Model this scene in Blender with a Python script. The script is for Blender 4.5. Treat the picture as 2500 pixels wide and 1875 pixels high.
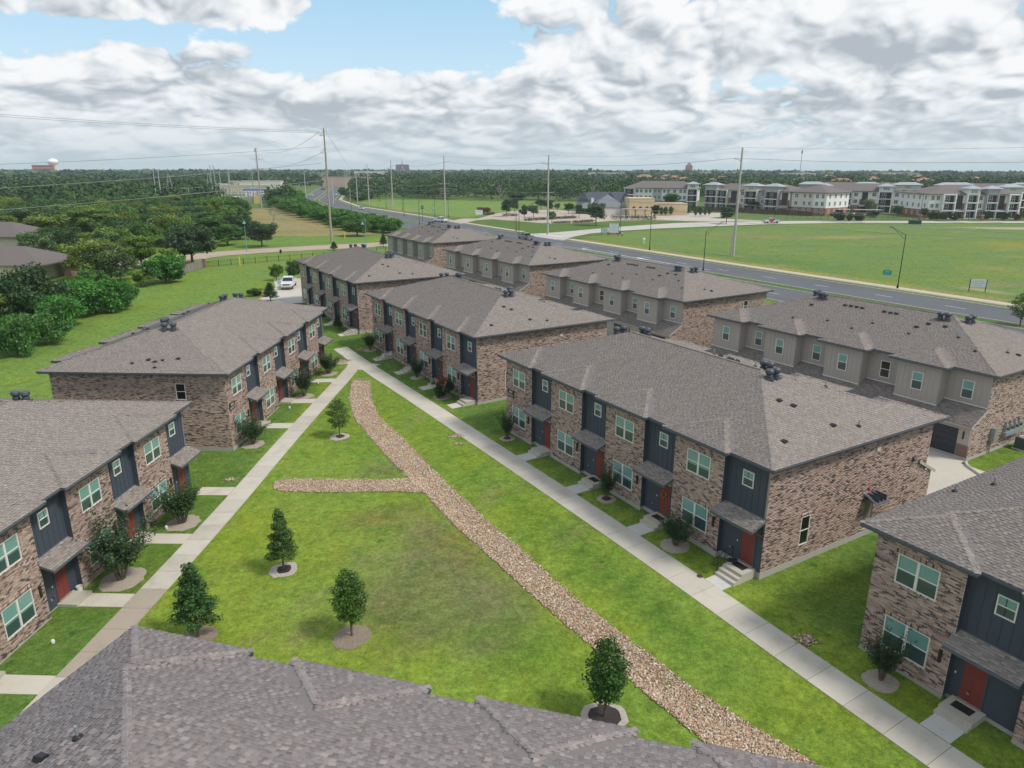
import bpy, math, random
import numpy as np
from mathutils import Vector, Matrix
R = math.radians
rng = np.random.default_rng(7)
random.seed(7)
for o in list(bpy.data.objects): bpy.data.objects.remove(o)
scene = bpy.context.scene
COL = scene.collection

# ------------------------------------------------------------------ camera
cam = bpy.data.cameras.new('camera')
cam.sensor_width = 36.0
cam.lens = 1732.8/2500*36.0
cam.clip_start = 0.5
cam.clip_end = 40000
CAM = bpy.data.objects.new('camera', cam)
COL.objects.link(CAM)
CAMZ = 22.0
PITCH = 0.295815
HAZE_D = 0.00011
CAM.matrix_world = Matrix.Translation((0, 0, CAMZ)) @ Matrix.Rotation(math.pi/2-PITCH, 4, 'X') @ Matrix.Rotation(0.0015, 4, 'Z')
scene.camera = CAM

# ------------------------------------------------------------------ light and exposure
SUN_EL, SUN_AZ = R(52), math.atan2(0.92, -0.40)      # azimuth measured from +Y towards +X
sun = bpy.data.lights.new('sun', 'SUN')
sun.energy = 1.5
sun.angle = R(11)
sun.color = (1.0, 0.95, 0.87)
SUN = bpy.data.objects.new('sun', sun)
COL.objects.link(SUN)
sdir = Vector((math.sin(SUN_AZ)*math.cos(SUN_EL), math.cos(SUN_AZ)*math.cos(SUN_EL), math.sin(SUN_EL)))
SUN.rotation_euler = sdir.to_track_quat('Z', 'Y').to_euler()
vs = scene.view_settings
scene.display_settings.display_device = 'sRGB'
vs.view_transform = 'Standard'
vs.look = 'None'
vs.exposure = 0.95
vs.gamma = 1.0
vs.use_curve_mapping = False
scene.cycles.max_bounces = 5
scene.cycles.diffuse_bounces = 3
scene.cycles.glossy_bounces = 2
scene.cycles.transmission_bounces = 2
scene.cycles.transparent_max_bounces = 4
scene.cycles.volume_bounces = 1
scene.cycles.use_denoising = True

# ------------------------------------------------------------------ node helpers
class NT:
    def __init__(s, tree):
        s.t = tree; s.n = tree.nodes; s.l = tree.links
    def new(s, typ, **kw):
        n = s.n.new(typ)
        for k, v in kw.items(): setattr(n, k, v)
        return n
    def link(s, a, b): s.l.new(a, b)
    def inp(s, sock, v):
        if isinstance(v, bpy.types.NodeSocket): s.l.new(v, sock)
        elif isinstance(v, (tuple, list)) and sock.type == 'RGBA' and len(v) == 3: sock.default_value = (*v, 1)
        else: sock.default_value = v
    def math(s, op, a, b=None, c=None, clamp=False):
        n = s.new('ShaderNodeMath', operation=op); n.use_clamp = clamp
        s.inp(n.inputs[0], a)
        if b is not None: s.inp(n.inputs[1], b)
        if c is not None: s.inp(n.inputs[2], c)
        return n.outputs[0]
    def vmath(s, op, a, b):
        n = s.new('ShaderNodeVectorMath', operation=op)
        s.inp(n.inputs[0], a); s.inp(n.inputs[1], b)
        return n.outputs[0]
    def comb(s, x, y, z):
        n = s.new('ShaderNodeCombineXYZ')
        for i, v in enumerate((x, y, z)): s.inp(n.inputs[i], v)
        return n.outputs[0]
    def sep(s, v):
        n = s.new('ShaderNodeSeparateXYZ'); s.link(v, n.inputs[0]); return n.outputs
    def noise(s, vec, scale, detail=3, rough=.5, dist=0.0):
        n = s.new('ShaderNodeTexNoise'); n.noise_dimensions = '3D'
        if vec is not None: s.link(vec, n.inputs['Vector'])
        n.inputs['Scale'].default_value = scale; n.inputs['Detail'].default_value = detail
        n.inputs['Roughness'].default_value = rough; n.inputs['Distortion'].default_value = dist
        return n.outputs['Fac']
    def ramp(s, fac, stops, interp='LINEAR'):
        n = s.new('ShaderNodeValToRGB'); s.link(fac, n.inputs[0]); cr = n.color_ramp; cr.interpolation = interp
        while len(cr.elements) < len(stops): cr.elements.new(.5)
        for e, (p, c) in zip(cr.elements, stops):
            e.position = p; e.color = (*c, 1) if not isinstance(c, (int, float)) else (c, c, c, 1)
        return n.outputs[0]
    def mix(s, f, a, b, typ='MIX'):
        n = s.new('ShaderNodeMix', data_type='RGBA', blend_type=typ); n.clamp_factor = True
        s.inp(n.inputs[0], f); s.inp(n.inputs[6], a); s.inp(n.inputs[7], b)
        return n.outputs[2]
    def smooth(s, v, lo, hi):
        n = s.new('ShaderNodeMapRange', interpolation_type='SMOOTHSTEP')
        s.inp(n.inputs[0], v); n.inputs[1].default_value = lo; n.inputs[2].default_value = hi
        return n.outputs[0]

def px_azel(px, py):
    X = (px-1250)/1732.8; Y = (937.5-py)/1732.8
    fy = math.cos(PITCH)+Y*math.sin(PITCH); fz = -math.sin(PITCH)+Y*math.cos(PITCH)
    return math.atan2(X, fy), math.atan2(fz, math.hypot(X, fy))

# ------------------------------------------------------------------ sky with broken cumulus cloud
world = bpy.data.worlds.new('World')
scene.world = world
world.use_nodes = True
world.cycles.sampling_method = 'MANUAL'
world.cycles.sample_map_resolution = 512
W = NT(world.node_tree); W.n.clear()
bg = W.new('ShaderNodeBackground'); out = W.new('ShaderNodeOutputWorld')
W.link(bg.outputs[0], out.inputs[0])
SKY_STR = 0.12
bg.inputs[1].default_value = SKY_STR
sky = W.new('ShaderNodeTexSky', sky_type='NISHITA')
sky.sun_disc = False; sky.sun_elevation = SUN_EL; sky.sun_rotation = SUN_AZ
sky.air_density = 1.0; sky.dust_density = 0.6; sky.ozone_density = 1.2
tc = W.new('ShaderNodeTexCoord')
d = W.sep(tc.outputs['Generated'])
az = W.math('ARCTAN2', d[0], d[1])
el = W.math('ARCSINE', d[2])
elp = W.math('MAXIMUM', el, 0.0)
# rows of cloud crowd together towards the horizon
elw = W.math('LOGARITHM', W.math('ADD', elp, 0.05), 2.718)
def cloud_vec(de, daz, seed):
    ew = W.math('LOGARITHM', W.math('ADD', W.math('ADD', elp, de), 0.055), 2.718)
    return W.comb(W.math('MULTIPLY', W.math('ADD', az, daz), 4.0), W.math('MULTIPLY', ew, 1.25), seed)
def cloud_density(de, daz=0.0, octs=5):
    v = cloud_vec(de, daz, 3.7)
    wv = W.new('ShaderNodeTexNoise'); W.link(v, wv.inputs['Vector']); wv.inputs['Scale'].default_value = 2.2; wv.inputs['Detail'].default_value = 2; wv.inputs['Roughness'].default_value = .55
    v2 = W.vmath('ADD', v, W.vmath('MULTIPLY', W.vmath('SUBTRACT', wv.outputs['Color'], (.5, .5, .5)), (.30, .30, .30)))
    tot = W.math('MULTIPLY', W.noise(v, 1.1, 2, .5), .62)
    for sc, am in ((2.4, .42), (5.3, .25), (11.5, .13), (25., .075), (54., .04))[:octs]:
        n = W.math('ABSOLUTE', W.math('SUBTRACT', W.noise(v2, sc, 0), .5))
        tot = W.math('ADD', tot, W.math('MULTIPLY', n, am*2))
    return tot
# where the banks of cloud and the blue gaps lie
bias = 0.0
def blob(px, py, sx, sy, amp):
    a0, e0 = px_azel(px, py)
    a1, e1 = px_azel(px+sx, py); a2, e2 = px_azel(px, py-sy)
    wa = abs(a1-a0); we = abs(e2-e0)
    qa = W.math('DIVIDE', W.math('SUBTRACT', az, a0), wa); qe = W.math('DIVIDE', W.math('SUBTRACT', el, e0), we)
    r2 = W.math('ADD', W.math('MULTIPLY', qa, qa), W.math('MULTIPLY', qe, qe))
    return W.math('MULTIPLY', W.math('EXPONENT', W.math('MULTIPLY', r2, -1.0)), amp)
for b in [(860, 120, 300, 80, -.34), (330, 78, 330, 26, -.30), (1010, 60, 200, 110, -.30), (60, 85, 120, 20, -.18), (690, 150, 90, 60, -.14), (1180, 150, 110, 55, -.20), (1960, 205, 330, 24, -.14), (1860, 190, 140, 30, -.17), (1990, 18, 60, 22, -.16),
          (1850, 110, 560, 95, .20), (2300, 120, 300, 130, .12), (560, 18, 330, 40, .20), (100, 25, 190, 36, .16), (250, 215, 420, 90, .16), (555, 125, 70, 40, .12), (930, 170, 130, 50, .12), (950, 250, 230, 70, .12), (1250, 270, 1400, 70, .10), (1400, 200, 160, 40, .10)]:
    bias = W.math('ADD', bias, blob(*b))
bias = W.math('ADD', bias, W.math('MULTIPLY', W.math('SUBTRACT', 1.0, W.smooth(el, .02, .085)), .16))
dens = W.math('ADD', cloud_density(0.0), bias)
dens_s = W.math('ADD', cloud_density(0.0, 0.0, 3), bias)
dens_up = W.math('ADD', cloud_density(0.026, 0.018, 3), bias)
dens_m = cloud_density(0.0, 0.0, 5)
dens_mu = cloud_density(0.006, 0.006, 5)
cover = W.smooth(dens, .385, .51)
edge = W.math('ADD', W.math('SUBTRACT', dens_s, dens_up), W.math('MULTIPLY', W.math('SUBTRACT', dens_m, dens_mu), .55))
lit = W.math('ADD', W.math('MULTIPLY', edge, 2.5), .63)
thick = W.smooth(dens, .52, .95)
lit = W.math('SUBTRACT', lit, W.math('MULTIPLY', thick, .26), clamp=True)
fl = 1.0/SKY_STR
E0 = 2**-vs.exposure
def cl(c): return tuple(x*fl*E0 for x in c)
ccol = W.ramp(lit, [(0.0, (.46, .51, .565)), (.30, (.60, .65, .70)), (.55, (.76, .80, .84)), (.80, (.89, .915, .935)), (1.0, (.96, .97, .98))])
ccol = W.mix(1.0, ccol, (fl*E0,)*3, 'MULTIPLY')
low = W.smooth(el, .004, .085)
hz = cl((.60, .69, .76))
ccol = W.mix(W.math('MULTIPLY', W.math('SUBTRACT', 1.0, low), .62), ccol, hz)
blue = W.ramp(elp, [(0.0, (.62, .735, .82)), (.08, (.60, .78, .90)), (.20, (.40, .66, .87)), (.6, (.16, .36, .72)), (1, (.12, .28, .62))])
blue = W.mix(1.0, blue, (fl*E0,)*3, 'MULTIPLY')
clear = W.mix(.12, blue, sky.outputs[0])
skyc = W.mix(cover, clear, ccol)
hfade = W.smooth(el, -.004, .012)
skyc = W.mix(hfade, hz, skyc)
W.link(skyc, bg.inputs[0])

# ------------------------------------------------------------------ material helpers
MATS = {}
def mat(name, color=(.5, .5, .5), rough=.8, spec=.3, metal=0.0, attr=None, objcol=False, noise=None, bump=None, build=None):
    if name in MATS: return MATS[name]
    m = bpy.data.materials.new(name); m.use_nodes = True
    T = NT(m.node_tree); b = T.n['Principled BSDF']
    c = color
    if attr:
        a = T.new('ShaderNodeAttribute', attribute_name=attr); c = a.outputs['Color']
    if objcol:
        oi = T.new('ShaderNodeObjectInfo'); c = oi.outputs['Color']
    if noise:
        sc, amt = noise[:2]
        tco = T.new('ShaderNodeTexCoord')
        f = T.noise(tco.outputs['Object'], sc, 5, .6)
        g = T.math('ADD', T.math('MULTIPLY', T.math('SUBTRACT', f, .5), amt*2), 1.0)
        gg = T.new('ShaderNodeCombineColor')
        for i in range(3): T.link(g, gg.inputs[i])
        c = T.mix(1.0, c, gg.outputs[0], 'MULTIPLY')
    T.inp(b.inputs['Base Color'], c)
    b.inputs['Roughness'].default_value = rough
    b.inputs['Specular IOR Level'].default_value = spec
    b.inputs['Metallic'].default_value = metal
    if bump:
        tco = T.new('ShaderNodeTexCoord')
        f = T.noise(tco.outputs['Object'], bump[0], 4, .6)
        bp = T.new('ShaderNodeBump'); bp.inputs['Strength'].default_value = bump[1]; bp.inputs['Distance'].default_value = bump[2]
        T.link(f, bp.inputs['Height']); T.link(bp.outputs[0], b.inputs['Normal'])
    if build: build(T, b)
    MATS[name] = m
    return m

# ------------------------------------------------------------------ mesh helpers
def np_mesh(name, V, F, mats=None, mi=None, fcol=None, smooth=False):
    """V (n,3); F list of arrays (m,k) of equal k, or a single array"""
    V = np.asarray(V, np.float32); 
    Fs = F if isinstance(F, list) else [F]
    me = bpy.data.meshes.new(name)
    me.vertices.add(len(V)); me.vertices.foreach_set('co', V.ravel())
    loops = np.concatenate([np.asarray(f, np.int32).ravel() for f in Fs])
    tot = np.concatenate([np.full(len(f), f.shape[1], np.int32) for f in Fs])
    me.loops.add(len(loops)); me.loops.foreach_set('vertex_index', loops)
    st = np.concatenate([[0], np.cumsum(tot)[:-1]]).astype(np.int32)
    me.polygons.add(len(tot)); me.polygons.foreach_set('loop_start', st); me.polygons.foreach_set('loop_total', tot)
    if mats:
        for m in (mats if isinstance(mats, (list, tuple)) else [mats]): me.materials.append(m)
    if mi is not None: me.polygons.foreach_set('material_index', np.asarray(mi, np.int32))
    if smooth: me.polygons.foreach_set('use_smooth', np.ones(len(tot), bool))
    me.update(calc_edges=True)
    if fcol is not None:
        a = me.attributes.new('col', 'FLOAT_COLOR', 'FACE')
        c = np.ones((len(tot), 4), np.float32); c[:, :3] = fcol
        a.data.foreach_set('color', c.ravel())
    return me

class MB:
    def __init__(s): s.v = []; s.f = []; s.m = []
    def add(s, vs, fs, m=0):
        o = len(s.v); s.v += [tuple(p) for p in vs]
        for f in fs: s.f.append(tuple(i+o for i in f)); s.m.append(m)
        return s
    def box(s, x0, y0, z0, x1, y1, z1, m=0):
        return s.add([(x0, y0, z0), (x1, y0, z0), (x1, y1, z0), (x0, y1, z0), (x0, y0, z1), (x1, y0, z1), (x1, y1, z1), (x0, y1, z1)],
              [(0, 3, 2, 1), (4, 5, 6, 7), (0, 1, 5, 4), (1, 2, 6, 5), (2, 3, 7, 6), (3, 0, 4, 7)], m)
    def prism(s, poly, z0, z1, m=0):
        n = len(poly)
        return s.add([(x, y, z0) for x, y in poly]+[(x, y, z1) for x, y in poly],
              [tuple(range(n))[::-1], tuple(range(n, 2*n))]+[(i, (i+1) % n, n+(i+1) % n, n+i) for i in range(n)], m)
    def hexa(s, p, m=0):
        return s.add(p, [(0, 3, 2, 1), (4, 5, 6, 7), (0, 1, 5, 4), (1, 2, 6, 5), (2, 3, 7, 6), (3, 0, 4, 7)], m)
    def tube(s, p, q, r0, r1=None, n=8, m=0, cap=True):
        r1 = r0 if r1 is None else r1
        p, q = Vector(p), Vector(q); d = (q-p)
        if d.length < 1e-6: return s
        d.normalize(); a = d.orthogonal().normalized(); b = d.cross(a)
        A = [p+(a*math.cos(t)+b*math.sin(t))*r0 for t in [2*math.pi*i/n for i in range(n)]]
        B = [q+(a*math.cos(t)+b*math.sin(t))*r1 for t in [2*math.pi*i/n for i in range(n)]]
        fs = [(i, (i+1) % n, n+(i+1) % n, n+i) for i in range(n)]
        if cap: fs += [tuple(range(n))[::-1], tuple(range(n, 2*n))]
        return s.add(A+B, fs, m)
    def path(s, pts, r, n=6, m=0):
        for a, b in zip(pts[:-1], pts[1:]): s.tube(a, b, r, r, n, m)
        return s
    def lathe(s, prof, cx=0, cy=0, n=14, m=0):
        vs = []; fs = []
        for r, z in prof: vs += [(cx+r*math.cos(2*math.pi*i/n), cy+r*math.sin(2*math.pi*i/n), z) for i in range(n)]
        for j in range(len(prof)-1):
            for i in range(n): fs.append((j*n+i, j*n+(i+1) % n, (j+1)*n+(i+1) % n, (j+1)*n+i))
        fs.append(tuple(range(n))[::-1]); k = (len(prof)-1)*n; fs.append(tuple(range(k, k+n)))
        return s.add(vs, fs, m)
    def mesh(s, name, mats, smooth=False):
        me = bpy.data.meshes.new(name); me.from_pydata(s.v, [], s.f)
        for m in (mats if isinstance(mats, (list, tuple)) else [mats]): me.materials.append(m)
        me.polygons.foreach_set('material_index', s.m)
        if smooth: me.polygons.foreach_set('use_smooth', [True]*len(s.f))
        me.update(); return me

def ob(name, mesh, parent=None, loc=(0, 0, 0), rz=0.0, kind=None, label=None, cat=None, group=None, scale=None, color=None, rot=None):
    o = bpy.data.objects.new(name, mesh); COL.objects.link(o)
    o.location = loc
    o.rotation_euler = rot if rot else (0, 0, rz)
    if scale is not None: o.scale = scale if isinstance(scale, (tuple, list)) else (scale,)*3
    if parent is not None: o.parent = parent
    if kind: o['kind'] = kind
    if label: o['label'] = label
    if cat: o['category'] = cat
    if group: o['group'] = group
    if color is not None: o.color = (*color, 1)
    return o
def thing(name, label, cat, loc=(0, 0, 0), rz=0.0, group=None):
    return ob(name, None, None, loc, rz, None, label, cat, group)

# ------------------------------------------------------------------ where the townhouse blocks stand: x, y, rotation, ground level
POSE = {'B1': (16.7784, 29.0738, -1.0293, -.1899), 'B2': (-.4466, 57.6897, -1.0299, .3019), 'B3': (-17.4787, 87.501, -1.0308, .3775), 'B4': (-34.644, 116.2182, -1.0319, .8683),
        'L1': (-25.2274, 22.093, 1.5221, -1.2374), 'L2': (-23.1832, 54.935, 1.5276, -.469), 'G1': (49.0283, 59.3804, 2.1237, .412), 'G2': (32.5936, 90.2666, 2.1255, .4208),
        'G3': (15.1835, 119.9445, 2.1249, .6864), 'G4': (-2.523, 144.9814, 2.1224, 1.5893), 'N': (-13.6563, 21.9443, -.2766, -1.0327)}
LB, SP, BW, RC, DR, DB, DG, HE, HW, OH, WB = 27.054, 6.741, 3.936, .339, 14.599, 15.63, 16.35, 6.692, 6.2, .589, 3.549
def w_of(n, u, v):
    x, y, t, z = POSE[n]
    if n == 'N': v = -v
    return x+u*math.cos(t)-v*math.sin(t), y+u*math.sin(t)+v*math.cos(t)
HP = []
for n in POSE:
    for u in (3, LB/2, LB-3):
        for v in (2, 13): HP.append((*w_of(n, u, v), POSE[n][3]))
HP += [(-120, 60, 0.0), (-120, 130, .7), (-60, 170, 1.1), (0, 210, 1.2), (100, 150, .8), (120, 80, .7), (90, 20, .2), (-80, 0, -.8), (60, -30, -.5), (-40, -40, -1.1), (10, -40, -.8), (200, 250, 1.2), (-200, 250, 1.2), (0, 350, 1.2), (300, 100, 1.0), (-250, 80, .8)]
HP = np.array(HP)
ROCK_L = [(-17.29, 73.94), (-16.33, 67.97), (-14.48, 61.87), (-11.65, 56.22), (-8.95, 51.09), (-7.47, 48.52), (-6.14, 46.3), (-5.25, 44.42), (-3.36, 41.01), (-1.71, 38.43), (-.04, 35.73), (1.37, 33.49), (4.27, 29.15), (5.77, 26.98), (6.72, 25.66), (8.25, 23.55), (9.31, 22.12), (14.5, 15.5), (19, 10)]
ROCK_R = [(-15.44, 73.44), (-14.26, 67.69), (-12.43, 62.02), (-9.93, 57.43), (-7.36, 52.42), (-5.89, 49.57), (-5.31, 48.43), (-4.41, 46.7), (-1.85, 42.14), (.25, 38.66), (1.98, 35.62), (3.33, 33.39), (5.59, 30.21), (8.02, 26.74), (10.02, 24.48), (12.01, 22.37), (12.76, 21.63), (17.6, 16.2), (22, 11)]
ROCK_C = [((a[0]+b[0])/2, (a[1]+b[1])/2) for a, b in zip(ROCK_L, ROCK_R)]
def seg_dist(x, y, line):
    d = np.full(np.shape(x), 1e9)
    for (ax, ay), (bx, by) in zip(line[:-1], line[1:]):
        t = np.clip(((x-ax)*(bx-ax)+(y-ay)*(by-ay))/((bx-ax)**2+(by-ay)**2), 0, 1)
        d = np.minimum(d, np.hypot(x-ax-t*(bx-ax), y-ay-t*(by-ay)))
    return d
def height(x, y):
    x = np.asarray(x, float); y = np.asarray(y, float); sh = x.shape
    x = np.atleast_1d(x).ravel(); y = np.atleast_1d(y).ravel()
    z = np.empty_like(x)
    for i in range(0, len(x), 20000):
        a, b = x[i:i+20000, None], y[i:i+20000, None]
        w = 1/((a-HP[:, 0])**2+(b-HP[:, 1])**2+144.)**2
        z[i:i+20000] = (w*HP[:, 2]).sum(1)/w.sum(1)
    r = np.hypot(x, y); k = np.clip((r-220)/150, 0, 1); k = k*k*(3-2*k)
    z = z*(1-k)+1.2*k
    k = np.clip((r-900)/5000, 0, 1); z = z-13*k*k*(3-2*k)
    near = (np.abs(x) < 40) & (y < 90)
    if near.any():
        dd = seg_dist(x[near], y[near], ROCK_C); z[near] -= .16*np.exp(-(dd/1.7)**2)
    return z.reshape(sh) if sh else float(z[0])
def H(x, y): return float(height(np.float64(x), np.float64(y)))
# ------------------------------------------------------------------ materials
def _grass(T, b):
    tc = T.new('ShaderNodeTexCoord'); P = tc.outputs['Object']
    a = T.new('ShaderNodeAttribute', attribute_name='gcol')
    n1 = T.noise(P, .09, 4, .6); n2 = T.noise(P, .55, 5, .62); n3 = T.noise(P, 4.5, 4, .7); n4 = T.noise(P, 17, 4, .8)
    c = a.outputs['Color']
    # patchy turf: yellower and thinner here, deep green there
    c = T.mix(T.smooth(n1, .42, .68), c, T.mix(1.0, c, (1.18, 1.06, .75), 'MULTIPLY'))
    c = T.mix(T.math('MULTIPLY', T.smooth(n2, .50, .72), .75), c, T.mix(1.0, c, (.60, .80, .62), 'MULTIPLY'))
    c = T.mix(T.math('MULTIPLY', T.smooth(T.noise(P, .34, 5, .7, .6), .56, .70), .5), c, T.mix(1.0, c, (1.35, 1.02, .85), 'MULTIPLY'))
    k = T.math('ADD', T.math('MULTIPLY', T.smooth(n3, .25, .75), .52), .72)
    k = T.math('MULTIPLY', k, T.math('ADD', T.math('MULTIPLY', T.smooth(n4, .28, .72), .70), .62))
    k = T.math('MULTIPLY', k, T.math('ADD', T.math('MULTIPLY', T.smooth(T.noise(P, 1.7, 4, .65), .3, .7), .36), .80))
    kk = T.new('ShaderNodeCombineColor')
    for i in range(3): T.link(k, kk.inputs[i])
    c = T.mix(1.0, c, kk.outputs[0], 'MULTIPLY')
    bare = T.math('MULTIPLY', T.smooth(T.math('ADD', T.noise(P, .16, 5, .7, .8), T.math('MULTIPLY', n3, .12)), .66, .78), .6)
    c = T.mix(bare, c, (.235, .195, .105))
    weed = T.math('MULTIPLY', T.smooth(T.noise(P, .8, 6, .75, .4), .57, .68), .45)
    c = T.mix(weed, c, T.mix(1.0, c, (.52, .74, .70), 'MULTIPLY'))
    vo = T.new('ShaderNodeTexVoronoi', feature='F1'); T.link(P, vo.inputs['Vector']); vo.inputs['Scale'].default_value = .62; vo.inputs['Randomness'].default_value = 1
    tuft = T.math('SUBTRACT', 1.0, T.smooth(T.math('ADD', vo.outputs['Distance'], T.math('MULTIPLY', n3, .35)), .20, .38))
    sel = T.sep(vo.outputs['Color'])[0]
    tuft = T.math('MULTIPLY', tuft, T.math('MULTIPLY', T.math('GREATER_THAN', sel, .80), .7))
    c = T.mix(tuft, c, (.028, .095, .018))
    T.link(c, b.inputs['Base Color'])
    bp = T.new('ShaderNodeBump'); bp.inputs['Strength'].default_value = .6; bp.inputs['Distance'].default_value = .06
    T.link(T.math('ADD', n4, n3), bp.inputs['Height']); T.link(bp.outputs[0], b.inputs['Normal'])
M_GRASS = mat('grass', rough=.95, spec=.1, build=_grass)
def _concrete(T, b):
    tc = T.new('ShaderNodeTexCoord'); P = tc.outputs['Object']; oi = T.new('ShaderNodeObjectInfo')
    c = oi.outputs['Color']
    n1 = T.noise(P, .7, 6, .65); n2 = T.noise(P, 9, 4, .7)
    c = T.mix(T.math('MULTIPLY', T.smooth(n1, .48, .75), .45), c, T.mix(1.0, c, (.66, .60, .53), 'MULTIPLY'))
    c = T.mix(T.math('MULTIPLY', T.smooth(n2, .45, .8), .35), c, T.mix(1.0, c, (.8, .78, .75), 'MULTIPLY'))
    T.link(c, b.inputs['Base Color'])
M_CONC = mat('concrete', rough=.9, spec=.2, build=_concrete)
def _road(T, b):
    tc = T.new('ShaderNodeTexCoord'); P = tc.outputs['Object']; oi = T.new('ShaderNodeObjectInfo')
    c = oi.outputs['Color']
    n1 = T.noise(P, .12, 5, .6); n2 = T.noise(P, 3, 4, .7)
    c = T.mix(T.math('MULTIPLY', T.smooth(n1, .4, .7), .4), c, T.mix(1.0, c, (.75, .74, .73), 'MULTIPLY'))
    c = T.mix(T.math('MULTIPLY', n2, .4), c, T.mix(1.0, c, (1.25, 1.25, 1.22), 'MULTIPLY'))
    T.link(c, b.inputs['Base Color'])
M_ROAD = mat('road_surface', rough=.9, spec=.2, build=_road)
M_PAINT = mat('road_paint', (.72, .72, .70), .7, noise=(6, .12))
M_STONE = mat('river_stone', attr='col', rough=.75, noise=(40, .15))
M_DIRT = mat('dirt', (.34, .25, .165), .95, noise=(5, .3))
M_MULCH = mat('mulch', objcol=True, rough=.95, noise=(9, .4), bump=(18, .9, .06))
M_BRICK = mat('brick', attr='col', rough=.85, spec=.2, noise=(14, .14))
M_BRICK1 = mat('brick_single', objcol=True, rough=.85, spec=.2, noise=(14, .14))
M_MORTAR = mat('mortar', (.60, .54, .465), .95, noise=(6, .1))
M_SHING = mat('shingle', attr='col', rough=.92, spec=.15, noise=(30, .12))
M_SHING1 = mat('shingle_single', objcol=True, rough=.92, spec=.15, noise=(30, .12))
M_DECK = mat('roof_deck', (.19, .172, .16), .95, noise=(9, .15))
M_FASC = mat('slate_trim', (.098, .118, .150), .6, noise=(3, .08))
M_BLUE = mat('slate_siding', (.060, .074, .098), .65, noise=(4, .10))
M_TAUPE = mat('taupe_siding', (.36, .335, .305), .75, noise=(3, .07))
M_TAUPE2 = mat('taupe_trim', (.40, .375, .335), .75, noise=(3, .05))
M_WHITE = mat('white_trim', (.70, .69, .65), .55, noise=(5, .05))
M_RED = mat('red_door', (.205, .050, .042), .5, noise=(3, .06))
M_METAL = mat('dark_metal', (.045, .047, .052), .45, .5, .6)
M_BLACK = mat('black_paint', (.016, .017, .020), .5, .4)
M_GALV = mat('galvanised', (.36, .38, .39), .45, .5, .5, noise=(3, .12))
M_VENT = mat('vent_metal', (.085, .098, .118), .5, .5, .4, noise=(9, .15))
M_GARAGE = mat('garage_panel', (.035, .040, .052), .5, noise=(2, .06))
def _glass(T, b):
    b.inputs['Coat Weight'].default_value = .6; b.inputs['Coat Roughness'].default_value = .03
M_PANE_UP = mat('blind_behind_glass', (.165, .345, .315), .25, .5, build=_glass, noise=(.6, .22))
M_PANE_LO = mat('screened_glass', (.036, .078, .080), .3, .5, build=_glass, noise=(.9, .35))
M_PANE_DK = mat('dark_glass', (.008, .011, .012), .12, .5, build=_glass)
M_CGLASS = mat('car_glass', (.012, .016, .020), .08, .6, build=_glass)
M_CAR = mat('car_paint', objcol=True, rough=.3, spec=.5, build=_glass)
M_TYRE = mat('tyre', (.014, .014, .014), .85)
M_CHROME = mat('chrome', (.5, .5, .5), .2, .5, .9)
M_OBJ = mat('plain_paint', objcol=True, rough=.7, noise=(2, .07))
M_WOOD = mat('weathered_wood', objcol=True, rough=.9, noise=(5, .2))
def _leaf(T, b):
    T.n.remove(b); o = T.n['Material Output']
    oi = T.new('ShaderNodeObjectInfo'); a = T.new('ShaderNodeAttribute', attribute_name='col')
    c = T.mix(1.0, oi.outputs['Color'], a.outputs['Color'], 'MULTIPLY')
    df = T.new('ShaderNodeBsdfDiffuse'); tr = T.new('ShaderNodeBsdfTranslucent'); gl = T.new('ShaderNodeBsdfGlossy')
    T.link(c, df.inputs[0]); T.link(T.mix(1.0, c, (1.25, 1.3, .6), 'MULTIPLY'), tr.inputs[0]); gl.inputs['Roughness'].default_value = .5
    gl.inputs['Color'].default_value = (.5, .5, .5, 1)
    m1 = T.new('ShaderNodeMixShader'); m1.inputs[0].default_value = .26; T.link(df.outputs[0], m1.inputs[1]); T.link(tr.outputs[0], m1.inputs[2])
    m2 = T.new('ShaderNodeMixShader'); m2.inputs[0].default_value = .05; T.link(m1.outputs[0], m2.inputs[1]); T.link(gl.outputs[0], m2.inputs[2])
    T.link(m2.outputs[0], o.inputs[0])
M_LEAF = mat('leaf', build=_leaf)
M_BARK = mat('bark', (.135, .105, .082), .9, noise=(12, .3))
M_WOODS = mat('woods_leaf', attr='col', rough=.9, spec=.1)
M_TEAL = mat('teal_paint', (.15, .36, .42), .45, noise=(3, .08))
M_POLE = mat('pole_wood', objcol=True, rough=.9, noise=(1.2, .22))
M_WIRE = mat('wire', (.30, .31, .31), .5, .5, .5)
M_TEXT = mat('lettering', objcol=True, rough=.7)

# ------------------------------------------------------------------ road geometry in its own frame (w across, t along)
RW = np.array([.848, .53]); RT = np.array([-.53, .848])
_DT = np.array([[-400, 0], [170, 0], [222, 4], [257, 6], [290, 8], [326, 10], [390, 13], [437, 23], [480, 33], [525, 50], [594, 76], [650, 96], [730, 124], [820, 158], [873, 177], [1000, 215], [1300, 300], [1800, 420]])
def delta(t): return np.interp(t, _DT[:, 0], _DT[:, 1])
def rw(w, t):
    w = w+delta(t)
    return w*RW[0]+t*RT[0], w*RW[1]+t*RT[1]
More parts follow.
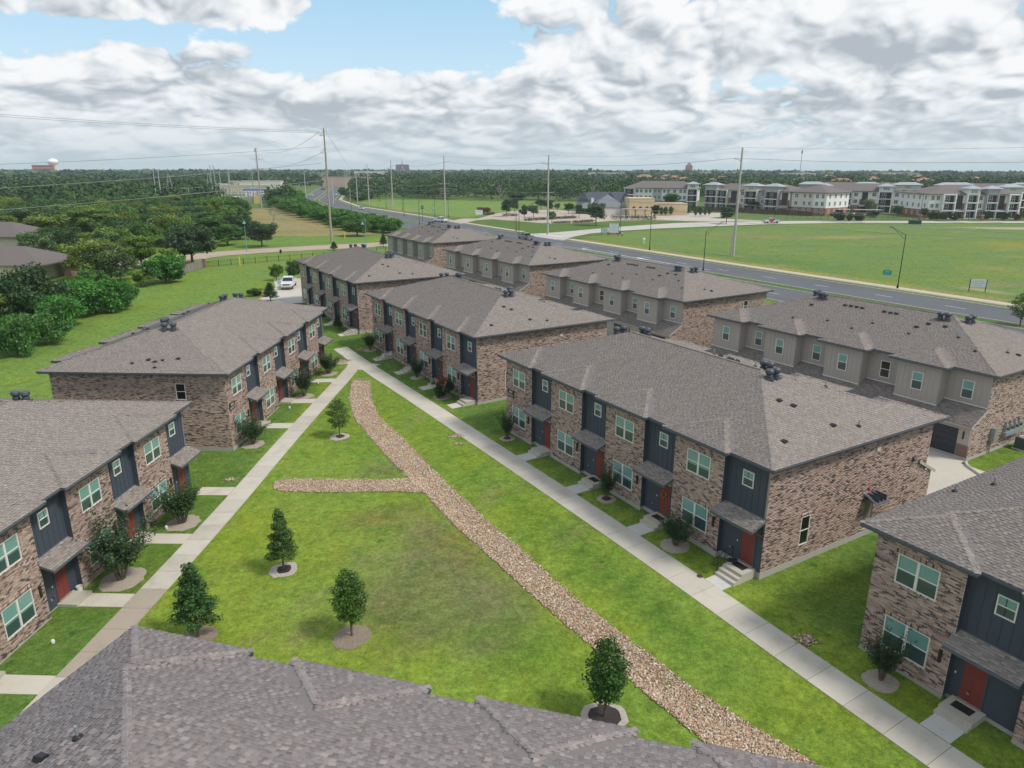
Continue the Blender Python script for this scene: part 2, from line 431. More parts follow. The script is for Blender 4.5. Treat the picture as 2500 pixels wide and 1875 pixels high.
# cross street, concrete
CR_LO = [(15.0, 214.5), (19.3, 227.5), (26, 240), (38.3, 252.), (52, 261.5), (68.1, 269.3), (88.4, 278.3), (103.7, 284.3), (129.6, 288.7), (161.8, 288.8), (203.7, 289.), (300, 287), (420, 283)]
CR_HI = [(2.5, 235.5), (11, 240.5), (20.5, 249.5), (37.5, 267.2), (50, 277.5), (64.6, 287.7), (80, 293), (94., 296.8), (115, 299.2), (131.6, 300.), (167., 299.), (209.5, 298.2), (300, 296), (420, 292)]
TAN_LO = [(-98, 142), (-86, 152), (-77, 163), (-73.4, 171.4), (-70.2, 177.3), (-60, 185.3), (-50.1, 190.1), (-43.8, 192.2), (-36.4, 196.), (-24, 203.5), (-14.5, 211), (-8, 216)]
TAN_HI = [(-106, 150), (-94, 161), (-86, 172), (-81, 180), (-77, 184.7), (-66.7, 193.6), (-51., 202.2), (-46.6, 204.4), (-38.1, 208.9), (-27, 214.5), (-18, 221), (-12, 228)]
def inside(x, y, poly):
    x = np.asarray(x); y = np.asarray(y); c = np.zeros(x.shape, bool); n = len(poly)
    for i in range(n):
        (x0, y0), (x1, y1) = poly[i], poly[i-1]
        if y0 == y1: continue
        c ^= ((y0 > y) != (y1 > y)) & (x < (x1-x0)*(y-y0)/(y1-y0)+x0)
    return c
ROCK_POLY = ROCK_L+ROCK_R[::-1]
BR_UP = [(-6.6, 48.6), (-9.74, 48.41), (-15.48, 49.24), (-17.3, 49.35), (-17.95, 48.9)]
BR_LO = [(-5.6, 46.2), (-10.12, 46.69), (-14.92, 47.21), (-16.86, 47.5), (-17.6, 47.9)]
LOT_POLY = [(-15.0, 309), (-6, 352), (8, 380), (24, 376), (40, 340), (60, 312), (60, 303), (44, 301), (33.57, 291.5), (16, 280.5), (5, 293), (-8, 306)]
YARD_POLY = [(60, 303), (60, 312), (42, 338), (66, 348), (100, 352), (100, 330), (86, 318), (95, 300), (80, 294)]
FIELD_POLY = [(-60, 231), (-88, 229), (-108, 295), (-139, 385), (-118, 392), (-103, 352), (-88, 318), (-68, 270), (-52, 250), (-40, 236)]
FAR_FIELD = [(-46, 355), (-74, 403), (-95, 452), (-100, 500), (-60, 500), (0, 478), (60, 470), (80, 440), (70, 400), (30, 385), (8, 384), (-8, 356), (-18, 318), (-25, 322)]
VACANT = [(22, 226), (42, 250), (75, 268), (110, 283), (135, 287), (250, 287), (330, 287), (330, 60), (110, 60), (78, 113)]

# ------------------------------------------------------------------ ground sheet
def axis(lo, hi, step, far):
    a = list(np.arange(lo, hi+.01, step)); s = step; x = a[-1]
    while x < far: s *= 1.22; x += s; a.append(x)
    s = step; x = a[0]; pre = []
    while x > -far: s *= 1.22; x -= s; pre.append(x)
    return np.array(pre[::-1]+a)
gx = np.r_[axis(-105, 110, 1.15, 9000)]; gx = np.r_[gx[gx <= 110.1], np.arange(112.5, 260, 2.5), 260+np.geomspace(3, 8800, 34)]; gy = axis(-6, 250, 1.15, 9000); gy = np.r_[gy[gy <= 250.1], np.arange(252, 420, 2.5), 420+np.geomspace(3, 8600, 34)]
X, Y = np.meshgrid(gx, gy, indexing='ij'); nx, ny = X.shape
Z = height(X, Y)
Vg = np.stack([X.ravel(), Y.ravel(), Z.ravel()], 1)
idx = np.arange(nx*ny).reshape(nx, ny)
Fg = np.stack([idx[:-1, :-1], idx[1:, :-1], idx[1:, 1:], idx[:-1, 1:]], -1).reshape(-1, 4)
g_me = np_mesh('ground', Vg, Fg, M_GRASS, smooth=True)
x, y = Vg[:, 0], Vg[:, 1]
c = np.tile(np.array([.098, .165, .042]), (len(x), 1))                       # rough grass
def paint(mask, colr, k=1.0):
    m = np.clip(np.asarray(mask, float)*k, 0, 1)[:, None]
    c[:] = c*(1-m)+np.array(colr)*m
wcoord = x*RW[0]+y*RW[1]; tcoord = x*RT[0]+y*RT[1]
paint((np.hypot(x, y) > 300), (.115, .18, .055))
paint(inside(x, y, VACANT), (.145, .222, .066))
def gauss(cx, cy, sx, sy, rot=0.0):
    dx, dy = x-cx, y-cy; a = dx*math.cos(rot)+dy*math.sin(rot); b_ = -dx*math.sin(rot)+dy*math.cos(rot)
    return np.exp(-(a/sx)**2-(b_/sy)**2)
paint(gauss(108, 232, 14, 5, .2), (.33, .26, .15), .7); paint(gauss(150, 205, 13, 9), (.33, .27, .04), .85); paint(gauss(80, 232, 10, 5), (.25, .21, .12), .6)
paint(gauss(190, 262, 26, 4.5, -.1), (.44, .39, .31), 1.2); paint(gauss(86, 129, 4, 1.2, -1.0), (.42, .33, .22), 1); paint(gauss(56, 181, 3, 1.2, -.9), (.36, .28, .18), 1)
paint(gauss(120, 150, 25, 14), (.20, .25, .05), .5); paint(gauss(62, 170, 20, 8, -1), (.10, .19, .05), .5); paint(gauss(70, 245, 30, 6, .3), (.20, .22, .09), .6)
paint((wcoord-delta(tcoord) > 131.5) & (wcoord-delta(tcoord) < 136) & (tcoord < 175), (.245, .245, .085), .8)
paint(inside(x, y, FAR_FIELD), (.165, .255, .068)); paint(gauss(-55, 375, 18, 6, -1.1), (.30, .27, .12), .7)
paint(inside(x, y, FIELD_POLY), (.285, .240, .118)); paint(gauss(-75, 247, 26, 6, .1), (.20, .22, .08), .8); paint(gauss(-100, 300, 14, 9), (.17, .2, .07), .7)
verge = inside(x, y, TAN_HI+[(-20, 236), (-60, 231), (-90, 226)])
paint(verge, (.15, .245, .055))
lawnW = inside(x, y, TAN_LO+[(-4, 212), (12, 190), (-30, 140), (-40, 75), (-42, 0), (-70, -6), (-105, 30), (-105, 142)])
paint(lawnW, (.155, .245, .052))
paint(gauss(-52, 160, 14, 4, .5), (.20, .245, .06), .6)
island = inside(x, y, [(-60, -6), (60, -6), (120, 30), (95, 80), (70, 93), (-5, 215), (-40, 150), (-44, 70)])
paint(island, (.120, .205, .042))
court = inside(x, y, [(-21, 79), (-19.5, 40), (-21, 20), (-10, 8), (20, 4), (36, 0), (-17, 80)])
paint(court, (.200, .285, .044))
bank = np.exp(-((seg_dist(x, y, ROCK_R)-3.2)/2.3)**2)*(court > 0)
paint(bank*(x*.858+y*.515 > 0), (.150, .245, .036), .7)
for q in [(-3.8, 37, 3.0, 4.2, .5), (-1.3, 33, 2.4, 2.6, .2), (-6.8, 33.5, 2.2, 3.0, 0), (-8.5, 42.8, 3.2, 1.5, .2), (-9.6, 50.6, 2.2, 1.2, .3), (-5.0, 40.6, 1.6, 1.2, 0)]:
    paint(gauss(*q), (.165, .160, .075), .8)
for q in [(-4.8, 31, 1.6, 1.1, 0), (-.2, 29.5, 2.4, 1.1, -.6), (8.2, 30.5, 3.5, .5, -1.03), (3.5, 39, 6, .5, -1.03), (6.0, 35, 7, .35, -1.03)]:
    paint(gauss(*q), (.07, .15, .022), .7)
paint(gauss(-6.0, 41.6, .9, .5), (.36, .28, .17), .7)
vb = -((x+.4466)*math.sin(-1.0299))+(y-57.6897)*math.cos(-1.0299); vb2 = np.where(court > 0, vb, 99)
paint((np.abs(vb2+6.6) < .45)*(court > 0), (.11, .20, .03), .45); paint((np.abs(vb2+5.0) < .35)*(court > 0), (.20, .28, .05), .4); paint((np.abs(vb2+8.3) < .4)*(court > 0), (.11, .20, .03), .3)
rp_ = np.random.default_rng(8)
for q in range(46): paint(gauss(rp_.normal(-5.5, 4.2), rp_.normal(38, 5.5), rp_.uniform(.3, 1.3), rp_.uniform(.2, .7), rp_.uniform(0, 3))*(court > 0), [(.17, .15, .075), (.13, .17, .05), (.24, .20, .11)][q % 3], .55)
for q in range(160): paint(gauss(rp_.uniform(60, 240), rp_.uniform(130, 282), rp_.uniform(2, 9), rp_.uniform(.8, 2.6), rp_.normal(.1, .3))*inside(x, y, VACANT), [(.27, .235, .13), (.11, .20, .055), (.22, .25, .07), (.13, .20, .075)][q % 4], .5)
for q in range(90): paint(gauss(rp_.uniform(-140, -50), rp_.uniform(232, 390), rp_.uniform(2, 7), rp_.uniform(1, 2.5), rp_.normal(.2, .3))*inside(x, y, FIELD_POLY), [(.15, .19, .07), (.34, .27, .15), (.24, .24, .10)][q % 3], .6)
for q in range(60): paint(gauss(rp_.uniform(-100, 80), rp_.uniform(355, 500), rp_.uniform(4, 14), rp_.uniform(1, 4), rp_.normal(.1, .2))*inside(x, y, FAR_FIELD), [(.11, .20, .06), (.22, .26, .10), (.13, .23, .06)][q % 3], .6)
a = g_me.attributes.new('gcol', 'FLOAT_COLOR', 'POINT')
cc = np.ones((len(x), 4), np.float32); cc[:, :3] = c; a.data.foreach_set('color', cc.ravel())
GROUND = ob('ground', g_me, kind='structure')

# ------------------------------------------------------------------ strips laid on the ground
def strip_mesh(name, A, B, m, dz=.03, step=4.0, thick=0.0, across=1):
    """sheet between two polylines of equal point count"""
    A = np.array(A, float); B = np.array(B, float); pa, pb = [A[0]], [B[0]]
    for i in range(len(A)-1):
        n = max(1, int(max(np.hypot(*(A[i+1]-A[i])), np.hypot(*(B[i+1]-B[i])))/step))
        for k in range(1, n+1): pa.append(A[i]+(A[i+1]-A[i])*k/n); pb.append(B[i]+(B[i+1]-B[i])*k/n)
    pa, pb = np.array(pa), np.array(pb); rows = [pa+(pb-pa)*j/across for j in range(across+1)]
    P = np.concatenate(rows); z = height(P[:, 0], P[:, 1])+dz
    V = np.column_stack([P, z]); n = len(pa); F = []
    for j in range(across):
        i = np.arange(n-1)+j*n; F.append(np.stack([i, i+1, i+1+n, i+n], 1))
    F = np.concatenate(F)
    if thick:
        V = np.concatenate([V, V-[0, 0, thick]]); N = len(P); e = []
        i = np.arange(n-1); e.append(np.stack([i+N, i+1+N, i+1, i], 1)); i = i+across*n; e.append(np.stack([i, i+1, i+1+N, i+N], 1))
        F = np.concatenate([F]+e)
    # face up
    me = np_mesh(name, V, F, m)
    if len(me.polygons) and me.polygons[0].normal.z < 0: me.flip_normals()
    return me
def road_line(w, t0, t1, st=8):
    return [rw(w, t) for t in np.linspace(t0, t1, max(2, int((t1-t0)/st)))]
ASPH = (.118, .124, .134)
def road_strip(name, w0, w1, t0, t1, m, dz, colr, kind='structure', parent=None, thick=0, step=6, across=2):
    return ob(name, strip_mesh(name, road_line(w0, t0, t1), road_line(w1, t0, t1), m, dz, step, thick, across), parent, kind=None if parent else kind, color=colr)
far_lane = road_strip('road', 115.5, 126.5, -250, 1500, M_ROAD, .05, ASPH)
near_lane = road_strip('road', 101.0, 112.0, -250, 1500, M_ROAD, .05, ASPH)
cross = ob('road', strip_mesh('cross_road', CR_LO, CR_HI, M_ROAD, .062, 5, 0, 2), kind='structure', color=(.46, .43, .385))
tanr = ob('road', strip_mesh('tan_road', TAN_LO, TAN_HI, M_ROAD, .055, 4, 0, 2), kind='structure', color=(.40, .315, .245))
near_x = ob('road', strip_mesh('crossing', [rw(112.2, 176), rw(112.2, 196)], [rw(115.3, 176), rw(115.3, 196)], M_ROAD, .045, 4), kind='structure', color=(.30, .29, .27))
for w0, w1, t0, t1 in [(126.5, 126.8, -250, 178), (126.5, 126.8, 204, 900), (115.2, 115.5, -250, 175), (115.2, 115.5, 197, 900), (112.0, 112.3, -250, 175), (112.0, 112.3, 197, 900), (100.7, 101.0, -250, 900)]:
    road_strip('kerb', w0, w1, t0, t1, M_CONC, .17, (.42, .39, .34), thick=.2, across=1)
road_strip('pavement', 128.9, 131.9, -250, 177, M_CONC, .09, (.50, .43, .34), thick=.1, across=1)
road_strip('pavement', 128.9, 131.6, 206, 900, M_CONC, .09, (.50, .43, .34), thick=.1, across=1)
mk = 0
for base, lane in ((far_lane, 120.9), (near_lane, 106.5)):
    for t in np.arange(20, 420, 12.2):
        if 172 < t < 200: continue
        ob('lane_marking', strip_mesh('dash', [rw(lane-.075, t), rw(lane-.075, t+3.2)], [rw(lane+.075, t), rw(lane+.075, t+3.2)], M_PAINT, .058), base)
for t0, t1, lane in [(120, 166, 117.7), (108, 150, 118.0), (206, 240, 117.7)]:
    ob('lane_marking', strip_mesh('line', road_line(lane, t0, t1, 5), road_line(lane+.16, t0, t1, 5), M_PAINT, .058), far_lane)
for t in (128, 150):
    pts = [(118.2, t), (118.2, t+2.4), (117.5, t+2.4), (118.35, t+4.2), (119.2, t+2.4), (118.5, t+2.4), (118.5, t)]
    v = [(*rw(w, q), H(*rw(w, q))+.059) for w, q in pts]
    me = bpy.data.meshes.new('arrow'); me.from_pydata(v, [], [tuple(range(7))[::-1]]); me.materials.append(M_PAINT); ob('turn_arrow', me, far_lane)
ob('stop_line', strip_mesh('stop', [(8.0, 237.5), (15.5, 226.5)], [(8.7, 238), (16.2, 227)], M_PAINT, .07), cross)
# paths off the cross street, car park of the restaurant, yard
ob('car_park', np_mesh('car_park', [(px, py, H(px, py)+.05) for px, py in LOT_POLY], np.array([range(len(LOT_POLY))])[:, ::-1], M_ROAD), kind='structure', color=(.43, .36, .30))
ob('yard', np_mesh('yard', [(px, py, H(px, py)+.055) for px, py in YARD_POLY], np.array([range(len(YARD_POLY))])[:, ::-1], M_ROAD), kind='structure', color=(.46, .41, .35))
ob('drive', strip_mesh('drive', [(98, 299), (88, 305), (78, 306), (62, 303)], [(106, 300.5), (92, 312), (80, 314), (60, 312)], M_ROAD, .05, 3), kind='structure', color=(.44, .41, .35))
ob('drive', strip_mesh('drive', [rw(126.5, 249), (-15, 300), (-9, 306)], [rw(126.5, 262), (-21, 310), (-14.5, 310)], M_ROAD, .065, 3), kind='structure', color=(.43, .37, .31))

# ------------------------------------------------------------------ concrete footpaths, slab by slab
def slab(parent, corners, colr, dz=.035, thick=.16, gap=.012):
    C = np.array(corners, float); ctr = C.mean(0)
    C = ctr+(C-ctr)*(1-gap)
    z = [H(px, py)+dz for px, py in C]
    mb = MB().hexa([(*p, q-thick) for p, q in zip(C, z)]+[(*p, q) for p, q in zip(C, z)])
    ob('slab', mb.mesh('slab', M_CONC), parent, color=colr)
def loc2w(b, u, v): return w_of(b, u, v)
path_r = ob('footpath', None, kind='structure'); path_l = ob('footpath', None, kind='structure')
CB = np.array([.54, .50, .42])
u = -36.0; k = 0
while u < 60:
    du = 1.83
    jit = 1+rng.uniform(-.06, .05)
    slab(path_r, [loc2w('B2', a, b) for a, b in ((u, -4.02), (u+du, -4.02), (u+du, -2.22), (u, -2.22))], CB*jit)
    u += du; k += 1
u = -3.0
def l1v(u, v): return w_of('L1', u, v)
while u < 57.0:
    du = 1.83; tone = CB*(1+rng.uniform(-.08, .05))
    if 5 < u < 12 and rng.random() < .75: tone = CB*np.array([.74, .68, .64])
    d0 = -.0035*(u-10); d1 = -.0035*(u+du-10)
    slab(path_l, [l1v(u, -3.34+d0*.3), l1v(u+du, -3.34+d1*.3), l1v(u+du, -4.98+d1*.3), l1v(u, -4.98+d0*.3)], tone)
    u += du
slab(path_l, [l1v(57.0, -3.36), l1v(59.6, -3.1), l1v(57.6, -7.2), l1v(55.6, -5.3)], CB*1.02)
mh = ob('manhole_cover', MB().lathe([(.17, 0), (.17, .02), (.12, .022)], n=16).mesh('cover', mat('rust_iron', (.10, .05, .03), .7)), loc=(10.55, 35.3-.35, H(10.55, 35)+.036), label='small round rusty cover set in the concrete path before the end house', cat='manhole cover')

# ------------------------------------------------------------------ river-rock drain
def quad_strip(poly_a, poly_b, m, dz): return strip_mesh('bed', poly_a, poly_b, m, dz, .8, 0, 4)
bed = ob('drain_bed', quad_strip(ROCK_L, ROCK_R, M_DIRT, .02), kind='structure')
bed2 = ob('drain_bed', quad_strip(BR_UP, BR_LO, M_DIRT, .016), kind='structure')
oct_v = np.array([(1, 0, 0), (-1, 0, 0), (0, 1, 0), (0, -1, 0), (0, 0, 1), (0, 0, -1)], float); oct_f = np.array([(0, 2, 4), (2, 1, 4), (1, 3, 4), (3, 0, 4), (2, 0, 5), (1, 2, 5), (3, 1, 5), (0, 3, 5)])
ico_v = []; 
t_ = (1+5**.5)/2
for a_, b_ in ((-1, t_), (1, t_), (-1, -t_), (1, -t_)): ico_v += [(a_, b_, 0)]
for a_, b_ in ((-1, t_), (1, t_), (-1, -t_), (1, -t_)): ico_v += [(0, a_, b_)]
for a_, b_ in ((-1, t_), (1, t_), (-1, -t_), (1, -t_)): ico_v += [(b_, 0, a_)]
ico_v = np.array(ico_v)/math.hypot(1, t_)
ico_f = np.array([(0, 11, 5), (0, 5, 1), (0, 1, 7), (0, 7, 10), (0, 10, 11), (1, 5, 9), (5, 11, 4), (11, 10, 2), (10, 7, 6), (7, 1, 8), (3, 9, 4), (3, 4, 2), (3, 2, 6), (3, 6, 8), (3, 8, 9), (4, 9, 5), (2, 4, 11), (6, 2, 10), (8, 6, 7), (9, 8, 1)])
def stones(name, pts, size, cols, seed=1):
    r = np.random.default_rng(seed); n = len(pts)
    s = size*r.uniform(.55, 1.5, (n, 1))*np.array([1, 1, 1])*r.uniform(.65, 1.25, (n, 3)); s[:, 2] *= .62
    th = r.uniform(0, 6.28, n); ct, st = np.cos(th), np.sin(th)
    v = oct_v[None]*s[:, None, :]*r.uniform(.75, 1.3, (n, 6, 1))+r.normal(0, .12, (n, 6, 3))*s[:, None, :]
    vx = v[..., 0]*ct[:, None]-v[..., 1]*st[:, None]; vy = v[..., 0]*st[:, None]+v[..., 1]*ct[:, None]
    z0 = height(pts[:, 0], pts[:, 1])+.03+s[:, 2]*.45
    V = np.stack([vx+pts[:, 0:1], vy+pts[:, 1:2], v[..., 2]+z0[:, None]], -1).reshape(-1, 3)
    F = (oct_f[None]+(np.arange(n)*6)[:, None, None]).reshape(-1, 3)
    ci = r.choice(len(cols), n, p=[.30, .26, .17, .12, .10, .05]); fc = np.array(cols)[ci]*r.uniform(.75, 1.2, (n, 1))
    return np_mesh(name, V, F, M_STONE, fcol=np.repeat(fc, 8, 0))
STC = [(.47, .33, .22), (.53, .41, .29), (.38, .24, .15), (.60, .51, .40), (.30, .205, .14), (.70, .64, .55)]
def sample_strip(A, B, dens):
    A, B = np.array(A), np.array(B); out = []
    for i in range(len(A)-1):
        w = (np.hypot(*(A[i]-B[i]))+np.hypot(*(A[i+1]-B[i+1])))/2; l = (np.hypot(*(A[i+1]-A[i]))+np.hypot(*(B[i+1]-B[i])))/2
        n = int(w*l*dens); s, t = rng.random(n), rng.random(n)
        s = s*(1.10)-.05+rng.normal(0, .03, n)
        p = (A[i]*(1-t[:, None])+A[i+1]*t[:, None])*(1-s[:, None])+(B[i]*(1-t[:, None])+B[i+1]*t[:, None])*s[:, None]; out.append(p)
    return np.concatenate(out)
rp = sample_strip(ROCK_L, ROCK_R, 300); rp2 = sample_strip(BR_UP, BR_LO, 300)
cap = np.stack([-16.4+rng.normal(0, .45, 90), 74.2+rng.normal(0, .35, 90)], 1)
ob('river_rock', stones('river_rock', np.concatenate([rp, cap]), .052, STC, 3), kind='stuff')
ob('river_rock', stones('river_rock', rp2, .050, STC, 4), kind='stuff')
for i, (px, py, n, sd) in enumerate([(q[0], q[1], int(q[2]*1.8), q[3]) for q in [(-4.75, 56.4, 70, .32), (-4.35, 54.7, 25, .2), (14.4, 29.6, 80, .24), (-18.7, 85.9, 60, .35), (-20.2, 81.0, 220, .55), (-21.5, 49.6, 40, .22)]]):
    q = np.stack([px+rng.normal(0, sd, n), py+rng.normal(0, sd*.8, n)], 1)
    ob('rock_patch', stones('rock_patch', q, .055, STC, 10+i), kind='stuff')
# ------------------------------------------------------------------ brickwork
BRC = np.array([(.40, .285, .235), (.50, .385, .325), (.33, .215, .175), (.085, .070, .068), (.44, .325, .275), (.20, .145, .13)])
BRP = np.array([.29, .20, .13, .14, .14, .10])
def lay_bricks(width, z0, z1, holes=(), seed=0, limit=None, start=0.0):
    """rows of (u0,u1,za,zb,colour index) in running bond, cut round holes (u0,u1,z0,z1)"""
    r = np.random.default_rng(seed); ch = .077; bl = .245; out = []
    for i in range(int((z1-z0)/ch)):
        za = z0+i*ch; zb = za+ch-.012; zm = (za+zb)/2
        e = start-(i % 2)*bl/2
        n = int((width-e)/bl)+2
        us = e+np.arange(n)*bl; prev = 0
        spans = [(0.0, width if limit is None else limit(zm))]
        for (a, b, c, d) in holes:
            if c-.005 < zm < d+.005:
                ns = []
                for s0, s1 in spans:
                    if b <= s0 or a >= s1: ns.append((s0, s1)); continue
                    if a > s0: ns.append((s0, a))
                    if b < s1: ns.append((b, s1))
                spans = ns
        cols = r.choice(len(BRC), n, p=BRP)
        keep = r.random(n) < .06
        for k in range(1, n):
            if keep[k]: cols[k] = cols[k-1]
        for k in range(n):
            for s0, s1 in spans:
                a = max(us[k], s0); b = min(us[k]+bl-.012, s1)
                if b-a > .03: out.append((a, b, za, zb, cols[k]))
    return out
def soldier(u0, u1, z0, z1, seed=0, rowlock=False):
    r = np.random.default_rng(seed); n = int((u1-u0)/.077); w = (u1-u0)/n
    return [(u0+i*w, u0+(i+1)*w-.012, z0, z1, r.choice(len(BRC), p=BRP)) for i in range(n)]
def bricks_mesh(name, B, proud=.008, seed=0, xtra=None):
    r = np.random.default_rng(seed); B = np.array(B, float); n = len(B)
    y = -(proud+r.uniform(-.003, .003, n))
    if xtra is not None: y = y-np.array(xtra)
    u0, u1, z0, z1 = B[:, 0], B[:, 1], B[:, 2], B[:, 3]; k = np.zeros(n)+.004
    V = np.stack([np.stack(q, 1) for q in ((u0, y, z0), (u1, y, z0), (u1, y, z1), (u0, y, z1), (u0, k, z0), (u1, k, z0), (u1, k, z1), (u0, k, z1))], 1).reshape(-1, 3)
    f = np.array([(0, 1, 2, 3), (3, 2, 6, 7), (0, 4, 5, 1), (1, 5, 6, 2), (0, 3, 7, 4)])
    F = (f[None]+(np.arange(n)*8)[:, None, None]).reshape(-1, 4)
    fc = BRC[B[:, 4].astype(int)]*r.uniform(.85, 1.15, (n, 1))
    return np_mesh(name, V, F, M_BRICK, fcol=np.repeat(fc, 5, 0))
ONE_BRICK = MB().box(-.1165, -.010, -.0325, .1165, .004, .0325).mesh('brick', M_BRICK1)

# ------------------------------------------------------------------ hip roof with bay hips, as the highest of several hipped bodies
SL = .32
EV = HE
def bodies():
    B = [[('u', -OH, 1), ('u', LB+OH, -1), ('v', RC-OH, 1), ('v', DR+OH, -1)]]
    for k in range(4):
        B.append([('u', k*SP-OH, 1), ('u', k*SP+BW+OH, -1), ('v', -OH, 1)])
        B.append([('u', LB-k*SP-WB-OH, 1), ('u', LB-k*SP+OH, -1), ('v', DB+OH, -1)])
    return B
BOD = bodies()
def body_h(u, v):
    hs = []
    for i, b in enumerate(BOD):
        d = [s*((u if ax == 'u' else v)-c0) for ax, c0, s in b]
        m = np.minimum.reduce(d)
        if i and i % 2 == 1: m = np.where(v < 5.5, m, -9)
        if i and i % 2 == 0: m = np.where(v > 9, m, -9)
        hs.append((m, d))
    return hs
def roof_z(u, v):
    u = np.asarray(u, float); v = np.asarray(v, float)
    return EV+SL*np.maximum.reduce([m for m, d in body_h(u, v)])
def uniq(a): 
    a = sorted(a); o = [a[0]]
    for t in a[1:]:
        if t-o[-1] > 1e-4: o.append(t)
    return np.array(o)
def deck_mesh(mir):
    us = uniq(list(np.arange(-OH, LB+OH, .55))+[c0 for b in BOD for ax, c0, s in b if ax == 'u'])
    vs = uniq(list(np.arange(-OH+.55, DB+OH, .55))+[c0 for b in BOD for ax, c0, s in b if ax == 'v'])
    U, Vv = np.meshgrid(us, vs, indexing='ij'); z = roof_z(U, Vv)
    cu, cv = (us[:-1]+us[1:])/2, (vs[:-1]+vs[1:])/2
    CU, CV = np.meshgrid(cu, cv, indexing='ij'); ok = roof_z(CU, CV) >= EV
    idx = np.arange(U.size).reshape(U.shape)
    f = np.stack([idx[:-1, :-1], idx[1:, :-1], idx[1:, 1:], idx[:-1, 1:]], -1)[ok]
    zz = np.maximum(z, EV)
    top = np.stack([U.ravel(), Vv.ravel(), zz.ravel()-.006], 1); bot = np.stack([U.ravel(), Vv.ravel(), np.full(U.size, EV-.19)], 1)
    V = np.concatenate([top, bot]); F = np.concatenate([f, f[:, ::-1]+U.size]); mi = np.r_[np.zeros(len(f)), np.ones(len(f))]
    # fascia boards on every open edge of the deck
    e = {}
    for q in f:
        for a, b in zip(q, np.roll(q, -1)): e[(a, b)] = 1
    fa = [(a, b) for (a, b) in e if (b, a) not in e]
    fa = np.array([(b, a, a+U.size, b+U.size) for a, b in fa]); F = np.concatenate([F, fa]); mi = np.r_[mi, np.full(len(fa), 1)]
    if mir: V[:, 1] *= -1; F = F[:, ::-1]
    return np_mesh('roof', V, F, [M_DECK, M_FASC], mi)
SHC = np.array([(.275, .240, .212), (.252, .220, .197), (.298, .262, .233), (.238, .208, .188), (.282, .243, .212)])
SHCN = np.array([(.262, .226, .212), (.240, .207, .197), (.298, .260, .245), (.222, .194, .186), (.255, .230, .222)])
def shingle_tabs(seed=0):
    """every tab as (plane axis, sign, eave, along0, along1, t0) over the plane where it lies"""
    r = np.random.default_rng(seed); ex = .15; out = []
    for bi, b in enumerate(BOD):
        for pi, (ax, c0, s) in enumerate(b):
            o = [q for q in b if q[0] != ax]
            if len(o) == 2: lo, hi = o[0][1], o[1][1]
            else: lo, hi = (-OH, 5) if o[0][2] > 0 else (9, DB+OH)
            if lo > hi: lo, hi = hi, lo
            for j in range(62):
                t = -.015+j*ex
                w = r.uniform(.12, .22, int((hi-lo)/.16)+10); e = lo-r.uniform(0, .3)+np.r_[0, np.cumsum(w)]
                a0, a1 = e[:-1], e[1:]; am = (a0+a1)/2; tc_ = c0+s*(t+ex/2)
                uu, vv = (np.full(len(am), tc_), am) if ax == 'u' else (am, np.full(len(am), tc_))
                hs = body_h(uu, vv); m, dd = hs[bi]
                act = (np.abs(s*(( uu if ax == 'u' else vv)-c0)-m) < .035) & (m >= np.maximum.reduce([h[0] for h in hs])-.012) & (m > -.02)
                if not act.any(): 
                    if j > 3: break
                    continue
                n = act.sum()
                out.append(np.stack([np.full(n, 0 if ax == 'u' else 1), np.full(n, s), np.full(n, c0), a0[act], a1[act], np.full(n, t), (np.arange(len(am))[act]+j) % 2 if r.random() < 2 else 0], 1))
    return np.concatenate(out)
def tabs_geom(T, seed=0):
    r = np.random.default_rng(seed); n = len(T); ex = .15+.03; hi = T[:, 6] > .5
    th = np.where(hi, r.uniform(.017, .023, n), r.uniform(.003, .006, n))
    a0, a1, t = T[:, 3]+.002, T[:, 4]-.002, T[:, 5]
    def pt(al, tt, dz):
        c0 = T[:, 2]+T[:, 1]*tt; z = EV+SL*tt+dz
        return np.stack([np.where(T[:, 0] == 0, c0, al), np.where(T[:, 0] == 0, al, c0), z], 1)
    V = np.stack([pt(a0, t, th), pt(a1, t, th), pt(a1, t+ex, .003), pt(a0, t+ex, .003), pt(a0, t, -.01), pt(a1, t, -.01)], 1)
    return V, hi
def tabs_mesh(name, T, cols, mir, seed=0):
    V, hi = tabs_geom(T, seed); n = len(T); r = np.random.default_rng(seed+1)
    f = np.array([(0, 1, 2, 3), (4, 5, 1, 0)])
    flip = np.where(T[:, 0] == 1, T[:, 1] < 0, T[:, 1] > 0) ^ mir
    V = V.reshape(-1, 3).copy()
    if mir: V[:, 1] *= -1
    F = np.where(flip[:, None, None], f[:, ::-1][None], f[None])+(np.arange(n)*6)[:, None, None]
    fc = cols[r.integers(0, len(cols), n)]*np.where(hi, 1.04, .90)[:, None]*r.uniform(.93, 1.07, (n, 1))
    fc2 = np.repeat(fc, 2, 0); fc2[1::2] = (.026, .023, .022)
    return np_mesh(name, V, F.reshape(-1, 4), M_SHING, fcol=fc2)
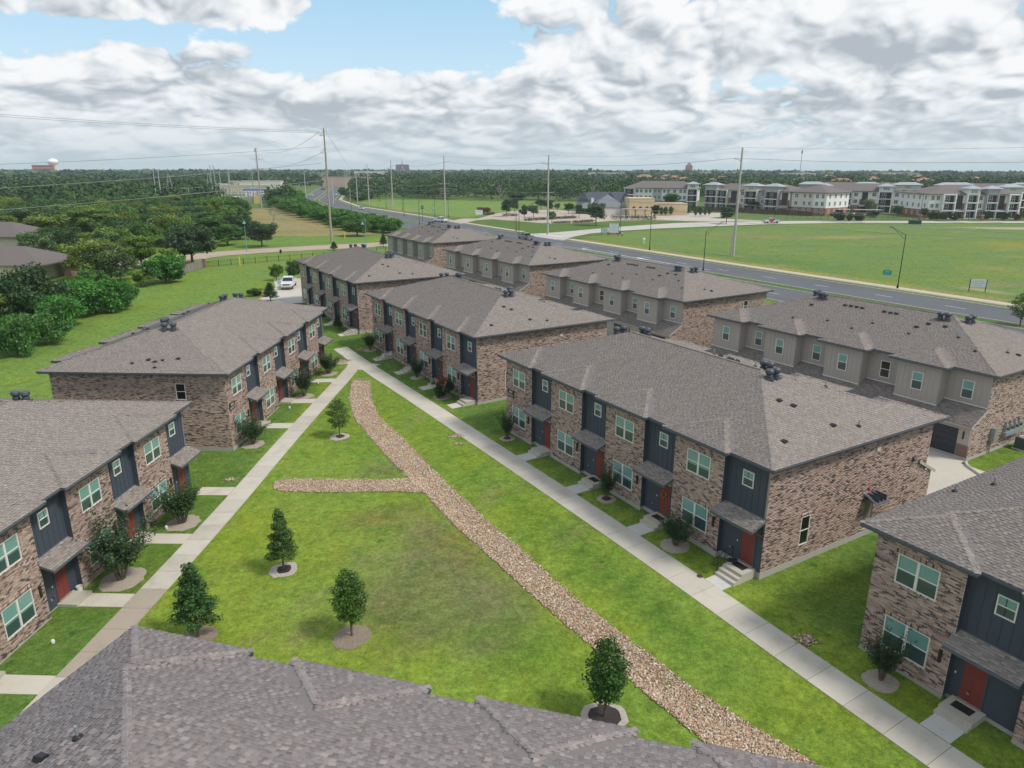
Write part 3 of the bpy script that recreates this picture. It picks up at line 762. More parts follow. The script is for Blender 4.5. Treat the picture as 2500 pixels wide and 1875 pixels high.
def cap_lines():
    hf = (DR+OH-RC+OH)/2; vm = RC-OH+hf; L = [((-OH, RC-OH), (-OH+hf, vm)), ((LB+OH, RC-OH), (LB+OH-hf, vm)), ((-OH, DR+OH), (-OH+hf, vm)), ((LB+OH, DR+OH), (LB+OH-hf, vm)), ((-OH+hf, vm), (LB+OH-hf, vm))]
    for k in range(4):
        a, b = k*SP-OH, k*SP+BW+OH; h = (b-a)/2
        L.append(((a, -OH), (a+h, -OH+h)))
        if k == 0: L[0] = ((-OH+2.25, RC-OH+2.25), L[0][1])
        L.append(((b, -OH), (a+h, -OH+h)))
        a, b = LB-k*SP-WB-OH, LB-k*SP+OH; h = (b-a)/2
        L.append(((a, DB+OH), (a+h, DB+OH-h)))
        L.append(((b, DB+OH), (a+h, DB+OH-h)))
        if k == 0: L[3] = ((LB+OH-1.4, DR+OH-1.4), L[3][1])
    return L
def cap_pieces(seed=5):
    """hip and ridge cap shingles: four-corner bent pieces"""
    r = np.random.default_rng(seed); P = []
    for (u0, v0), (u1, v1) in cap_lines():
        n = max(1, int(math.hypot(u1-u0, v1-v0)/.20)); d = np.array([u1-u0, v1-v0]); l = np.linalg.norm(d)
        if l < .1: continue
        d = d/l; s = np.array([-d[1], d[0]])*.125; step = l/n
        for i in range(n):
            a = np.array([u0, v0])+d*step*i; b = a+d*(step+.05); q = []
            for p, dz in ((a, .024), (b, .014)):
                zc = float(roof_z(*np.clip(p, -OH+.001, 40)))
                for sg in (-1, 0, 1):
                    e = p+s*sg; ze = float(max(EV, roof_z(*e))) if sg else zc
                    if sg and ze < zc-.2: ze = zc-.05
                    q.append((e[0], e[1], ze+dz+(.004 if sg == 0 else 0)))
            P.append(q)
    return P
def caps_mesh(name, P, cols, mir, seed=2):
    r = np.random.default_rng(seed); n = len(P); V = np.array(P).reshape(-1, 3).copy()
    f = np.array([(0, 1, 4, 3), (1, 2, 5, 4)]); F = (f[None]+(np.arange(n)*6)[:, None, None]).reshape(-1, 4)
    if mir: V[:, 1] *= -1
    me = np_mesh(name, V, F, M_SHING, fcol=np.repeat(cols[r.integers(0, len(cols), n)]*.93*r.uniform(.94, 1.07, (n, 1)), 2, 0))
    nz = np.empty(len(me.polygons)*3); me.polygons.foreach_get('normal', nz)
    if nz[2::3].mean() < 0: me.flip_normals()
    return me
TABS = shingle_tabs(3); CAPS = cap_pieces()
MESH = {}
def cached(key, fn):
    if key not in MESH: MESH[key] = fn()
    return MESH[key]
def turbine_mesh():
    mb = MB().lathe([(.20, -.25), (.20, .12), (.15, .16), (.17, .19), (.235, .26), (.25, .34), (.235, .42), (.17, .48), (.05, .51)], n=16)
    for i in range(16):
        a = 2*math.pi*i/16; c_, s_ = math.cos(a), math.sin(a)
        mb.hexa([(.20*c_-.01*s_, .20*s_+.01*c_, .2), (.20*c_+.01*s_, .20*s_-.01*c_, .2), (.27*c_+.02*s_, .27*s_-.02*c_, .32), (.27*c_-.02*s_, .27*s_+.02*c_, .32),
                 (.235*c_-.01*s_, .235*s_+.01*c_, .44), (.235*c_+.01*s_, .235*s_-.01*c_, .44), (.25*c_+.02*s_, .25*s_-.02*c_, .36), (.25*c_-.02*s_, .25*s_+.02*c_, .36)])
    mb.box(-.27, -.27, -.12, .27, .27, -.06)
    return mb.mesh('turbine_vent', M_VENT)
def pipe_mesh(): return MB().lathe([(.045, -.1), (.045, .40), (.03, .40)], n=10).lathe([(.15, -.04), (.13, .05), (.06, .10)], n=12, m=1).mesh('pipe_vent', [M_GALV, M_BLACK])
def boxvent_mesh(): return MB().hexa([(-.17, -.19, -.05), (.17, -.19, -.05), (.17, .17, -.02), (-.17, .17, -.02), (-.13, -.17, .10), (.13, -.17, .10), (.13, .06, .10), (-.13, .06, .10)]).mesh('roof_vent', M_BLACK)
VT = [(19.9, 8.35), (19.3, 8.45), (20.95, 7.05), (20.95, 7.68), (7.8, 8.45), (7.2, 8.4), (5.85, 7.62), (5.9, 6.85)]
VG = dict(pipe=[(19.46, 12.94), (16.1, 12.24), (13.25, 12.72), (12.25, 11.2), (8.5, 11.76), (4.83, 10.87), (2.64, 12.41), (1.48, 9.74)],
          box=[(19.63, 9.97), (16.63, 8.94), (16.03, 8.87), (15.42, 8.88), (14.83, 8.9), (12.63, 8.87), (12.02, 8.89), (11.49, 8.84), (8.61, 10.46), (8.06, 9.61), (6.66, 9.57), (.91, 9.1)])
VB = dict(pipe=[(26.42, 8.59), (17.0, 10.4), (22.35, 10.9), (12.0, 11.6)], box=[(22.96, 5.65), (23.64, 6.13), (25.86, 6.96), (26.02, 2.49), (17.04, 8.4), (15.85, 9.2), (15.24, 9.6), (14.6, 9.4)])
VL = dict(pipe=[(.71, 7.92), (1.19, 5.58), (.17, 5.75), (11.49, 12.8), (24.9, 12.6)], box=[(1.24, 6.82), (.95, 6.14), (1.46, 4.42), (9.3, 11.1), (16.67, 11.3), (18.88, 12.0), (9.36, 12.6)])
VN = dict(pipe=[(3.26, 5.36), (20.0, 10.5)], box=[(2.75, 6.04), (22, 9.5)])
VB1 = dict(pipe=[(.14, 5.85), (1.0, 7.68)], box=[(2.2, 9.0)])

# ------------------------------------------------------------------ windows and doors (outward normal -y, origin bottom left)
def win_parts(kind, w, h):
    def frame():
        mb = MB(); t = .055; d0, d1 = -.02, .06
        mb.box(0, d0, 0, w, d1, t).box(0, d0, h-t, w, d1, h).box(0, d0, t, t, d1, h-t).box(w-t, d0, t, w, d1, h-t)
        if kind == 'double': mb.box(w/2-.06, d0-.004, t, w/2+.06, d1, h-t)
        for a, b in cells(): mb.box(a, d0+.018, h*.49, b, d1, h*.49+.05)
        return mb.mesh('window', M_WHITE)
    def cells():
        t = .055
        return [(t, w/2-.06), (w/2+.06, w-t)] if kind == 'double' else [(t, w-t)]
    return frame, cells
def pane_mesh(w, h, m, key): return cached(('pane', round(w, 3), round(h, 3), key), lambda: MB().box(0, .028, 0, w, .045, h).mesh('pane', m))
def window(parent, x, y, z, rz, w, h, kind, state='blind', name='window', blind=0.0):
    fr, cells = win_parts(kind, w, h)
    f = ob(name, cached(('win', kind, round(w, 3), round(h, 3)), fr), parent, (x, y, z), rz)
    for a, b in cells():
        up = {'blind': (M_PANE_UP, 'u'), 'dark': (M_PANE_DK, 'd'), 'low': (M_PANE_LO, 'l')}[state]
        lo = (M_PANE_DK, 'd') if state == 'dark' else (M_PANE_LO, 'l')
        ob('pane', pane_mesh(b-a, h-.055-h*.49-.05, *up), f, (a, 0, h*.49+.05))
        ob('pane', pane_mesh(b-a, h*.49-.055, *lo), f, (a, 0, .055))
        if blind > .5 and state == 'blind': ob('blind', cached(('bl', round(b-a, 3), round(h*(blind-.49), 2)), lambda: MB().box(0, .020, 0, b-a, .027, h*(blind-.49)).mesh('blind', M_PANE_UP)), f, (a, 0, h*.49-h*(blind-.49)))
    return f
def door_mesh(w=.90, h=2.08):
    mb = MB().box(0, 0, 0, w, .045, h)
    for (x0, z0, x1, z1) in [(.12, .15, .41, .62), (.49, .15, .78, .62), (.12, .74, .41, 1.42), (.49, .74, .78, 1.42), (.12, 1.54, .41, 1.9), (.49, 1.54, .78, 1.9)]:
        mb.box(x0, -.012, z0, x1, .004, z1)
    return mb.mesh('door', M_RED)
def lap_mesh(w, h, m, name='siding'):
    mb = MB(); n = int(h/.178)
    for i in range(n+1):
        z0 = i*.178; z1 = min(h, z0+.178)
        if z1-z0 < .02: continue
        mb.hexa([(0, -.016, z0), (w, -.016, z0), (w, .02, z0), (0, .02, z0), (0, -.002, z1), (w, -.002, z1), (w, .02, z1), (0, .02, z1)])
    return mb.mesh(name, m)
def panel(parent, x, y, z, rz, w, h, m, key, spacing=.41, battens=True, off=.2):
    p = ob('siding_panel', cached(('panel', round(w, 3), round(h, 3), key), lambda: MB().box(0, 0, 0, w, .03, h).mesh('siding_panel', m)), parent, (x, y, z), rz)
    if battens:
        b = cached(('batten', round(h, 3), key), lambda: MB().box(-.019, -.019, 0, .019, .004, h).mesh('batten', m))
        xx = off
        while xx < w-.03:
            ob('batten', b, p, (xx, 0, 0)); xx += spacing
    return p
def awning(parent, u0, u1, y0, zt, out, zl):
    key = ('awn', round(u1-u0, 3), round(out, 3))
    w = u1-u0
    def mk():
        mb = MB()
        mb.hexa([(0, -out, zl-zt-.14), (w, -out, zl-zt-.14), (w, 0, -.14), (0, 0, -.14), (0, -out, zl-zt), (w, -out, zl-zt), (w, 0, 0), (0, 0, 0)])
        mb.box(0, -.03, 0, w, 0, .05)
        return mb.mesh('porch_roof', M_FASC)
    a = ob('porch_roof', cached(key, mk), parent, (u0, y0, zt))
    def sh():
        r = np.random.default_rng(4); V = []; F = []; fc = []; sl = (zt-zl)/out; n = int(out/.135)
        for j in range(n):
            t0 = j*.135; t1 = t0+.16; x_ = -r.uniform(0, .2)
            while x_ < w:
                x2 = min(w, x_+r.uniform(.14, .3)); hi = r.random() < .5; th = .018 if hi else .006; x1 = max(0, x_)
                o = len(V)
                V += [(x1, -out+t0, zl-zt+sl*t0+th+.003), (x2-.003, -out+t0, zl-zt+sl*t0+th+.003), (x2-.003, -out+t1, zl-zt+sl*t1+.004), (x1, -out+t1, zl-zt+sl*t1+.004), (x1, -out+t0, zl-zt+sl*t0-.01), (x2-.003, -out+t0, zl-zt+sl*t0-.01)]
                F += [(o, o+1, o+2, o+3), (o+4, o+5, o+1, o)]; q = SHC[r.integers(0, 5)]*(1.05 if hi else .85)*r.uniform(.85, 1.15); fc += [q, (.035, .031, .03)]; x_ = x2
        return np_mesh('shingles', V, np.array(F), M_SHING, fcol=np.array(fc))
    ob('shingles', cached(key+('s',), sh), a, kind='stuff')
    return a
def text(parent, s, size, x, y, z, rz, m, align='CENTER', color=None, name='lettering', depth=.004):
    cu = bpy.data.curves.new(name, 'FONT'); cu.body = s; cu.size = size; cu.align_x = align; cu.align_y = 'CENTER'; cu.extrude = depth
    cu.materials.append(m)
    tmp = bpy.data.objects.new('tmp', cu); me = bpy.data.meshes.new_from_object(tmp); bpy.data.objects.remove(tmp); bpy.data.curves.remove(cu)
    return ob(name, me, parent, (x, y, z), rot=(math.pi/2, 0, rz), color=color)
# ------------------------------------------------------------------ the townhouse block
FLOOR = .30
def cam_px(p):
    d = (p[0], p[1], p[2]-CAMZ); cp, sp = math.cos(PITCH), math.sin(PITCH)
    dep = d[1]*cp-d[2]*sp; up = d[1]*sp+d[2]*cp
    if dep < .5: return None
    return 1250+1732.8*d[0]/dep, 937.5-1732.8*up/dep, dep
UW = (1.06, 4.30, 1.86, 1.45); LW = (.95, .90, 2.08, 1.63)         # front windows: offset, sill, width, height
def townhouse(n, label, front=True, rear=False, side_l=True, side_r=True, door_off=5.42, sw_off=5.03, vents=VB, sign=None, single_bricks=0, wreath=None, mats_=(), walk=2.2, rails=(), mirror=False, group='four unit townhouse blocks'):
    x0, y0, th, z0 = POSE[n]
    t = thing('townhouse', label, 'townhouse', (x0, y0, z0), th, group)
    sg = -1 if mirror else 1
    # footing
    fb = MB()
    poly = []
    for k in range(4): poly += [(k*SP, 0), (k*SP+BW, 0), (k*SP+BW, RC), ((k+1)*SP if k < 3 else LB, RC)]
    poly += [(LB, DG), (0, DG)]
    ins = [(u_+(.03 if u_ == LB else -.03 if u_ == 0 else 0), (v_-.03 if v_ < 1 else v_+.03)*sg) for u_, v_ in poly]
    if mirror: ins = ins[::-1]
    ob('footing', cached(('foot', sg), lambda: fb.prism(ins, -.9, .16).mesh('footing', M_CONC)), t, color=(.43, .41, .375))
    # roof
    rf = ob('roof', cached(('deck', sg), lambda: deck_mesh(mirror)), t)
    if not mirror:
        ob('shingles', cached('tabs', lambda: tabs_mesh('shingles', TABS, SHC, False)), rf, kind='stuff')
        ob('ridge_caps', cached('caps', lambda: caps_mesh('ridge_caps', CAPS, SHC, False)), rf, kind='stuff')
    tm, pm, bm_ = cached('turb', turbine_mesh), cached('pipe', pipe_mesh), cached('bvent', boxvent_mesh)
    for a, b in (VT if not mirror else []): ob('turbine_vent', tm, rf, (a, b*sg, float(roof_z(a, b))+.12), rng.uniform(0, 1), scale=1.12)
    for a, b in vents['pipe']: ob('pipe_vent', pm, rf, (a, b*sg, float(roof_z(a, b))+.02))
    for a, b in vents['box']: ob('roof_vent', bm_, rf, (a, b*sg, float(roof_z(a, b))+.02), rot=(math.atan(SL)*(1 if b < 7.5 else -1)*sg, 0, 0 if b*sg < 7.5 else math.pi))
    if mirror:
        core = MB().prism([(u_, v_*sg) for u_, v_ in poly][::-1], .16, HE-.19)
        ob('wall', core.mesh('wall', M_MORTAR), t)
        V, hi = tabs_geom(TABS, 0)
        # the tabs that show largest are shingles of their own
        x_, y_ = V[:, 0, 0], -V[:, 0, 1]; wx = x0+x_*math.cos(th)-y_*math.sin(th); wy = y0+x_*math.sin(th)+y_*math.cos(th); wz = z0+V[:, 0, 2]
        cp, sp = math.cos(PITCH), math.sin(PITCH); dep = wy*cp-(wz-CAMZ)*sp; up = wy*sp+(wz-CAMZ)*cp
        ppx = 1250+1732.8*wx/np.maximum(dep, .1); ppy = 937.5-1732.8*up/np.maximum(dep, .1)
        vis = (dep > 2) & (ppx > 20) & (ppx < 2480) & (ppy > 0) & (ppy < 1860)
        big = np.where(vis, (TABS[:, 4]-TABS[:, 3])/np.maximum(dep, .1)**2, 0)
        pick = np.zeros(len(TABS), bool); pick[np.argsort(-big)[:290]] = True
        ob('shingles', tabs_mesh('shingles', TABS[~pick], SHCN, True), rf, kind='stuff')
        r = np.random.default_rng(9)
        for i in np.where(pick)[0]:
            q = V[i].copy(); q[:, 1] *= -1; c_ = q.mean(0); mb = MB()
            q = q-c_; low = q[3:4].copy(), q[2:3].copy()
            fl = (TABS[i, 0] == 1 and TABS[i, 1] < 0) or (TABS[i, 0] == 0 and TABS[i, 1] > 0)
            p8 = [q[4], q[5], q[2]-[0, 0, .012], q[3]-[0, 0, .012], q[0], q[1], q[2], q[3]]
            mb.hexa(p8)
            if fl ^ True: mb.f = [f[::-1] for f in mb.f]
            ob('shingle', mb.mesh('shingle', M_SHING1), rf, tuple(c_), color=tuple(SHCN[r.integers(0, 5)]*(1.04 if hi[i] else .92)*r.uniform(.93, 1.07)))
        r2 = np.random.default_rng(3)
        cm = []
        for i, q in enumerate(CAPS):
            q = np.array(q)*[1, -1, 1]; w_ = (x0+q[0, 0]*math.cos(th)-q[0, 1]*math.sin(th), y0+q[0, 0]*math.sin(th)+q[0, 1]*math.cos(th), z0+q[0, 2]); p = cam_px(w_)
            if p and -50 < p[0] < 2550 and p[1] < 1900: cm.append(i)
        cm = set(cm[:290])
        ob('ridge_caps', caps_mesh('ridge_caps', [c for i, c in enumerate(CAPS) if i not in cm], SHCN, True), rf, kind='stuff')
        for i in cm:
            q = np.array(CAPS[i])*[1, -1, 1]; c_ = q.mean(0); me = bpy.data.meshes.new('ridge_shingle'); me.from_pydata([tuple(v) for v in q-c_], [], [(3, 4, 1, 0), (4, 5, 2, 1)]); me.materials.append(M_SHING1); me.update()
            if me.polygons[0].normal.z < 0: me.flip_normals()
            ob('ridge_shingle', me, rf, tuple(c_), color=tuple(SHCN[r2.integers(0, 5)]*r2.uniform(.92, 1.1)))
        return t
    # side and front brick
    def brick_wall(key, x, y, rz, width, holes, z1, seed, extra=(), limit=None, singles=0):
        def core():
            mb = MB()
            if limit is None:
                xs = sorted({0.0, width} | {h[0] for h in holes} | {h[1] for h in holes}); zs = sorted({.0, z1} | {h[2] for h in holes} | {h[3] for h in holes})
                for a, b in zip(xs[:-1], xs[1:]):
                    for c_, d_ in zip(zs[:-1], zs[1:]):
                        if not any(h[0] <= (a+b)/2 <= h[1] and h[2] <= (c_+d_)/2 <= h[3] for h in holes): mb.box(a, 0, c_, b, .10, d_)
            else:
                pts = [(0, 0), (width, 0)]+[(limit(z), z) for z in (2.62, z1)]+[(0, z1)]
                mb.add([(a, 0, b) for a, b in pts]+[(a, .1, b) for a, b in pts], [tuple(range(5)), tuple(range(5, 10))[::-1]]+[(i, i+5, (i+1) % 5+5, (i+1) % 5) for i in range(5)])
            return mb.mesh('brick_wall', M_MORTAR)
        w = ob('brick_wall', cached(('bw',)+key, core), t, (x, y, 0), rz)
        B = lay_bricks(width, .17, z1, list(holes)+[e[:4] for e in extra], seed, limit)
        X_ = [0.0]*len(B)
        for e in extra:
            sl = soldier(*e[:4], seed=seed+7); B += sl; X_ += [e[4]]*len(sl)
        if singles:
            c_, s_ = math.cos(rz), math.sin(rz); sc = []
            for i, (a, b, c1, d1, k) in enumerate(B):
                if abs(b-a-.233) > .002 or d1-c1 > .07: sc.append(0); continue
                lx, ly = x+a*c_, y+a*s_; p = cam_px((x0+lx*math.cos(th)-ly*math.sin(th), y0+lx*math.sin(th)+ly*math.cos(th), z0+c1))
                sc.append(1/p[2]**2 if p and 10 < p[0] < 2490 and 10 < p[1] < 1865 else 0)
            order = np.argsort(-np.array(sc))[:singles]; order = [i for i in order if sc[i] > 0]; pk = set(order); r = np.random.default_rng(seed)
            rest = [b for i, b in enumerate(B) if i not in pk]; xr = [q for i, q in enumerate(X_) if i not in pk]
            ob('brickwork', bricks_mesh('brickwork', rest, seed=seed, xtra=xr), w, kind='stuff')
            for i in order:
                a, b, c1, d1, k = B[i]
                ob('brick', ONE_BRICK, w, ((a+b)/2, r.uniform(-.003, .003), (c1+d1)/2), color=tuple(BRC[int(k)]*r.uniform(.85, 1.15)))
        else:
            ob('brickwork', cached(('bk',)+key, lambda: bricks_mesh('brickwork', B, seed=seed, xtra=X_)), w, kind='stuff')
        return w
    fh = [(o, o+w, s, s+h) for o, s, w, h in (UW, LW)]
    ext = []
    for o, s, w, h in (UW, LW): ext += [(o-.10, o+w+.10, s+h+.005, s+h+.20, .012), (o-.06, o+w+.06, s-.075, s-.005, .03)]
    st = np.random.default_rng(sum(map(ord, n)))
    for k in range(4):
        u0 = k*SP
        if not front:
            ob('wall', cached('plainbay', lambda: MB().box(0, 0, .16, BW, .1, HE-.19).mesh('wall', M_MORTAR)), t, (u0, 0, 0))
            ob('wall', cached('plainrec', lambda: MB().box(0, 0, .16, SP-BW, .1, HE-.19).mesh('wall', M_BLUE)), t, (u0+BW, RC, 0)); continue
        brick_wall(('front', k % 2), u0, 0, 0, BW, fh, HE-.19, 20+k % 2, ext, None, single_bricks if k == {'B1': 0, 'L1': 1, 'B2': 3}.get(n, 9) else 0)
        window(t, u0+UW[0], 0, UW[1], 0, UW[2], UW[3], 'double', 'blind' if st.random() < .85 else 'low', blind=st.uniform(.35, .62))
        window(t, u0+LW[0], 0, LW[1], 0, LW[2], LW[3], 'double', 'blind', blind=st.uniform(.3, .6))
        wr = (SP if k < 3 else LB-3*SP)-BW
        panel(t, u0+BW, RC, 3.42, 0, wr, HE-.19-3.42, M_BLUE, 'blue')
        p = ob('siding', cached(('lap', round(wr, 3)), lambda: lap_mesh(wr, 3.3, M_BLUE)), t, (u0+BW, RC, .16))
        for uu, ss in ((u0+BW, 1), (u0+SP, -1)):
            if ss < 0 and k == 3: continue
            ob('corner_board', cached(('ret', ss), lambda: MB().box(-.02 if ss > 0 else -.01, -.0, 0, .012 if ss > 0 else .02, RC+.03, HE-.35).mesh('corner_board', M_BLUE)), t, (uu, .004, .16))
        window(t, u0+sw_off, RC-.03, 4.86, 0, .77, .93, 'single', 'blind')
        d = ob('door', cached('door', door_mesh), t, (u0+door_off, RC-.035, FLOOR))
        ob('handle', cached('hnd', lambda: MB().lathe([(.02, 0), (.035, .03), (.03, .06)], n=8).mesh('handle', M_CHROME)), d, (.07, -.01, .98), rot=(math.pi/2, 0, 0))
        ob('door_frame', cached('dfr', lambda: MB().box(-.07, 0, 0, 0, .04, 2.14).box(.90, 0, 0, .97, .04, 2.14).box(-.07, 0, 2.14, .97, .04, 2.2).mesh('door_frame', M_BLUE)), t, (u0+door_off, RC-.045, FLOOR))
        tr = ob('transom_window', cached('trn', lambda: MB().box(0, 0, 0, .98, .05, .05).box(0, 0, .24, .98, .05, .29).box(0, 0, .05, .05, .05, .24).box(.93, 0, .05, .98, .05, .24).mesh('transom_window', M_WHITE)), t, (u0+door_off-.04, RC-.06, FLOOR+2.2))
        ob('pane', pane_mesh(.88, .19, M_PANE_DK, 'd'), tr, (.05, 0, .05))
        awning(t, u0+BW+(.02 if k < 3 else .02)-.1, u0+BW+wr+.08, RC-.002, 3.44, 1.12, 3.02)
        if k == 3:
            ob('bracket', cached('brk', lambda: MB().hexa([(0, -.9, .62), (.09, -.9, .62), (.09, 0, 0), (0, 0, 0), (0, -.9, .72), (.09, -.9, .72), (.09, 0, .16), (0, 0, .16)]).box(0, -.09, -.12, .09, 0, .75).mesh('bracket', mat('stained_timber', (.05, .035, .028), .7))), t, (u0+BW+wr-.12, RC-.01, 2.28))
        ob('wall_light', cached('wl', lambda: MB().box(-.06, -.09, 0, .06, 0, .62).mesh('wall_light', mat('bronze', (.06, .035, .025), .5, .5, .4))), t, (u0+3.55, -.012, 1.66))
        ob('meter_box', cached('mb', lambda: MB().box(-.05, -.06, 0, .05, 0, .12).mesh('meter_box', M_GALV)), t, (u0+BW+.5+st.random()*.4, RC-.02, .7))
        ob('doorbell', cached('db', lambda: MB().box(-.03, -.02, 0, .03, 0, .1).mesh('doorbell', M_WHITE)), t, (u0+door_off-.3, RC-.02, FLOOR+1.05))
        if st.random() < .5: ob('hose_tap', cached('tap', lambda: MB().lathe([(.06, 0), (.06, .06), (.02, .12)], n=8).mesh('hose_tap', M_RED)), t, (u0+BW+.85, RC-.02, .85), rot=(math.pi/2, 0, 0))
        if wreath == k:
            mb = MB(); r = np.random.default_rng(1)
            for i in range(40):
                a = r.uniform(0, 6.28); rr = .2+r.normal(0, .035); mb.box(rr*math.cos(a)-.03, -.05, rr*math.sin(a)-.03, rr*math.cos(a)+.03, 0, rr*math.sin(a)+.03, int(r.integers(0, 3)))
            wre = ob('wreath', mb.mesh('wreath', [mat('w1', (.45, .10, .03), .8), mat('w2', (.40, .26, .05), .8), mat('w3', (.10, .12, .03), .8)]), None, (*w_of(n, u0+door_off+.45, RC-.06), z0+FLOOR+1.5), th, label='round wreath of orange and yellow leaves on a red door', cat='wreath')
        # steps down to the path
        gx_, gy_ = w_of(n, u0+door_off+.45, -1.9); drop = z0+FLOOR-.03-(H(gx_, gy_)+.035); nr = max(1, round(drop/.165)); rise = drop/nr
        sb = MB(); a, b = -.22, 1.16; y = RC-.03; land = -.62 if nr > 3 else -.80; zt = FLOOR-.03
        sb.box(a, land, zt-.9-.3*nr/4, b, y, zt)
        for i in range(1, nr):
            sb.box(a, land-.30*i, zt-rise*i-.6, b, land-.30*(i-1), zt-rise*i)
        so = ob('front_steps', sb.mesh('front_steps', M_CONC), t, (u0+door_off, 0, 0), color=(.50, .47, .395))
        ye = land-.30*(nr-1); 
        C = [w_of(n, u0+door_off+q, r_) for q, r_ in ((a+.06, -walk-.02 if n[0] == 'B' else -walk), (b-.06, -walk-.02 if n[0] == 'B' else -walk), (b-.06, ye), (a+.06, ye))]
        if abs(ye+walk) > .12 and ye > -walk: slab(path_l if n[0] == 'L' else path_r, C, np.array([.56, .545, .50]) if n in ('B2', 'B1') else CB*1.08, .030, .2)
        ob('threshold', cached('thr', lambda: MB().box(-.04, -.10, 0, .94, .0, .09).mesh('threshold', mat('sill_brick', (.34, .26, .21), .9, noise=(9, .3)))), t, (u0+door_off, RC-.03, FLOOR-.06))
        if k in mats_:
            ob('door_mat', MB().box(0, 0, 0, .8, .5, .015).mesh('door_mat', M_MULCH), None, (*w_of(n, u0+door_off+.05, -.42), z0+FLOOR-.028), th, color=(.03, .028, .026), label='dark mat on the top step of %s' % mats_[k], cat='door mat')
        if k in rails:
            rb = MB(); r_ = .022; xa = a+.05; zl = zt-rise*(nr-1); pts = [(xa, y-.45, zt), (xa, land+.04, zt), (xa, ye+.10, zl)]
            for (px_, py_, pz_) in pts: rb.tube((px_, py_, pz_-.02), (px_, py_, pz_+.92), r_, n=6)
            for hh in (.92, .48): rb.path([(xa, y-.45, zt+hh), (xa, land+.04, zt+hh), (xa, ye+.10, zl+hh), (xa, ye-.22, zl+hh-.02)], r_, 6)
            rb.tube((xa, ye-.22, zl+.90), (xa, ye-.22, zl+.46), r_, n=6)
            ob('handrail', rb.mesh('handrail', M_BLACK), so)
    # sides
    zlow = 2.62
    if side_l:
        holes = [(DR-4.2, DR-3.37, 4.28, 5.68)] if n == 'L2' else [(DR-4.2, DR-3.37, 4.28, 5.68)]
        # u = 0, seen with the front at the right hand: wall coordinate runs from the back towards the front
        ex = [(h[0]-.08, h[1]+.08, h[3]+.005, h[3]+.20, .012) for h in holes]
        hh = [(DR-b, DR-a, c_, d_) for a, b, c_, d_ in [(3.38, 4.21, 4.28, 5.68)]]
        ex = [(h[0]-.08, h[1]+.08, h[3]+.005, h[3]+.20, .012) for h in hh]
        brick_wall(('left',), 0, DR, -math.pi/2, DR, hh, HE-.19, 40, ex)
        window(t, 0, DR-hh[0][0], 4.28, -math.pi/2, .83, 1.40, 'single', 'dark')
        # low garage end under the sloping roof
        wl = DG-DR
        lim = lambda z: max(.05, min(wl, wl if z < zlow else wl-(z-zlow)/.5))
        def lowwall():
            B = [(wl-b, wl-a, c_, d_, k) for a, b, c_, d_, k in lay_bricks(wl, .17, zlow+.9, (), 44, lim)]; return bricks_mesh('brickwork', B, seed=44)
        lw = ob('brick_wall', cached(('lowl',), lambda: MB().add([(0, 0, 0), (wl, 0, 0), (wl, 0, zlow+.86), (0, 0, zlow), (0, .1, 0), (wl, .1, 0), (wl, .1, zlow+.86), (0, .1, zlow)], [(0, 1, 2, 3), (7, 6, 5, 4), (0, 4, 5, 1), (2, 6, 7, 3), (0, 3, 7, 4), (1, 5, 6, 2)]).mesh('brick_wall', M_MORTAR)), t, (0, DG, 0), -math.pi/2)
        ob('brickwork', cached(('lowlb',), lowwall), lw, kind='stuff')
    if side_r:
        wd = DB-RC
        hs = [(3.42-RC, 4.22-RC, .95, 2.78), (9.4-RC, 10.34-RC, .30, 2.42)] if n != 'G1' else []
        ex = [(h[0]-.08, h[1]+.08, h[3]+.005, h[3]+.20, .012) for h in hs[:1]]
        brick_wall(('right', len(hs)), LB, RC, math.pi/2, wd, hs, HE-.19, 50, ex)
        if hs:
            window(t, LB, RC+hs[0][0], .95, math.pi/2, .80, 1.83, 'single', 'dark')
            sd = ob('side_door', cached('sdoor', lambda: MB().box(0, 0, 0, .94, .05, 2.12).mesh('side_door', mat('stone_grey', (.22, .205, .18), .6))), t, (LB-.05, RC+hs[1][0], .30), math.pi/2)
            ob('canopy', cached('can', lambda: MB().hexa([(-.2, -.85, -.38), (1.15, -.85, -.38), (1.15, 0, 0), (-.2, 0, 0), (-.2, -.85, -.33), (1.15, -.85, -.33), (1.15, 0, .05), (-.2, 0, .05)]).box(.1, -.8, -.36, .12, 0, .08).box(.46, -.8, -.36, .48, 0, .08).box(.82, -.8, -.36, .84, 0, .08).mesh('canopy', mat('canopy_metal', (.12, .125, .14), .4, .5, .3))), t, (LB+.012, RC+hs[1][0], 2.75), math.pi/2)
        ob('flood_light', cached('fl', lambda: MB().hexa([(-.14, -.22, -.12), (.14, -.22, -.12), (.14, 0, -.12), (-.14, 0, -.12), (-.14, -.06, .12), (.14, -.06, .12), (.14, 0, .12), (-.14, 0, .12)]).mesh('flood_light', M_VENT)), t, (LB+.012, 14.0, 4.1), math.pi/2)
        ob('wall_vent', cached('wv', lambda: MB().box(-.18, -.06, -.12, .18, 0, .12).mesh('wall_vent', mat('ivory', (.62, .58, .50), .6))), t, (LB+.012, 9.9, 5.62), math.pi/2)
        ob('alarm_bell', cached('bell', lambda: MB().lathe([(.10, 0), (.10, .05), (.03, .08)], n=10).mesh('alarm_bell', mat('bell_red', (.5, .03, .03), .4))), t, (LB+.012, 9.6, 3.05), rot=(math.pi/2, 0, math.pi/2))
        wl2 = DG-DB
        brick_wall(('lowr',), LB, DB, math.pi/2, wl2, [], 2.85, 55)
    # rear: taupe bays above a lean-to garage roof
    ob('wall', cached('rearcore', lambda: MB().box(.02, -.12, .16, LB-.02, 0, HE-.19).mesh('wall', M_TAUPE)), t, (0, DR-.03, 0))
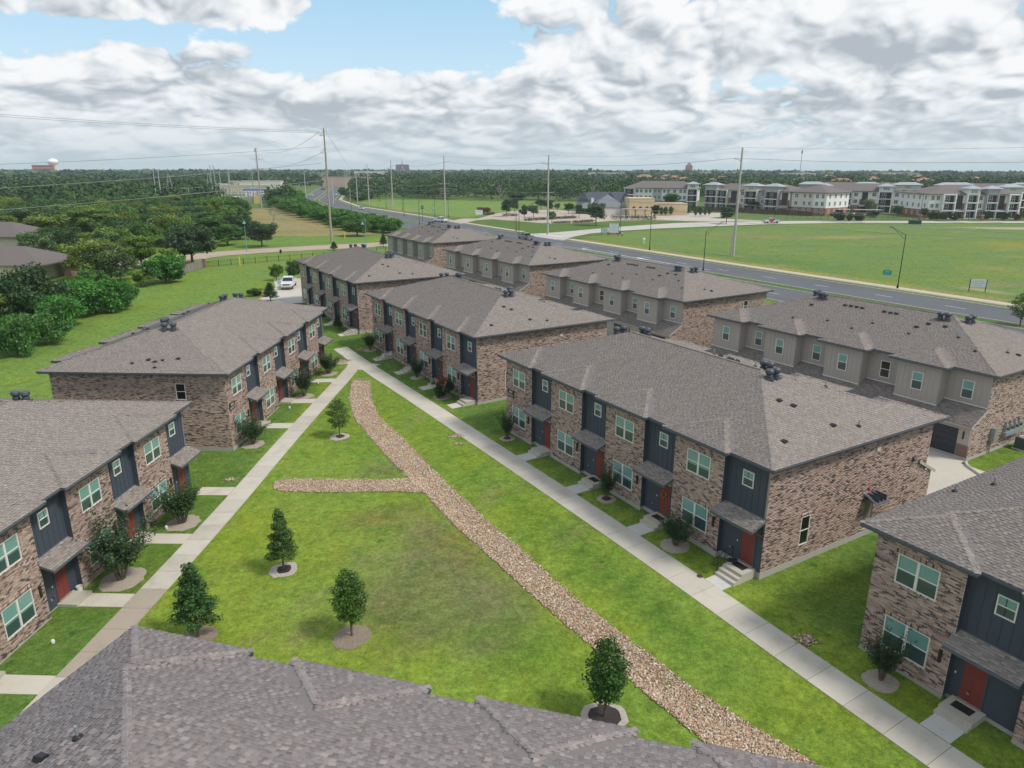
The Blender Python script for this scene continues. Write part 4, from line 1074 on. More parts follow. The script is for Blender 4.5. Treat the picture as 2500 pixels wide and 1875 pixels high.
    gr = MB(); zt, ze = 3.88, 2.76; vt, ve = DR, DG+.32
    gr.hexa([(-.10, vt, zt-.14), (-.10, ve, ze-.14), (LB+.1, ve, ze-.14), (LB+.1, vt, zt-.14), (-.10, vt, zt), (-.10, ve, ze), (LB+.1, ve, ze), (LB+.1, vt, zt)][0:1]+[(LB+.1, vt, zt-.14), (LB+.1, ve, ze-.14), (-.10, ve, ze-.14), (-.10, vt, zt), (LB+.1, vt, zt), (LB+.1, ve, ze), (-.10, ve, ze)])
    gro = ob('garage_roof', cached('gar_roof', lambda: gr.mesh('garage_roof', M_TAUPE2)), t)
    def gsh():
        r = np.random.default_rng(14); V = []; F = []; fc = []; w = LB+.2; out_ = ve-vt; sl = (zt-ze)/out_
        for j in range(int(out_/.128)):
            t0 = j*.128; t1 = t0+.15; xx = -r.uniform(0, .2)
            while xx < w:
                x2 = min(w, xx+r.uniform(.14, .30)); h_ = r.random() < .5; thk = .018 if h_ else .006; x1 = max(0, xx); o = len(V)
                for (p, q, dz) in ((x1, t0, thk), (x2-.003, t0, thk), (x2-.003, t1, .004), (x1, t1, .004), (x1, t0, -.01), (x2-.003, t0, -.01)): V.append((p-.1, ve-q, ze+sl*q+dz+.002))
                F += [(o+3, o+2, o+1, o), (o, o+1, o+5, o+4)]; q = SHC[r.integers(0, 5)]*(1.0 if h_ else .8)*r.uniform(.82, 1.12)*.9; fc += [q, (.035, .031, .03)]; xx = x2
        return np_mesh('shingles', V, np.array(F), M_SHING, fcol=np.array(fc))
    ob('shingles', cached('gar_sh', gsh), gro, kind='stuff')
    pi = math.pi
    for k in range(4):
        a = LB-k*SP-WB; b = LB-k*SP; lo = a-(SP-WB) if k < 3 else 0.0
        if k == 3: lo = 0.0
        zb = 2.9
        ob('bay_wall', cached('bayw', lambda: MB().box(0, 0, 0, WB, DB-DR, HE-.19-zb).mesh('bay_wall', M_TAUPE)), t, (a, DR-.03, zb))
        if rear:
            panel(t, b, DB+.012, zb, pi, WB, HE-.19-zb, M_TAUPE, 'taupe', .41, True, .2)
            pw = a-lo
            panel(t, a, DR+.012, zb, pi, pw, HE-.19-zb, M_TAUPE, 'taupe', .41, True, .2)
            window(t, a+2.05 if False else (a+b)/2+.45, DB+.062, 4.30, pi, .90, 1.47, 'single', 'blind')
            window(t, (lo+a)/2+.44, DR+.062, 4.30, pi, .88, 1.46, 'single', 'dark' if (n == 'G1' and k == 2) or (n == 'G2' and k == 1) else 'blind')
            ob('flashing', cached('flash', lambda: MB().box(-.03, 0, 0, WB+.03, .03, .07).mesh('flashing', M_WHITE)), t, (a, DB+.016, 3.40))
            ob('flashing', cached('flash2', lambda: MB().box(0, 0, 0, 1, .03, .07).mesh('flashing', M_WHITE)), t, (lo, DR+.016, 3.86), scale=(pw, 1, 1))
        u0 = a-(SP-WB)+.95 if k < 3 else .95
        gw = ob('garage_wall', cached(('gwall', k), lambda: MB().box(max(0, a-(SP-WB)) if k < 3 else .02, 0, .16, b, .06, 2.60).mesh('garage_wall', M_TAUPE2)), t, (0, DG-.07, 0))
        if rear:
            gd = ob('garage_door', cached('gdoor', lambda: MB().box(0, -.03, 0, 2.55, .03, 2.1).mesh('garage_door', M_GARAGE)), t, (u0+2.55, DG+.0, .18), pi)
            for j in range(4): ob('door_panel', cached('gdp', lambda: MB().box(.03, -.045, .02, 2.52, -.028, .50).mesh('door_panel', M_GARAGE)), gd, (0, 0, j*.52))
            ob('pier', cached('pier', lambda: MB().box(0, -.03, 0, .85, .10, .95).mesh('pier', mat('pier_brick', (.20, .135, .11), .9, noise=(16, .7)))), t, (u0-.06, DG+.02, .16), pi)
            ob('coach_light', cached('cl', lambda: MB().box(-.05, -.07, 0, .05, .03, .6).mesh('coach_light', MATS['bronze'] if 'bronze' in MATS else M_METAL)), t, (u0-.42, DG+.0, 1.6), pi)
    # board over the side gable of the garage roof
    for uu in (-.115, LB+.10):
        ob('rake_board', cached('rake', lambda: MB().hexa([(0, vt, zt-.2), (.03, vt, zt-.2), (.03, ve, ze-.2), (0, ve, ze-.2), (0, vt, zt+.01), (.03, vt, zt+.01), (.03, ve, ze+.01), (0, ve, ze+.01)]).mesh('rake_board', M_TAUPE2)), t, (uu, 0, 0))
    if sign:
        s = ob('address_sign', MB().box(-.5, -.05, -.30, .5, 0, .30).mesh('address_sign', M_BLACK), t, (sign[1], -.012, sign[2]))
        text(s, sign[0][0], .27, 0, -.056, .13, 0, M_TEXT, color=(.6, .6, .56)); text(s, sign[0][1], .25, 0, -.056, -.14, 0, M_TEXT, color=(.6, .6, .56))
    return t
townhouse('B1', 'brick townhouse block cut off by the right edge, a young myrtle before its first window', vents=VB1, door_off=4.42, sw_off=5.03, single_bricks=290, mats_={0: 'the first red door of the near right block'})
townhouse('B2', 'brick townhouse block with a wreath on one red door, black sign at far corner', single_bricks=290, wreath=2, rails=(3,), sign=(('4089', 'BLDG 4'), .75, 3.50), mats_={1: 'the second red door of the wreath block', 2: 'the wreathed red door', 3: 'the end door with black handrail'})
townhouse('B3', 'brick townhouse block along the path with black handrails at every stair', rails=(0, 1, 2, 3), sign=(('4087', 'BLDG 5'), .75, 3.5))
townhouse('B4', 'farthest brick townhouse block of the path row, beside the white pickup', rails=(0, 1, 2, 3))
townhouse('L1', 'brick townhouse block cut off by the left edge, two crepe myrtles before it', vents=VL, door_off=5.14, sw_off=4.84, single_bricks=290, walk=3.34, mats_={})
townhouse('L2', 'brick townhouse block with a dark upper window in its plain end wall', vents=VL, door_off=5.14, sw_off=4.84, walk=3.34, sign=(('4005', 'BLDG 3'), .62, 3.62))
townhouse('G1', 'townhouse block with taupe rear bays and meters on its end wall', front=False, rear=True, vents=VG, side_r=False)
townhouse('G2', 'taupe backed townhouse block between the dark lamp post and the meter block', front=False, rear=True, vents=VG, side_r=False)
townhouse('G3', 'taupe backed townhouse block with the grey pickup passing behind its ridge', front=False, rear=True, vents=VG, side_r=False)
g4 = townhouse('G4', 'farthest taupe backed townhouse block, beside the tan road', front=False, rear=True, vents=VG, side_r=False)
g4.scale = (.76, 1, 1)
townhouse('N', 'near townhouse block seen from above, only its mauve grey shingle roof showing', mirror=True, vents=VN)
# ------------------------------------------------------------------ trees: tapered trunk with limbs, crown of many leaf faces
def leaf_cloud(blobs, n, leaf, seed, up=.35, tint=(.55, 1.35)):
    r = np.random.default_rng(seed); B = np.array(blobs, float); w = B[:, 3]*B[:, 4]+B[:, 4]*B[:, 5]+B[:, 3]*B[:, 5]; bi = r.choice(len(B), n, p=w/w.sum())
    d = r.normal(0, 1, (n, 3)); d /= np.linalg.norm(d, axis=1)[:, None]
    rad = r.random(n)**.30*(1+r.normal(0, .13, n)); P = B[bi, :3]+d*B[bi, 3:6]*rad[:, None]
    nrm = d*.8+r.normal(0, .75, (n, 3))+np.array([0, 0, up]); nrm /= np.linalg.norm(nrm, axis=1)[:, None]
    a = np.cross(nrm, r.normal(0, 1, (n, 3))); a /= np.linalg.norm(a, axis=1)[:, None]; b = np.cross(nrm, a)
    s = (leaf*r.uniform(.55, 1.5, n))[:, None]; q = s*r.uniform(.45, .75, (n, 1))
    V = np.stack([P-a*s, P-b*q+nrm*s*.12, P+a*s, P+b*q+nrm*s*.12], 1).reshape(-1, 3)
    F = np.arange(4*n).reshape(-1, 4)
    bt = r.uniform(.78, 1.22, len(B)); c = r.uniform(*tint, n)*bt[bi]; hue = r.normal(0, .09, n)
    fc = np.stack([c*(1+hue*1.4), c, c*(1-hue)], 1)
    return V, F, fc
def blobs_round(n, w, z0, z1, seed, small=.42):
    r = np.random.default_rng(seed); o = []; h = z1-z0
    for i in range(n):
        a = r.uniform(0, 6.28); f = r.random()**.6; z = z0+h*(.18+.72*r.random()); k = math.sqrt(max(.05, 1-((z-z0-h*.45)/(h*.62))**2))
        rr = w/2*small*r.uniform(.7, 1.25); o.append((math.cos(a)*f*(w/2-rr*.6)*k, math.sin(a)*f*(w/2-rr*.6)*k, z, rr, rr, rr*r.uniform(.6, .9)))
    return o
def crown_mesh(kind, seed):
    r = np.random.default_rng(seed)
    if kind == 'oak': V, F, fc = leaf_cloud(blobs_round(26, 8.5, 1.4, 8, seed, .33), 9000, .185, seed)
    elif kind == 'wide': V, F, fc = leaf_cloud(blobs_round(30, 10.5, .7, 7.2, seed, .30), 9500, .195, seed)
    elif kind == 'tall': V, F, fc = leaf_cloud(blobs_round(24, 6.4, 1.0, 9, seed, .33), 8500, .175, seed)
    elif kind == 'bush': V, F, fc = leaf_cloud(blobs_round(24, 7.0, .15, 4.6, seed, .32), 8500, .15, seed)
    elif kind == 'dome': V, F, fc = leaf_cloud(blobs_round(34, 6.0, .05, 4.4, seed, .27), 7500, .155, seed)
    elif kind == 'conical':
        bl = []
        for i in range(34):
            z = .95+3.0*(i/33.); w = .92*(1-(z-.95)/3.45)**.85*(.62+.38*min(1, (z-.7)/.5)); a = i*2.4; bl.append((math.cos(a)*w*.62, math.sin(a)*w*.62, z, (w*.40+.08)*r.uniform(.6, 1.3), (w*.40+.08)*r.uniform(.6, 1.3), .22*r.uniform(.7, 1.4)))
        V, F, fc = leaf_cloud(bl, 6800, .047, seed)
    elif kind == 'young':
        bl = []
        for i in range(36):
            z = 1.05+2.75*(i/35.); w = .86*math.sin(math.pi*min(.97, max(.16, (z-.72)/3.3)))**.8; a = i*2.4; bl.append((math.cos(a)*w*.6, math.sin(a)*w*.6, z, (w*.42+.08)*r.uniform(.6, 1.3), (w*.42+.08)*r.uniform(.6, 1.3), .25*r.uniform(.7, 1.4)))
        V, F, fc = leaf_cloud(bl, 6200, .050, seed)
    elif kind == 'thin':
        bl = []
        for i in range(26):
            z = 1.0+2.3*(i/25.); w = .72*math.sin(math.pi*min(.96, max(.18, (z-.6)/2.9))); a = i*2.4; bl.append((math.cos(a)*w*.7, math.sin(a)*w*.7, z, .20+w*.2, .20+w*.2, .2))
        V, F, fc = leaf_cloud(bl, 2600, .05, seed)
    elif kind in ('myrtle', 'myrtle_small'):
        bl = []; nst = 16
        for i in range(nst):
            a = i*2.4+r.uniform(-.3, .3); tilt = r.uniform(.12, .66); l = r.uniform(2.0, 3.5)
            for k in range(7):
                q = .34+.66*k/6; x_ = math.sin(tilt)*l*q**1.3; z = .35+math.cos(tilt)*l*q*.96; s = .36*(1-.78*(k/6)**1.3); bl.append((math.cos(a)*x_, math.sin(a)*x_, z, s, s, s*1.05))
        V, F, fc = leaf_cloud(bl, 6000, .046, seed, .2)
    elif kind == 'cypress':
        V, F, fc = leaf_cloud([(0, 0, 1.0+.3*i, .95*math.sin(math.pi*(i+1.2)/10.2)**.7, .95*math.sin(math.pi*(i+1.2)/10.2)**.7, .45) for i in range(9)], 1500, .14, seed)
    elif kind == 'park': V, F, fc = leaf_cloud(blobs_round(20, 6, 1.9, 7.4, seed, .38), 2600, .24, seed)
    elif kind == 'shrub': V, F, fc = leaf_cloud(blobs_round(14, 2, .1, 1.9, seed, .4), 2200, .085, seed)
    return np_mesh('crown', V, F, M_LEAF, fcol=fc)
def trunk_mesh(kind, seed):
    r = np.random.default_rng(seed); mb = MB()
    if kind in ('myrtle', 'myrtle_small'):
        for i in range(8):
            a = i*2.4; tl = r.uniform(.12, .5); l = r.uniform(1.6, 2.6); p = (math.cos(a)*.06, math.sin(a)*.06, -.1); q = (math.cos(a)*(.05+math.sin(tl)*l*.4), math.sin(a)*(.05+math.sin(tl)*l*.4), l*.5); s = (math.cos(a)*math.sin(tl)*l, math.sin(a)*math.sin(tl)*l, math.cos(tl)*l+.1)
            mb.tube(p, q, .035, .026, 6); mb.tube(q, s, .026, .010, 5)
        return mb.mesh('trunk', M_BARK)
    H_, rr, fork = {'oak': (6.5, .20, 1.7), 'wide': (5.6, .22, 1.3), 'tall': (7.5, .18, 1.8), 'bush': (3.2, .09, .3), 'dome': (3, .10, .25), 'conical': (3.6, .055, 1.0), 'young': (3.4, .055, 1.1), 'thin': (3, .038, 1.2), 'cypress': (3.2, .06, .9), 'park': (6, .15, 1.9), 'shrub': (1.4, .04, .2)}[kind]
    w = {'oak': 3.0, 'wide': 3.7, 'tall': 2.2, 'bush': 2.4, 'dome': 2.0, 'conical': .6, 'young': .6, 'thin': .55, 'cypress': .2, 'park': 2.0, 'shrub': .7}[kind]
    mb.tube((0, 0, -.3), (0, 0, .12), rr*1.5, rr*1.05, 9); mb.tube((0, 0, .12), (0, 0, fork), rr*1.05, rr*.85, 9); mb.tube((0, 0, fork), (0, 0, H_*.9), rr*.8, rr*.15, 7)
    for i in range(9):
        a = i*2.4+r.uniform(-.3, .3); z = fork+(H_*.65-fork)*i/9; l = w*r.uniform(.7, 1.1)*(1-.5*i/9)
        m = (math.cos(a)*l*.5, math.sin(a)*l*.5, z+l*.30); e = (math.cos(a)*l, math.sin(a)*l, z+l*.75); mb.tube((0, 0, z), m, rr*.5, rr*.3, 6); mb.tube(m, e, rr*.3, rr*.08, 5)
    return mb.mesh('trunk', M_BARK)
SIZE = {'oak': (8.6, 8.4), 'wide': (10.2, 7.5), 'tall': (6.6, 9.2), 'bush': (7, 4.8), 'dome': (6.0, 4.6), 'conical': (1.85, 4.2), 'young': (1.8, 4.0), 'thin': (1.5, 3.4), 'myrtle': (2.0, 3.5), 'myrtle_small': (2.5, 3.6), 'cypress': (1.95, 3.8), 'park': (6.0, 7.5), 'shrub': (2, 2)}
def tree(name, kind, x, y, h, w, colr, label, cat='tree', group=None, seed=None, rz=None, dz=0, var=0):
    sw, sh = SIZE[kind]
    t = thing(name, label, cat, (x, y, H(x, y)+dz), rng.uniform(0, 6.28) if rz is None else rz, group)
    t.scale = (w/sw, w/sw, h/sh)
    ob('trunk', cached(('trunk', kind, var), lambda: trunk_mesh(kind, 5+var)), t)
    ob('crown', cached(('crown', kind, var), lambda: crown_mesh(kind, 31+7*var)), t, color=(colr[0]*1.65, colr[1]*1.6, colr[2]*1.4))
    return t
def mulch(x, y, r, colr, inner=None, name='mulch_ring', label=None):
    rr = np.random.default_rng(int(abs(x*100)+abs(y*10))); n = 26
    pts = [(x+math.cos(a)*r*q, y+math.sin(a)*r*q) for a, q in zip(np.linspace(0, 2*math.pi, n, endpoint=False), rr.uniform(.90, 1.08, n))]
    V = [(x, y, H(x, y)+.075)]+[(a, b, H(a, b)+.018) for a, b in pts]
    me = bpy.data.meshes.new('mulch_ring'); me.from_pydata(V, [], [(0, i+1, (i+1) % n+1) for i in range(n)]); me.materials.append(M_MULCH)
    o = ob(name, me, None, color=colr, kind='structure')
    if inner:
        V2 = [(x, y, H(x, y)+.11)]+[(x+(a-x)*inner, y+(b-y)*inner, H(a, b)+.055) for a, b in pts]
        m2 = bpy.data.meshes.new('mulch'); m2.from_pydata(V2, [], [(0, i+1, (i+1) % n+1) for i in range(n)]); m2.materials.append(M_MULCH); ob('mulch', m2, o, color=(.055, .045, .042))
YG, DG_, MG = (.075, .150, .022), (.030, .072, .022), (.050, .115, .026)
COURT = [('thin', -14.9, 57.4, 3.4, 2.0, (.045, .095, .028), 'thin young tree alone in the narrow upper lawn by the rock drain', .85, .5),
         ('conical', -13.5, 37.0, 4.1, 2.0, (.048, .095, .024), 'slim pointed young tree in a pale edged mulch ring with dark centre', .85, .55),
         ('young', -8.1, 30.7, 3.9, 1.95, (.050, .110, .020), 'rounded young tree with clear trunk in a brown mulch ring, middle of the lawn', .98, None),
         ('young', 4.0, 25.0, 4.0, 2.0, (.034, .085, .020), 'dark young tree beside the rock drain, its base hidden by the near roof', 1.0, .7),
         ('conical', -16.0, 30.9, 4.4, 2.5, (.034, .085, .026), 'full pointed young tree standing just beyond the near roof corner', .9, None)]
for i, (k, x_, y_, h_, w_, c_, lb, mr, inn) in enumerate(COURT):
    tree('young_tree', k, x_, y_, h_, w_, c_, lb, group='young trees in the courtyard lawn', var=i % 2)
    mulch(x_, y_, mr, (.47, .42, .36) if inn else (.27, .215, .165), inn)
MYR = [('myrtle', -22.8, 36.4, 4.5, 3.4, (.032, .062, .028), 'largest crepe myrtle, before the lower window of the left edge block'),
       ('myrtle', -22.2, 43.1, 3.8, 3.0, (.034, .072, .028), 'crepe myrtle with arching sprays at the far end of the left edge block'),
       ('myrtle', -22.0, 56.2, 3.0, 2.4, (.030, .062, .026), 'crepe myrtle under the small black number sign of the left far block'),
       ('myrtle', -21.1, 68.7, 3.6, 2.3, (.026, .055, .025), 'crepe myrtle in the middle of the left far block front'),
       ('myrtle', -20.5, 76.4, 3.0, 2.5, (.024, .052, .024), 'crepe myrtle by the stone patch where the two paths meet'),
       ('myrtle', -.4, 55.7, 2.7, 1.35, (.026, .052, .024), 'narrow crepe myrtle at the far corner of the wreath block'),
       ('myrtle', 6.5, 44.4, 2.8, 1.4, (.024, .050, .024), 'dark narrow crepe myrtle between second and third doors of the wreath block'),
       ('myrtle', 9.9, 38.2, 2.6, 2.1, (.026, .060, .026), 'spreading crepe myrtle before the last window of the wreath block'),
       ('myrtle', 16.7, 26.8, 2.9, 1.7, (.024, .050, .022), 'crepe myrtle beneath the first window of the right edge block'),
       ('myrtle', -17.6, 85.5, 2.7, 1.7, (.022, .048, .022), 'crepe myrtle at the far corner of the handrail block'),
       ('myrtle', -10.3, 73.7, 2.7, 1.7, (.022, .046, .022), 'crepe myrtle between the second and third stairs of the handrail block'),
       ('dome', -6.9, 66.9, 2.1, 2.3, (.026, .055, .022), 'rounded dark bush with red blooms beside the last stair of the handrail block'),
       ('conical', -24.0, 95.8, 2.2, 1.6, (.020, .044, .022), 'dark pointed shrub beside the near stair of the farthest path block'),
       ('conical', -27.6, 101.7, 1.8, 1.1, (.022, .046, .022), 'small dark shrub farther along the farthest path block')]
for i, (k, x_, y_, h_, w_, c_, lb) in enumerate(MYR):
    tr = tree('crepe_myrtle' if k == 'myrtle' else 'shrub', k, x_, y_, h_, w_, c_, lb, 'shrub' if k != 'myrtle' else 'tree', 'shrubs before the brick fronts', var=i % 3 if k == 'myrtle' else 0)
    if i < 9 or i in (9, 10, 11): mulch(x_, y_, .30*w_+.25, (.42, .36, .285), .5 if i in (5, 6) else None)
    if 'red blooms' in lb:
        r = np.random.default_rng(2); n = 60; a = r.uniform(0, 6.28, n); p = np.stack([np.cos(a)*2.2*r.random(n), np.sin(a)*2.2*r.random(n), 3+1.4*r.random(n)], 1)
        V = (ico_v[None]*.16+p[:, None]).reshape(-1, 3); F = (ico_f[None]+(np.arange(n)*12)[:, None, None]).reshape(-1, 3)
        ob('blossom', np_mesh('blossom', V, F, mat('bloom', (.50, .07, .08), .8)), tr, kind='stuff')
# ---- planting round the parked pickup and the far corner
for k, x_, y_, h_, w_, c_, lb in [('dome', -44.3, 121.4, 1.4, 2.9, (.050, .085, .022), 'low spreading bush by the kerb across from the white pickup'), ('conical', -39.9, 116.2, 3.2, 2.9, (.022, .050, .026), 'dark pointed bush in front of the white pickup'),
        ('oak', -42.0, 136.5, 4.2, 3.4, (.040, .080, .018), 'bushy tree behind the white pickup against the brick wall'), ('oak', -45.4, 136.8, 3.4, 3.0, (.065, .12, .022), 'loose yellow green tree behind the white pickup'),
        ('conical', -46.6, 187.9, 2.4, 2.4, (.020, .055, .022), 'small round evergreen at the foot of the tall left pole'), ('conical', -35.1, 196.2, 3.6, 2.6, (.022, .055, .022), 'small evergreen behind the farthest taupe block'),
        ('thin', 72.7, 99.7, 4.7, 3.6, (.050, .10, .024), 'spindly tree on the grass by the road at the right edge')]:
    tree('shrub' if k == 'dome' else 'small_tree', k, x_, y_, h_, w_, c_, lb, 'bush' if k == 'dome' else 'tree', var=0)
# ---- woods along the left lawn: each tree its own
FRONT = [('bush', -60.6, 84.3, 5.2, 6.0, (.048, .125, .032), 'bright green bush at the left edge beside the lawn'), ('bush', -60.6, 89.7, 4.6, 5.9, (.048, .125, .032), 'mid green bush on the lawn edge, second from the left edge'), ('bush', -63.8, 98.5, 4.8, 7.5, (.050, .150, .030), 'fresh green bush below the big dark tree'), ('wide', -69.8, 101, 8.4, 10.7, (.030, .066, .024), 'big dark broad tree at the left edge in front of the cream house'), ('bush', -64.1, 107.7, 5.6, 10.1, (.050, .150, .030), 'fresh green shrub mass right of the big dark tree'), ('bush', -61.8, 111, 4.8, 5.8, (.050, .150, .030), 'fresh green shrub at the bend of the lawn edge'), ('bush', -70, 113, 4.4, 7, (.048, .125, .032), 'green shrub behind the bend of the lawn edge'), ('tall', -68.8, 131.1, 3.4, 4.6, (.085, .150, .025), 'small yellow green shrub by the lawn edge'), ('dome', -66.2, 135.5, 5.8, 8.4, (.050, .150, .030), 'rounded bright green tree beside the wooden fence'), ('wide', -77.4, 137, 6.8, 9.4, (.062, .098, .040), 'grey green willowy tree right of the cream house'), ('tall', -80.5, 155, 7.6, 8, (.085, .150, .025), 'yellow green tree behind the willowy tree'), ('tall', -72.8, 153, 5, 5.3, (.085, .150, .025), 'slender lime green tree by the wooden fence'), ('oak', -71.6, 160, 9.6, 12.4, (.038, .070, .034), 'big dark oak at the end of the tan road'), ('oak', -68.6, 197.2, 7, 10, (.038, .070, .034), 'dark spreading oak standing alone beside the tall grass field'), ('dome', -75, 127, 4.2, 5.5, (.055, .125, .030), 'round green shrub right below the cream house corner'), ('oak', -96, 186, 8, 10, (.055, .125, .030), 'tree just left of the teal lamp in the woods'), ('tall', -79.5, 201, 6.4, 9, (.055, .125, .030), 'green tree left of the lone dark oak'), ('oak', -83, 219, 7, 9, (.038, .070, .034), 'dark tree at the corner of tan verge and tall grass field')]
for i, (k, x_, y_, h_, w_, c_, lb) in enumerate(FRONT): tree('woodland_tree', k, x_, y_, h_, w_, c_, lb, var=i % 2)
def pick_sites(n, region, mind, seed, tries=40000):
    r = np.random.default_rng(seed); pts = []; x0, x1, y0, y1 = region[0]
    for _ in range(tries):
        p = (r.uniform(x0, x1), r.uniform(y0, y1))
        if not inside(np.array([p[0]]), np.array([p[1]]), region[1])[0]: continue
        if all((p[0]-q[0])**2+(p[1]-q[1])**2 > mind**2 for q in pts): pts.append(p)
        if len(pts) >= n: break
    return pts
WOODS_P = [(-72, 84), (-72, 110), (-78, 128), (-90, 175), (-84, 206), (-82, 222), (-92, 236), (-112, 300), (-136, 360), (-185, 375), (-200, 400), (-330, 400), (-250, 300), (-190, 220), (-120, 120), (-100, 78)]
sites = [p for p in pick_sites(262, ((-330, -60, 78, 400), WOODS_P), 6.3, 5) if not inside(np.array([p[0]]), np.array([p[1]]), [(-170, 78), (-76, 78), (-76, 128), (-86, 134), (-86, 152), (-116, 166), (-116, 192), (-170, 192)])[0]]
pal = [((.048, .100, .030), 'mid green'), ((.068, .130, .032), 'fresh green'), ((.095, .155, .034), 'yellow green'), ((.036, .075, .028), 'dark green'), ((.064, .112, .046), 'grey green'), ((.110, .155, .036), 'olive yellow'), ((.052, .120, .034), 'leaf green')]
def where(x, y):
    a = 'close behind the cream houses' if y < 215 and x < -95 else 'by the shaded lawn edge' if y < 150 else 'near the tan road' if y < 228 else 'at the edge of the tall grass field' if x > -125-(y-300)*.4 and y > 228 and x > -150 else 'deep in the left wood' if y < 300 else 'near the substation' if x > -200 else 'far out at the left of the wood'
    return a
shp = {'oak': 'rounded', 'wide': 'broad', 'tall': 'tall', 'dome': 'low domed'}
for i, (x_, y_) in enumerate(sites):
    k = ['oak', 'wide', 'tall', 'oak', 'dome'][int(rng.integers(0, 5))]; h_ = rng.uniform(6.5, 9.8)*(1.0 if k != 'dome' else .85); pc, pn = pal[int(rng.integers(0, 7))]
    tree('woodland_tree', k, x_, y_, h_, h_*rng.uniform(1.15, 1.7), tuple(np.array(pc)*rng.uniform(.85, 1.1)), '%s %s tree %s' % (shp[k], pn, where(x_, y_)), group='trees of the left wood', var=i % 2)
# bare grey tree
def bare_mesh(seed):
    r = np.random.default_rng(seed); mb = MB()
    def br(p, d, l, rad, dep):
        q = p+d*l; mb.tube(p, q, rad, rad*.6, 5, cap=False)
        if dep == 0: return
        for _ in range(4 if dep > 1 else 6):
            nd = (d+Vector(r.normal(0, .45, 3))+Vector((0, 0, .12))).normalized(); br(p+d*l*r.uniform(.45, 1.0), nd, l*r.uniform(.5, .8), rad*.5, dep-1)
    br(Vector((0, 0, -.2)), Vector((0, 0, 1)), 3.2, .16, 4); return mb.mesh('trunk', mat('grey_bark', (.30, .28, .25), .9))
for x_, y_, lb in [(-94, 205, 'bare grey tree among the green woods on the left'), (-88, 268, 'greyish bare tree at the edge of the tall grass field'), (-8, 470, 'bare pale tree before the dark far woods'), (52, 470, 'bare branching tree in the far woods beside the grey roofed house')]:
    t = thing('bare_tree', lb, 'tree', (x_, y_, H(x_, y_))); ob('trunk', cached('bare', lambda: bare_mesh(3)), t); t.scale = (1.35, 1.35, 1.15) if y_ < 300 else (1.9, 1.9, 1.6)
# hedgerow between the tall grass field and the road
HR = [(-41, 242, 5.0, 9), (-48, 246, 5.4, 10), (-55, 254, 5.6, 11), (-47, 257, 5.0, 9), (-62, 266, 5.6, 11), (-53, 268, 5.0, 9), (-68, 278, 5.6, 11), (-75, 290, 5.6, 11), (-61, 280, 5, 9), (-82, 303, 5.4, 11), (-70, 296, 5, 10), (-89, 316, 5.6, 11), (-96, 330, 5.6, 12), (-84, 322, 5, 10), (-104, 346, 6, 12), (-112, 362, 6, 12), (-98, 352, 5.5, 11), (-120, 378, 6.5, 13), (-110, 380, 6, 12), (-128, 398, 6.5, 13), (-118, 400, 6, 12), (-134, 418, 7, 14), (-126, 425, 7, 13), (-142, 440, 7, 14), (-135, 455, 7, 14), (-150, 470, 8, 15), (-142, 480, 7, 13)]
for i, (x_, y_, h_, w_) in enumerate(HR):
    tree('hedge_tree', ['dome', 'bush'][i % 2], x_, y_, h_*1.05, w_*1.05, (.046, .125, .026) if i % 3 else (.058, .142, .030), 'rounded green tree of the hedgerow between tall grass field and road', group='hedgerow trees along the road', var=i % 2)
tree('small_tree', 'oak', -49.3, 229.8, 5.6, 11.0, (.055, .105, .028), 'loose crowned tree at the near end of the hedgerow, behind the teal lamp')
for i, (x_, y_, h_, w_) in enumerate([(-58, 318, 5, 8), (-64, 332, 5, 8), (-73, 352, 4.5, 8), (-80, 366, 4, 7), (-98, 470, 6, 10), (-108, 500, 7, 11), (-118, 530, 7, 12), (-96, 490, 6, 10), (-126, 556, 7, 12), (-110, 525, 7, 12)][4:]):
    tree('hedge_tree', 'dome', x_, y_, h_, w_, (.036, .085, .026), 'dark roadside tree on the bend beyond the green field', group='trees on the road bend', var=i % 2)
# restaurant trees, hedges, clipped evergreens, apartment planting
PARK = [(-2.4, 321.2, 8.0, 5.9), (5.0, 301.1, 6.7, 4.8), (9.3, 318.7, 5.5, 5.5), (14.8, 376.5, 6.2, 6.9), (17.6, 348.6, 6.9, 5.2), (15.6, 286.1, 5.0, 3.6), (26.5, 342.4, 5.3, 5.1), (28.8, 314.0, 6.5, 5.4), (31.6, 274.4, 8.9, 9.1), (22.4, 362.2, 4.4, 3.7), (1.0, 348.2, 6.9, 5.2), (3.2, 427.7, 7.5, 11.2)]
PL = ['rounded dark tree at the left of the restaurant car park', 'low round tree over the front hedge, left of centre', 'pale leaved tree over the front hedge', 'wide tree behind the car park lawn', 'dark tree just left of the tall middle pole', 'small yellow green tree at the foot of the tall middle pole', 'dark round tree deep in the restaurant car park', 'round tree with clear trunk in the restaurant car park', 'largest tree before the grey roofed restaurant', 'small pale tree at the back of the car park', 'tree behind the left lamp of the car park', 'bright wide tree at the foot of the far woods']
for i, ((x_, y_, h_, w_), lb) in enumerate(zip(PARK, PL)): tree('park_tree', 'park', x_, y_, h_, w_, [(.030, .062, .030), (.036, .07, .03), (.065, .095, .05)][[0, 0, 2, 0, 0, 1, 0, 1, 1, 2, 1, 1][i]] if i != 5 else (.08, .13, .03), lb, group='trees round the restaurant car park', var=i % 2)
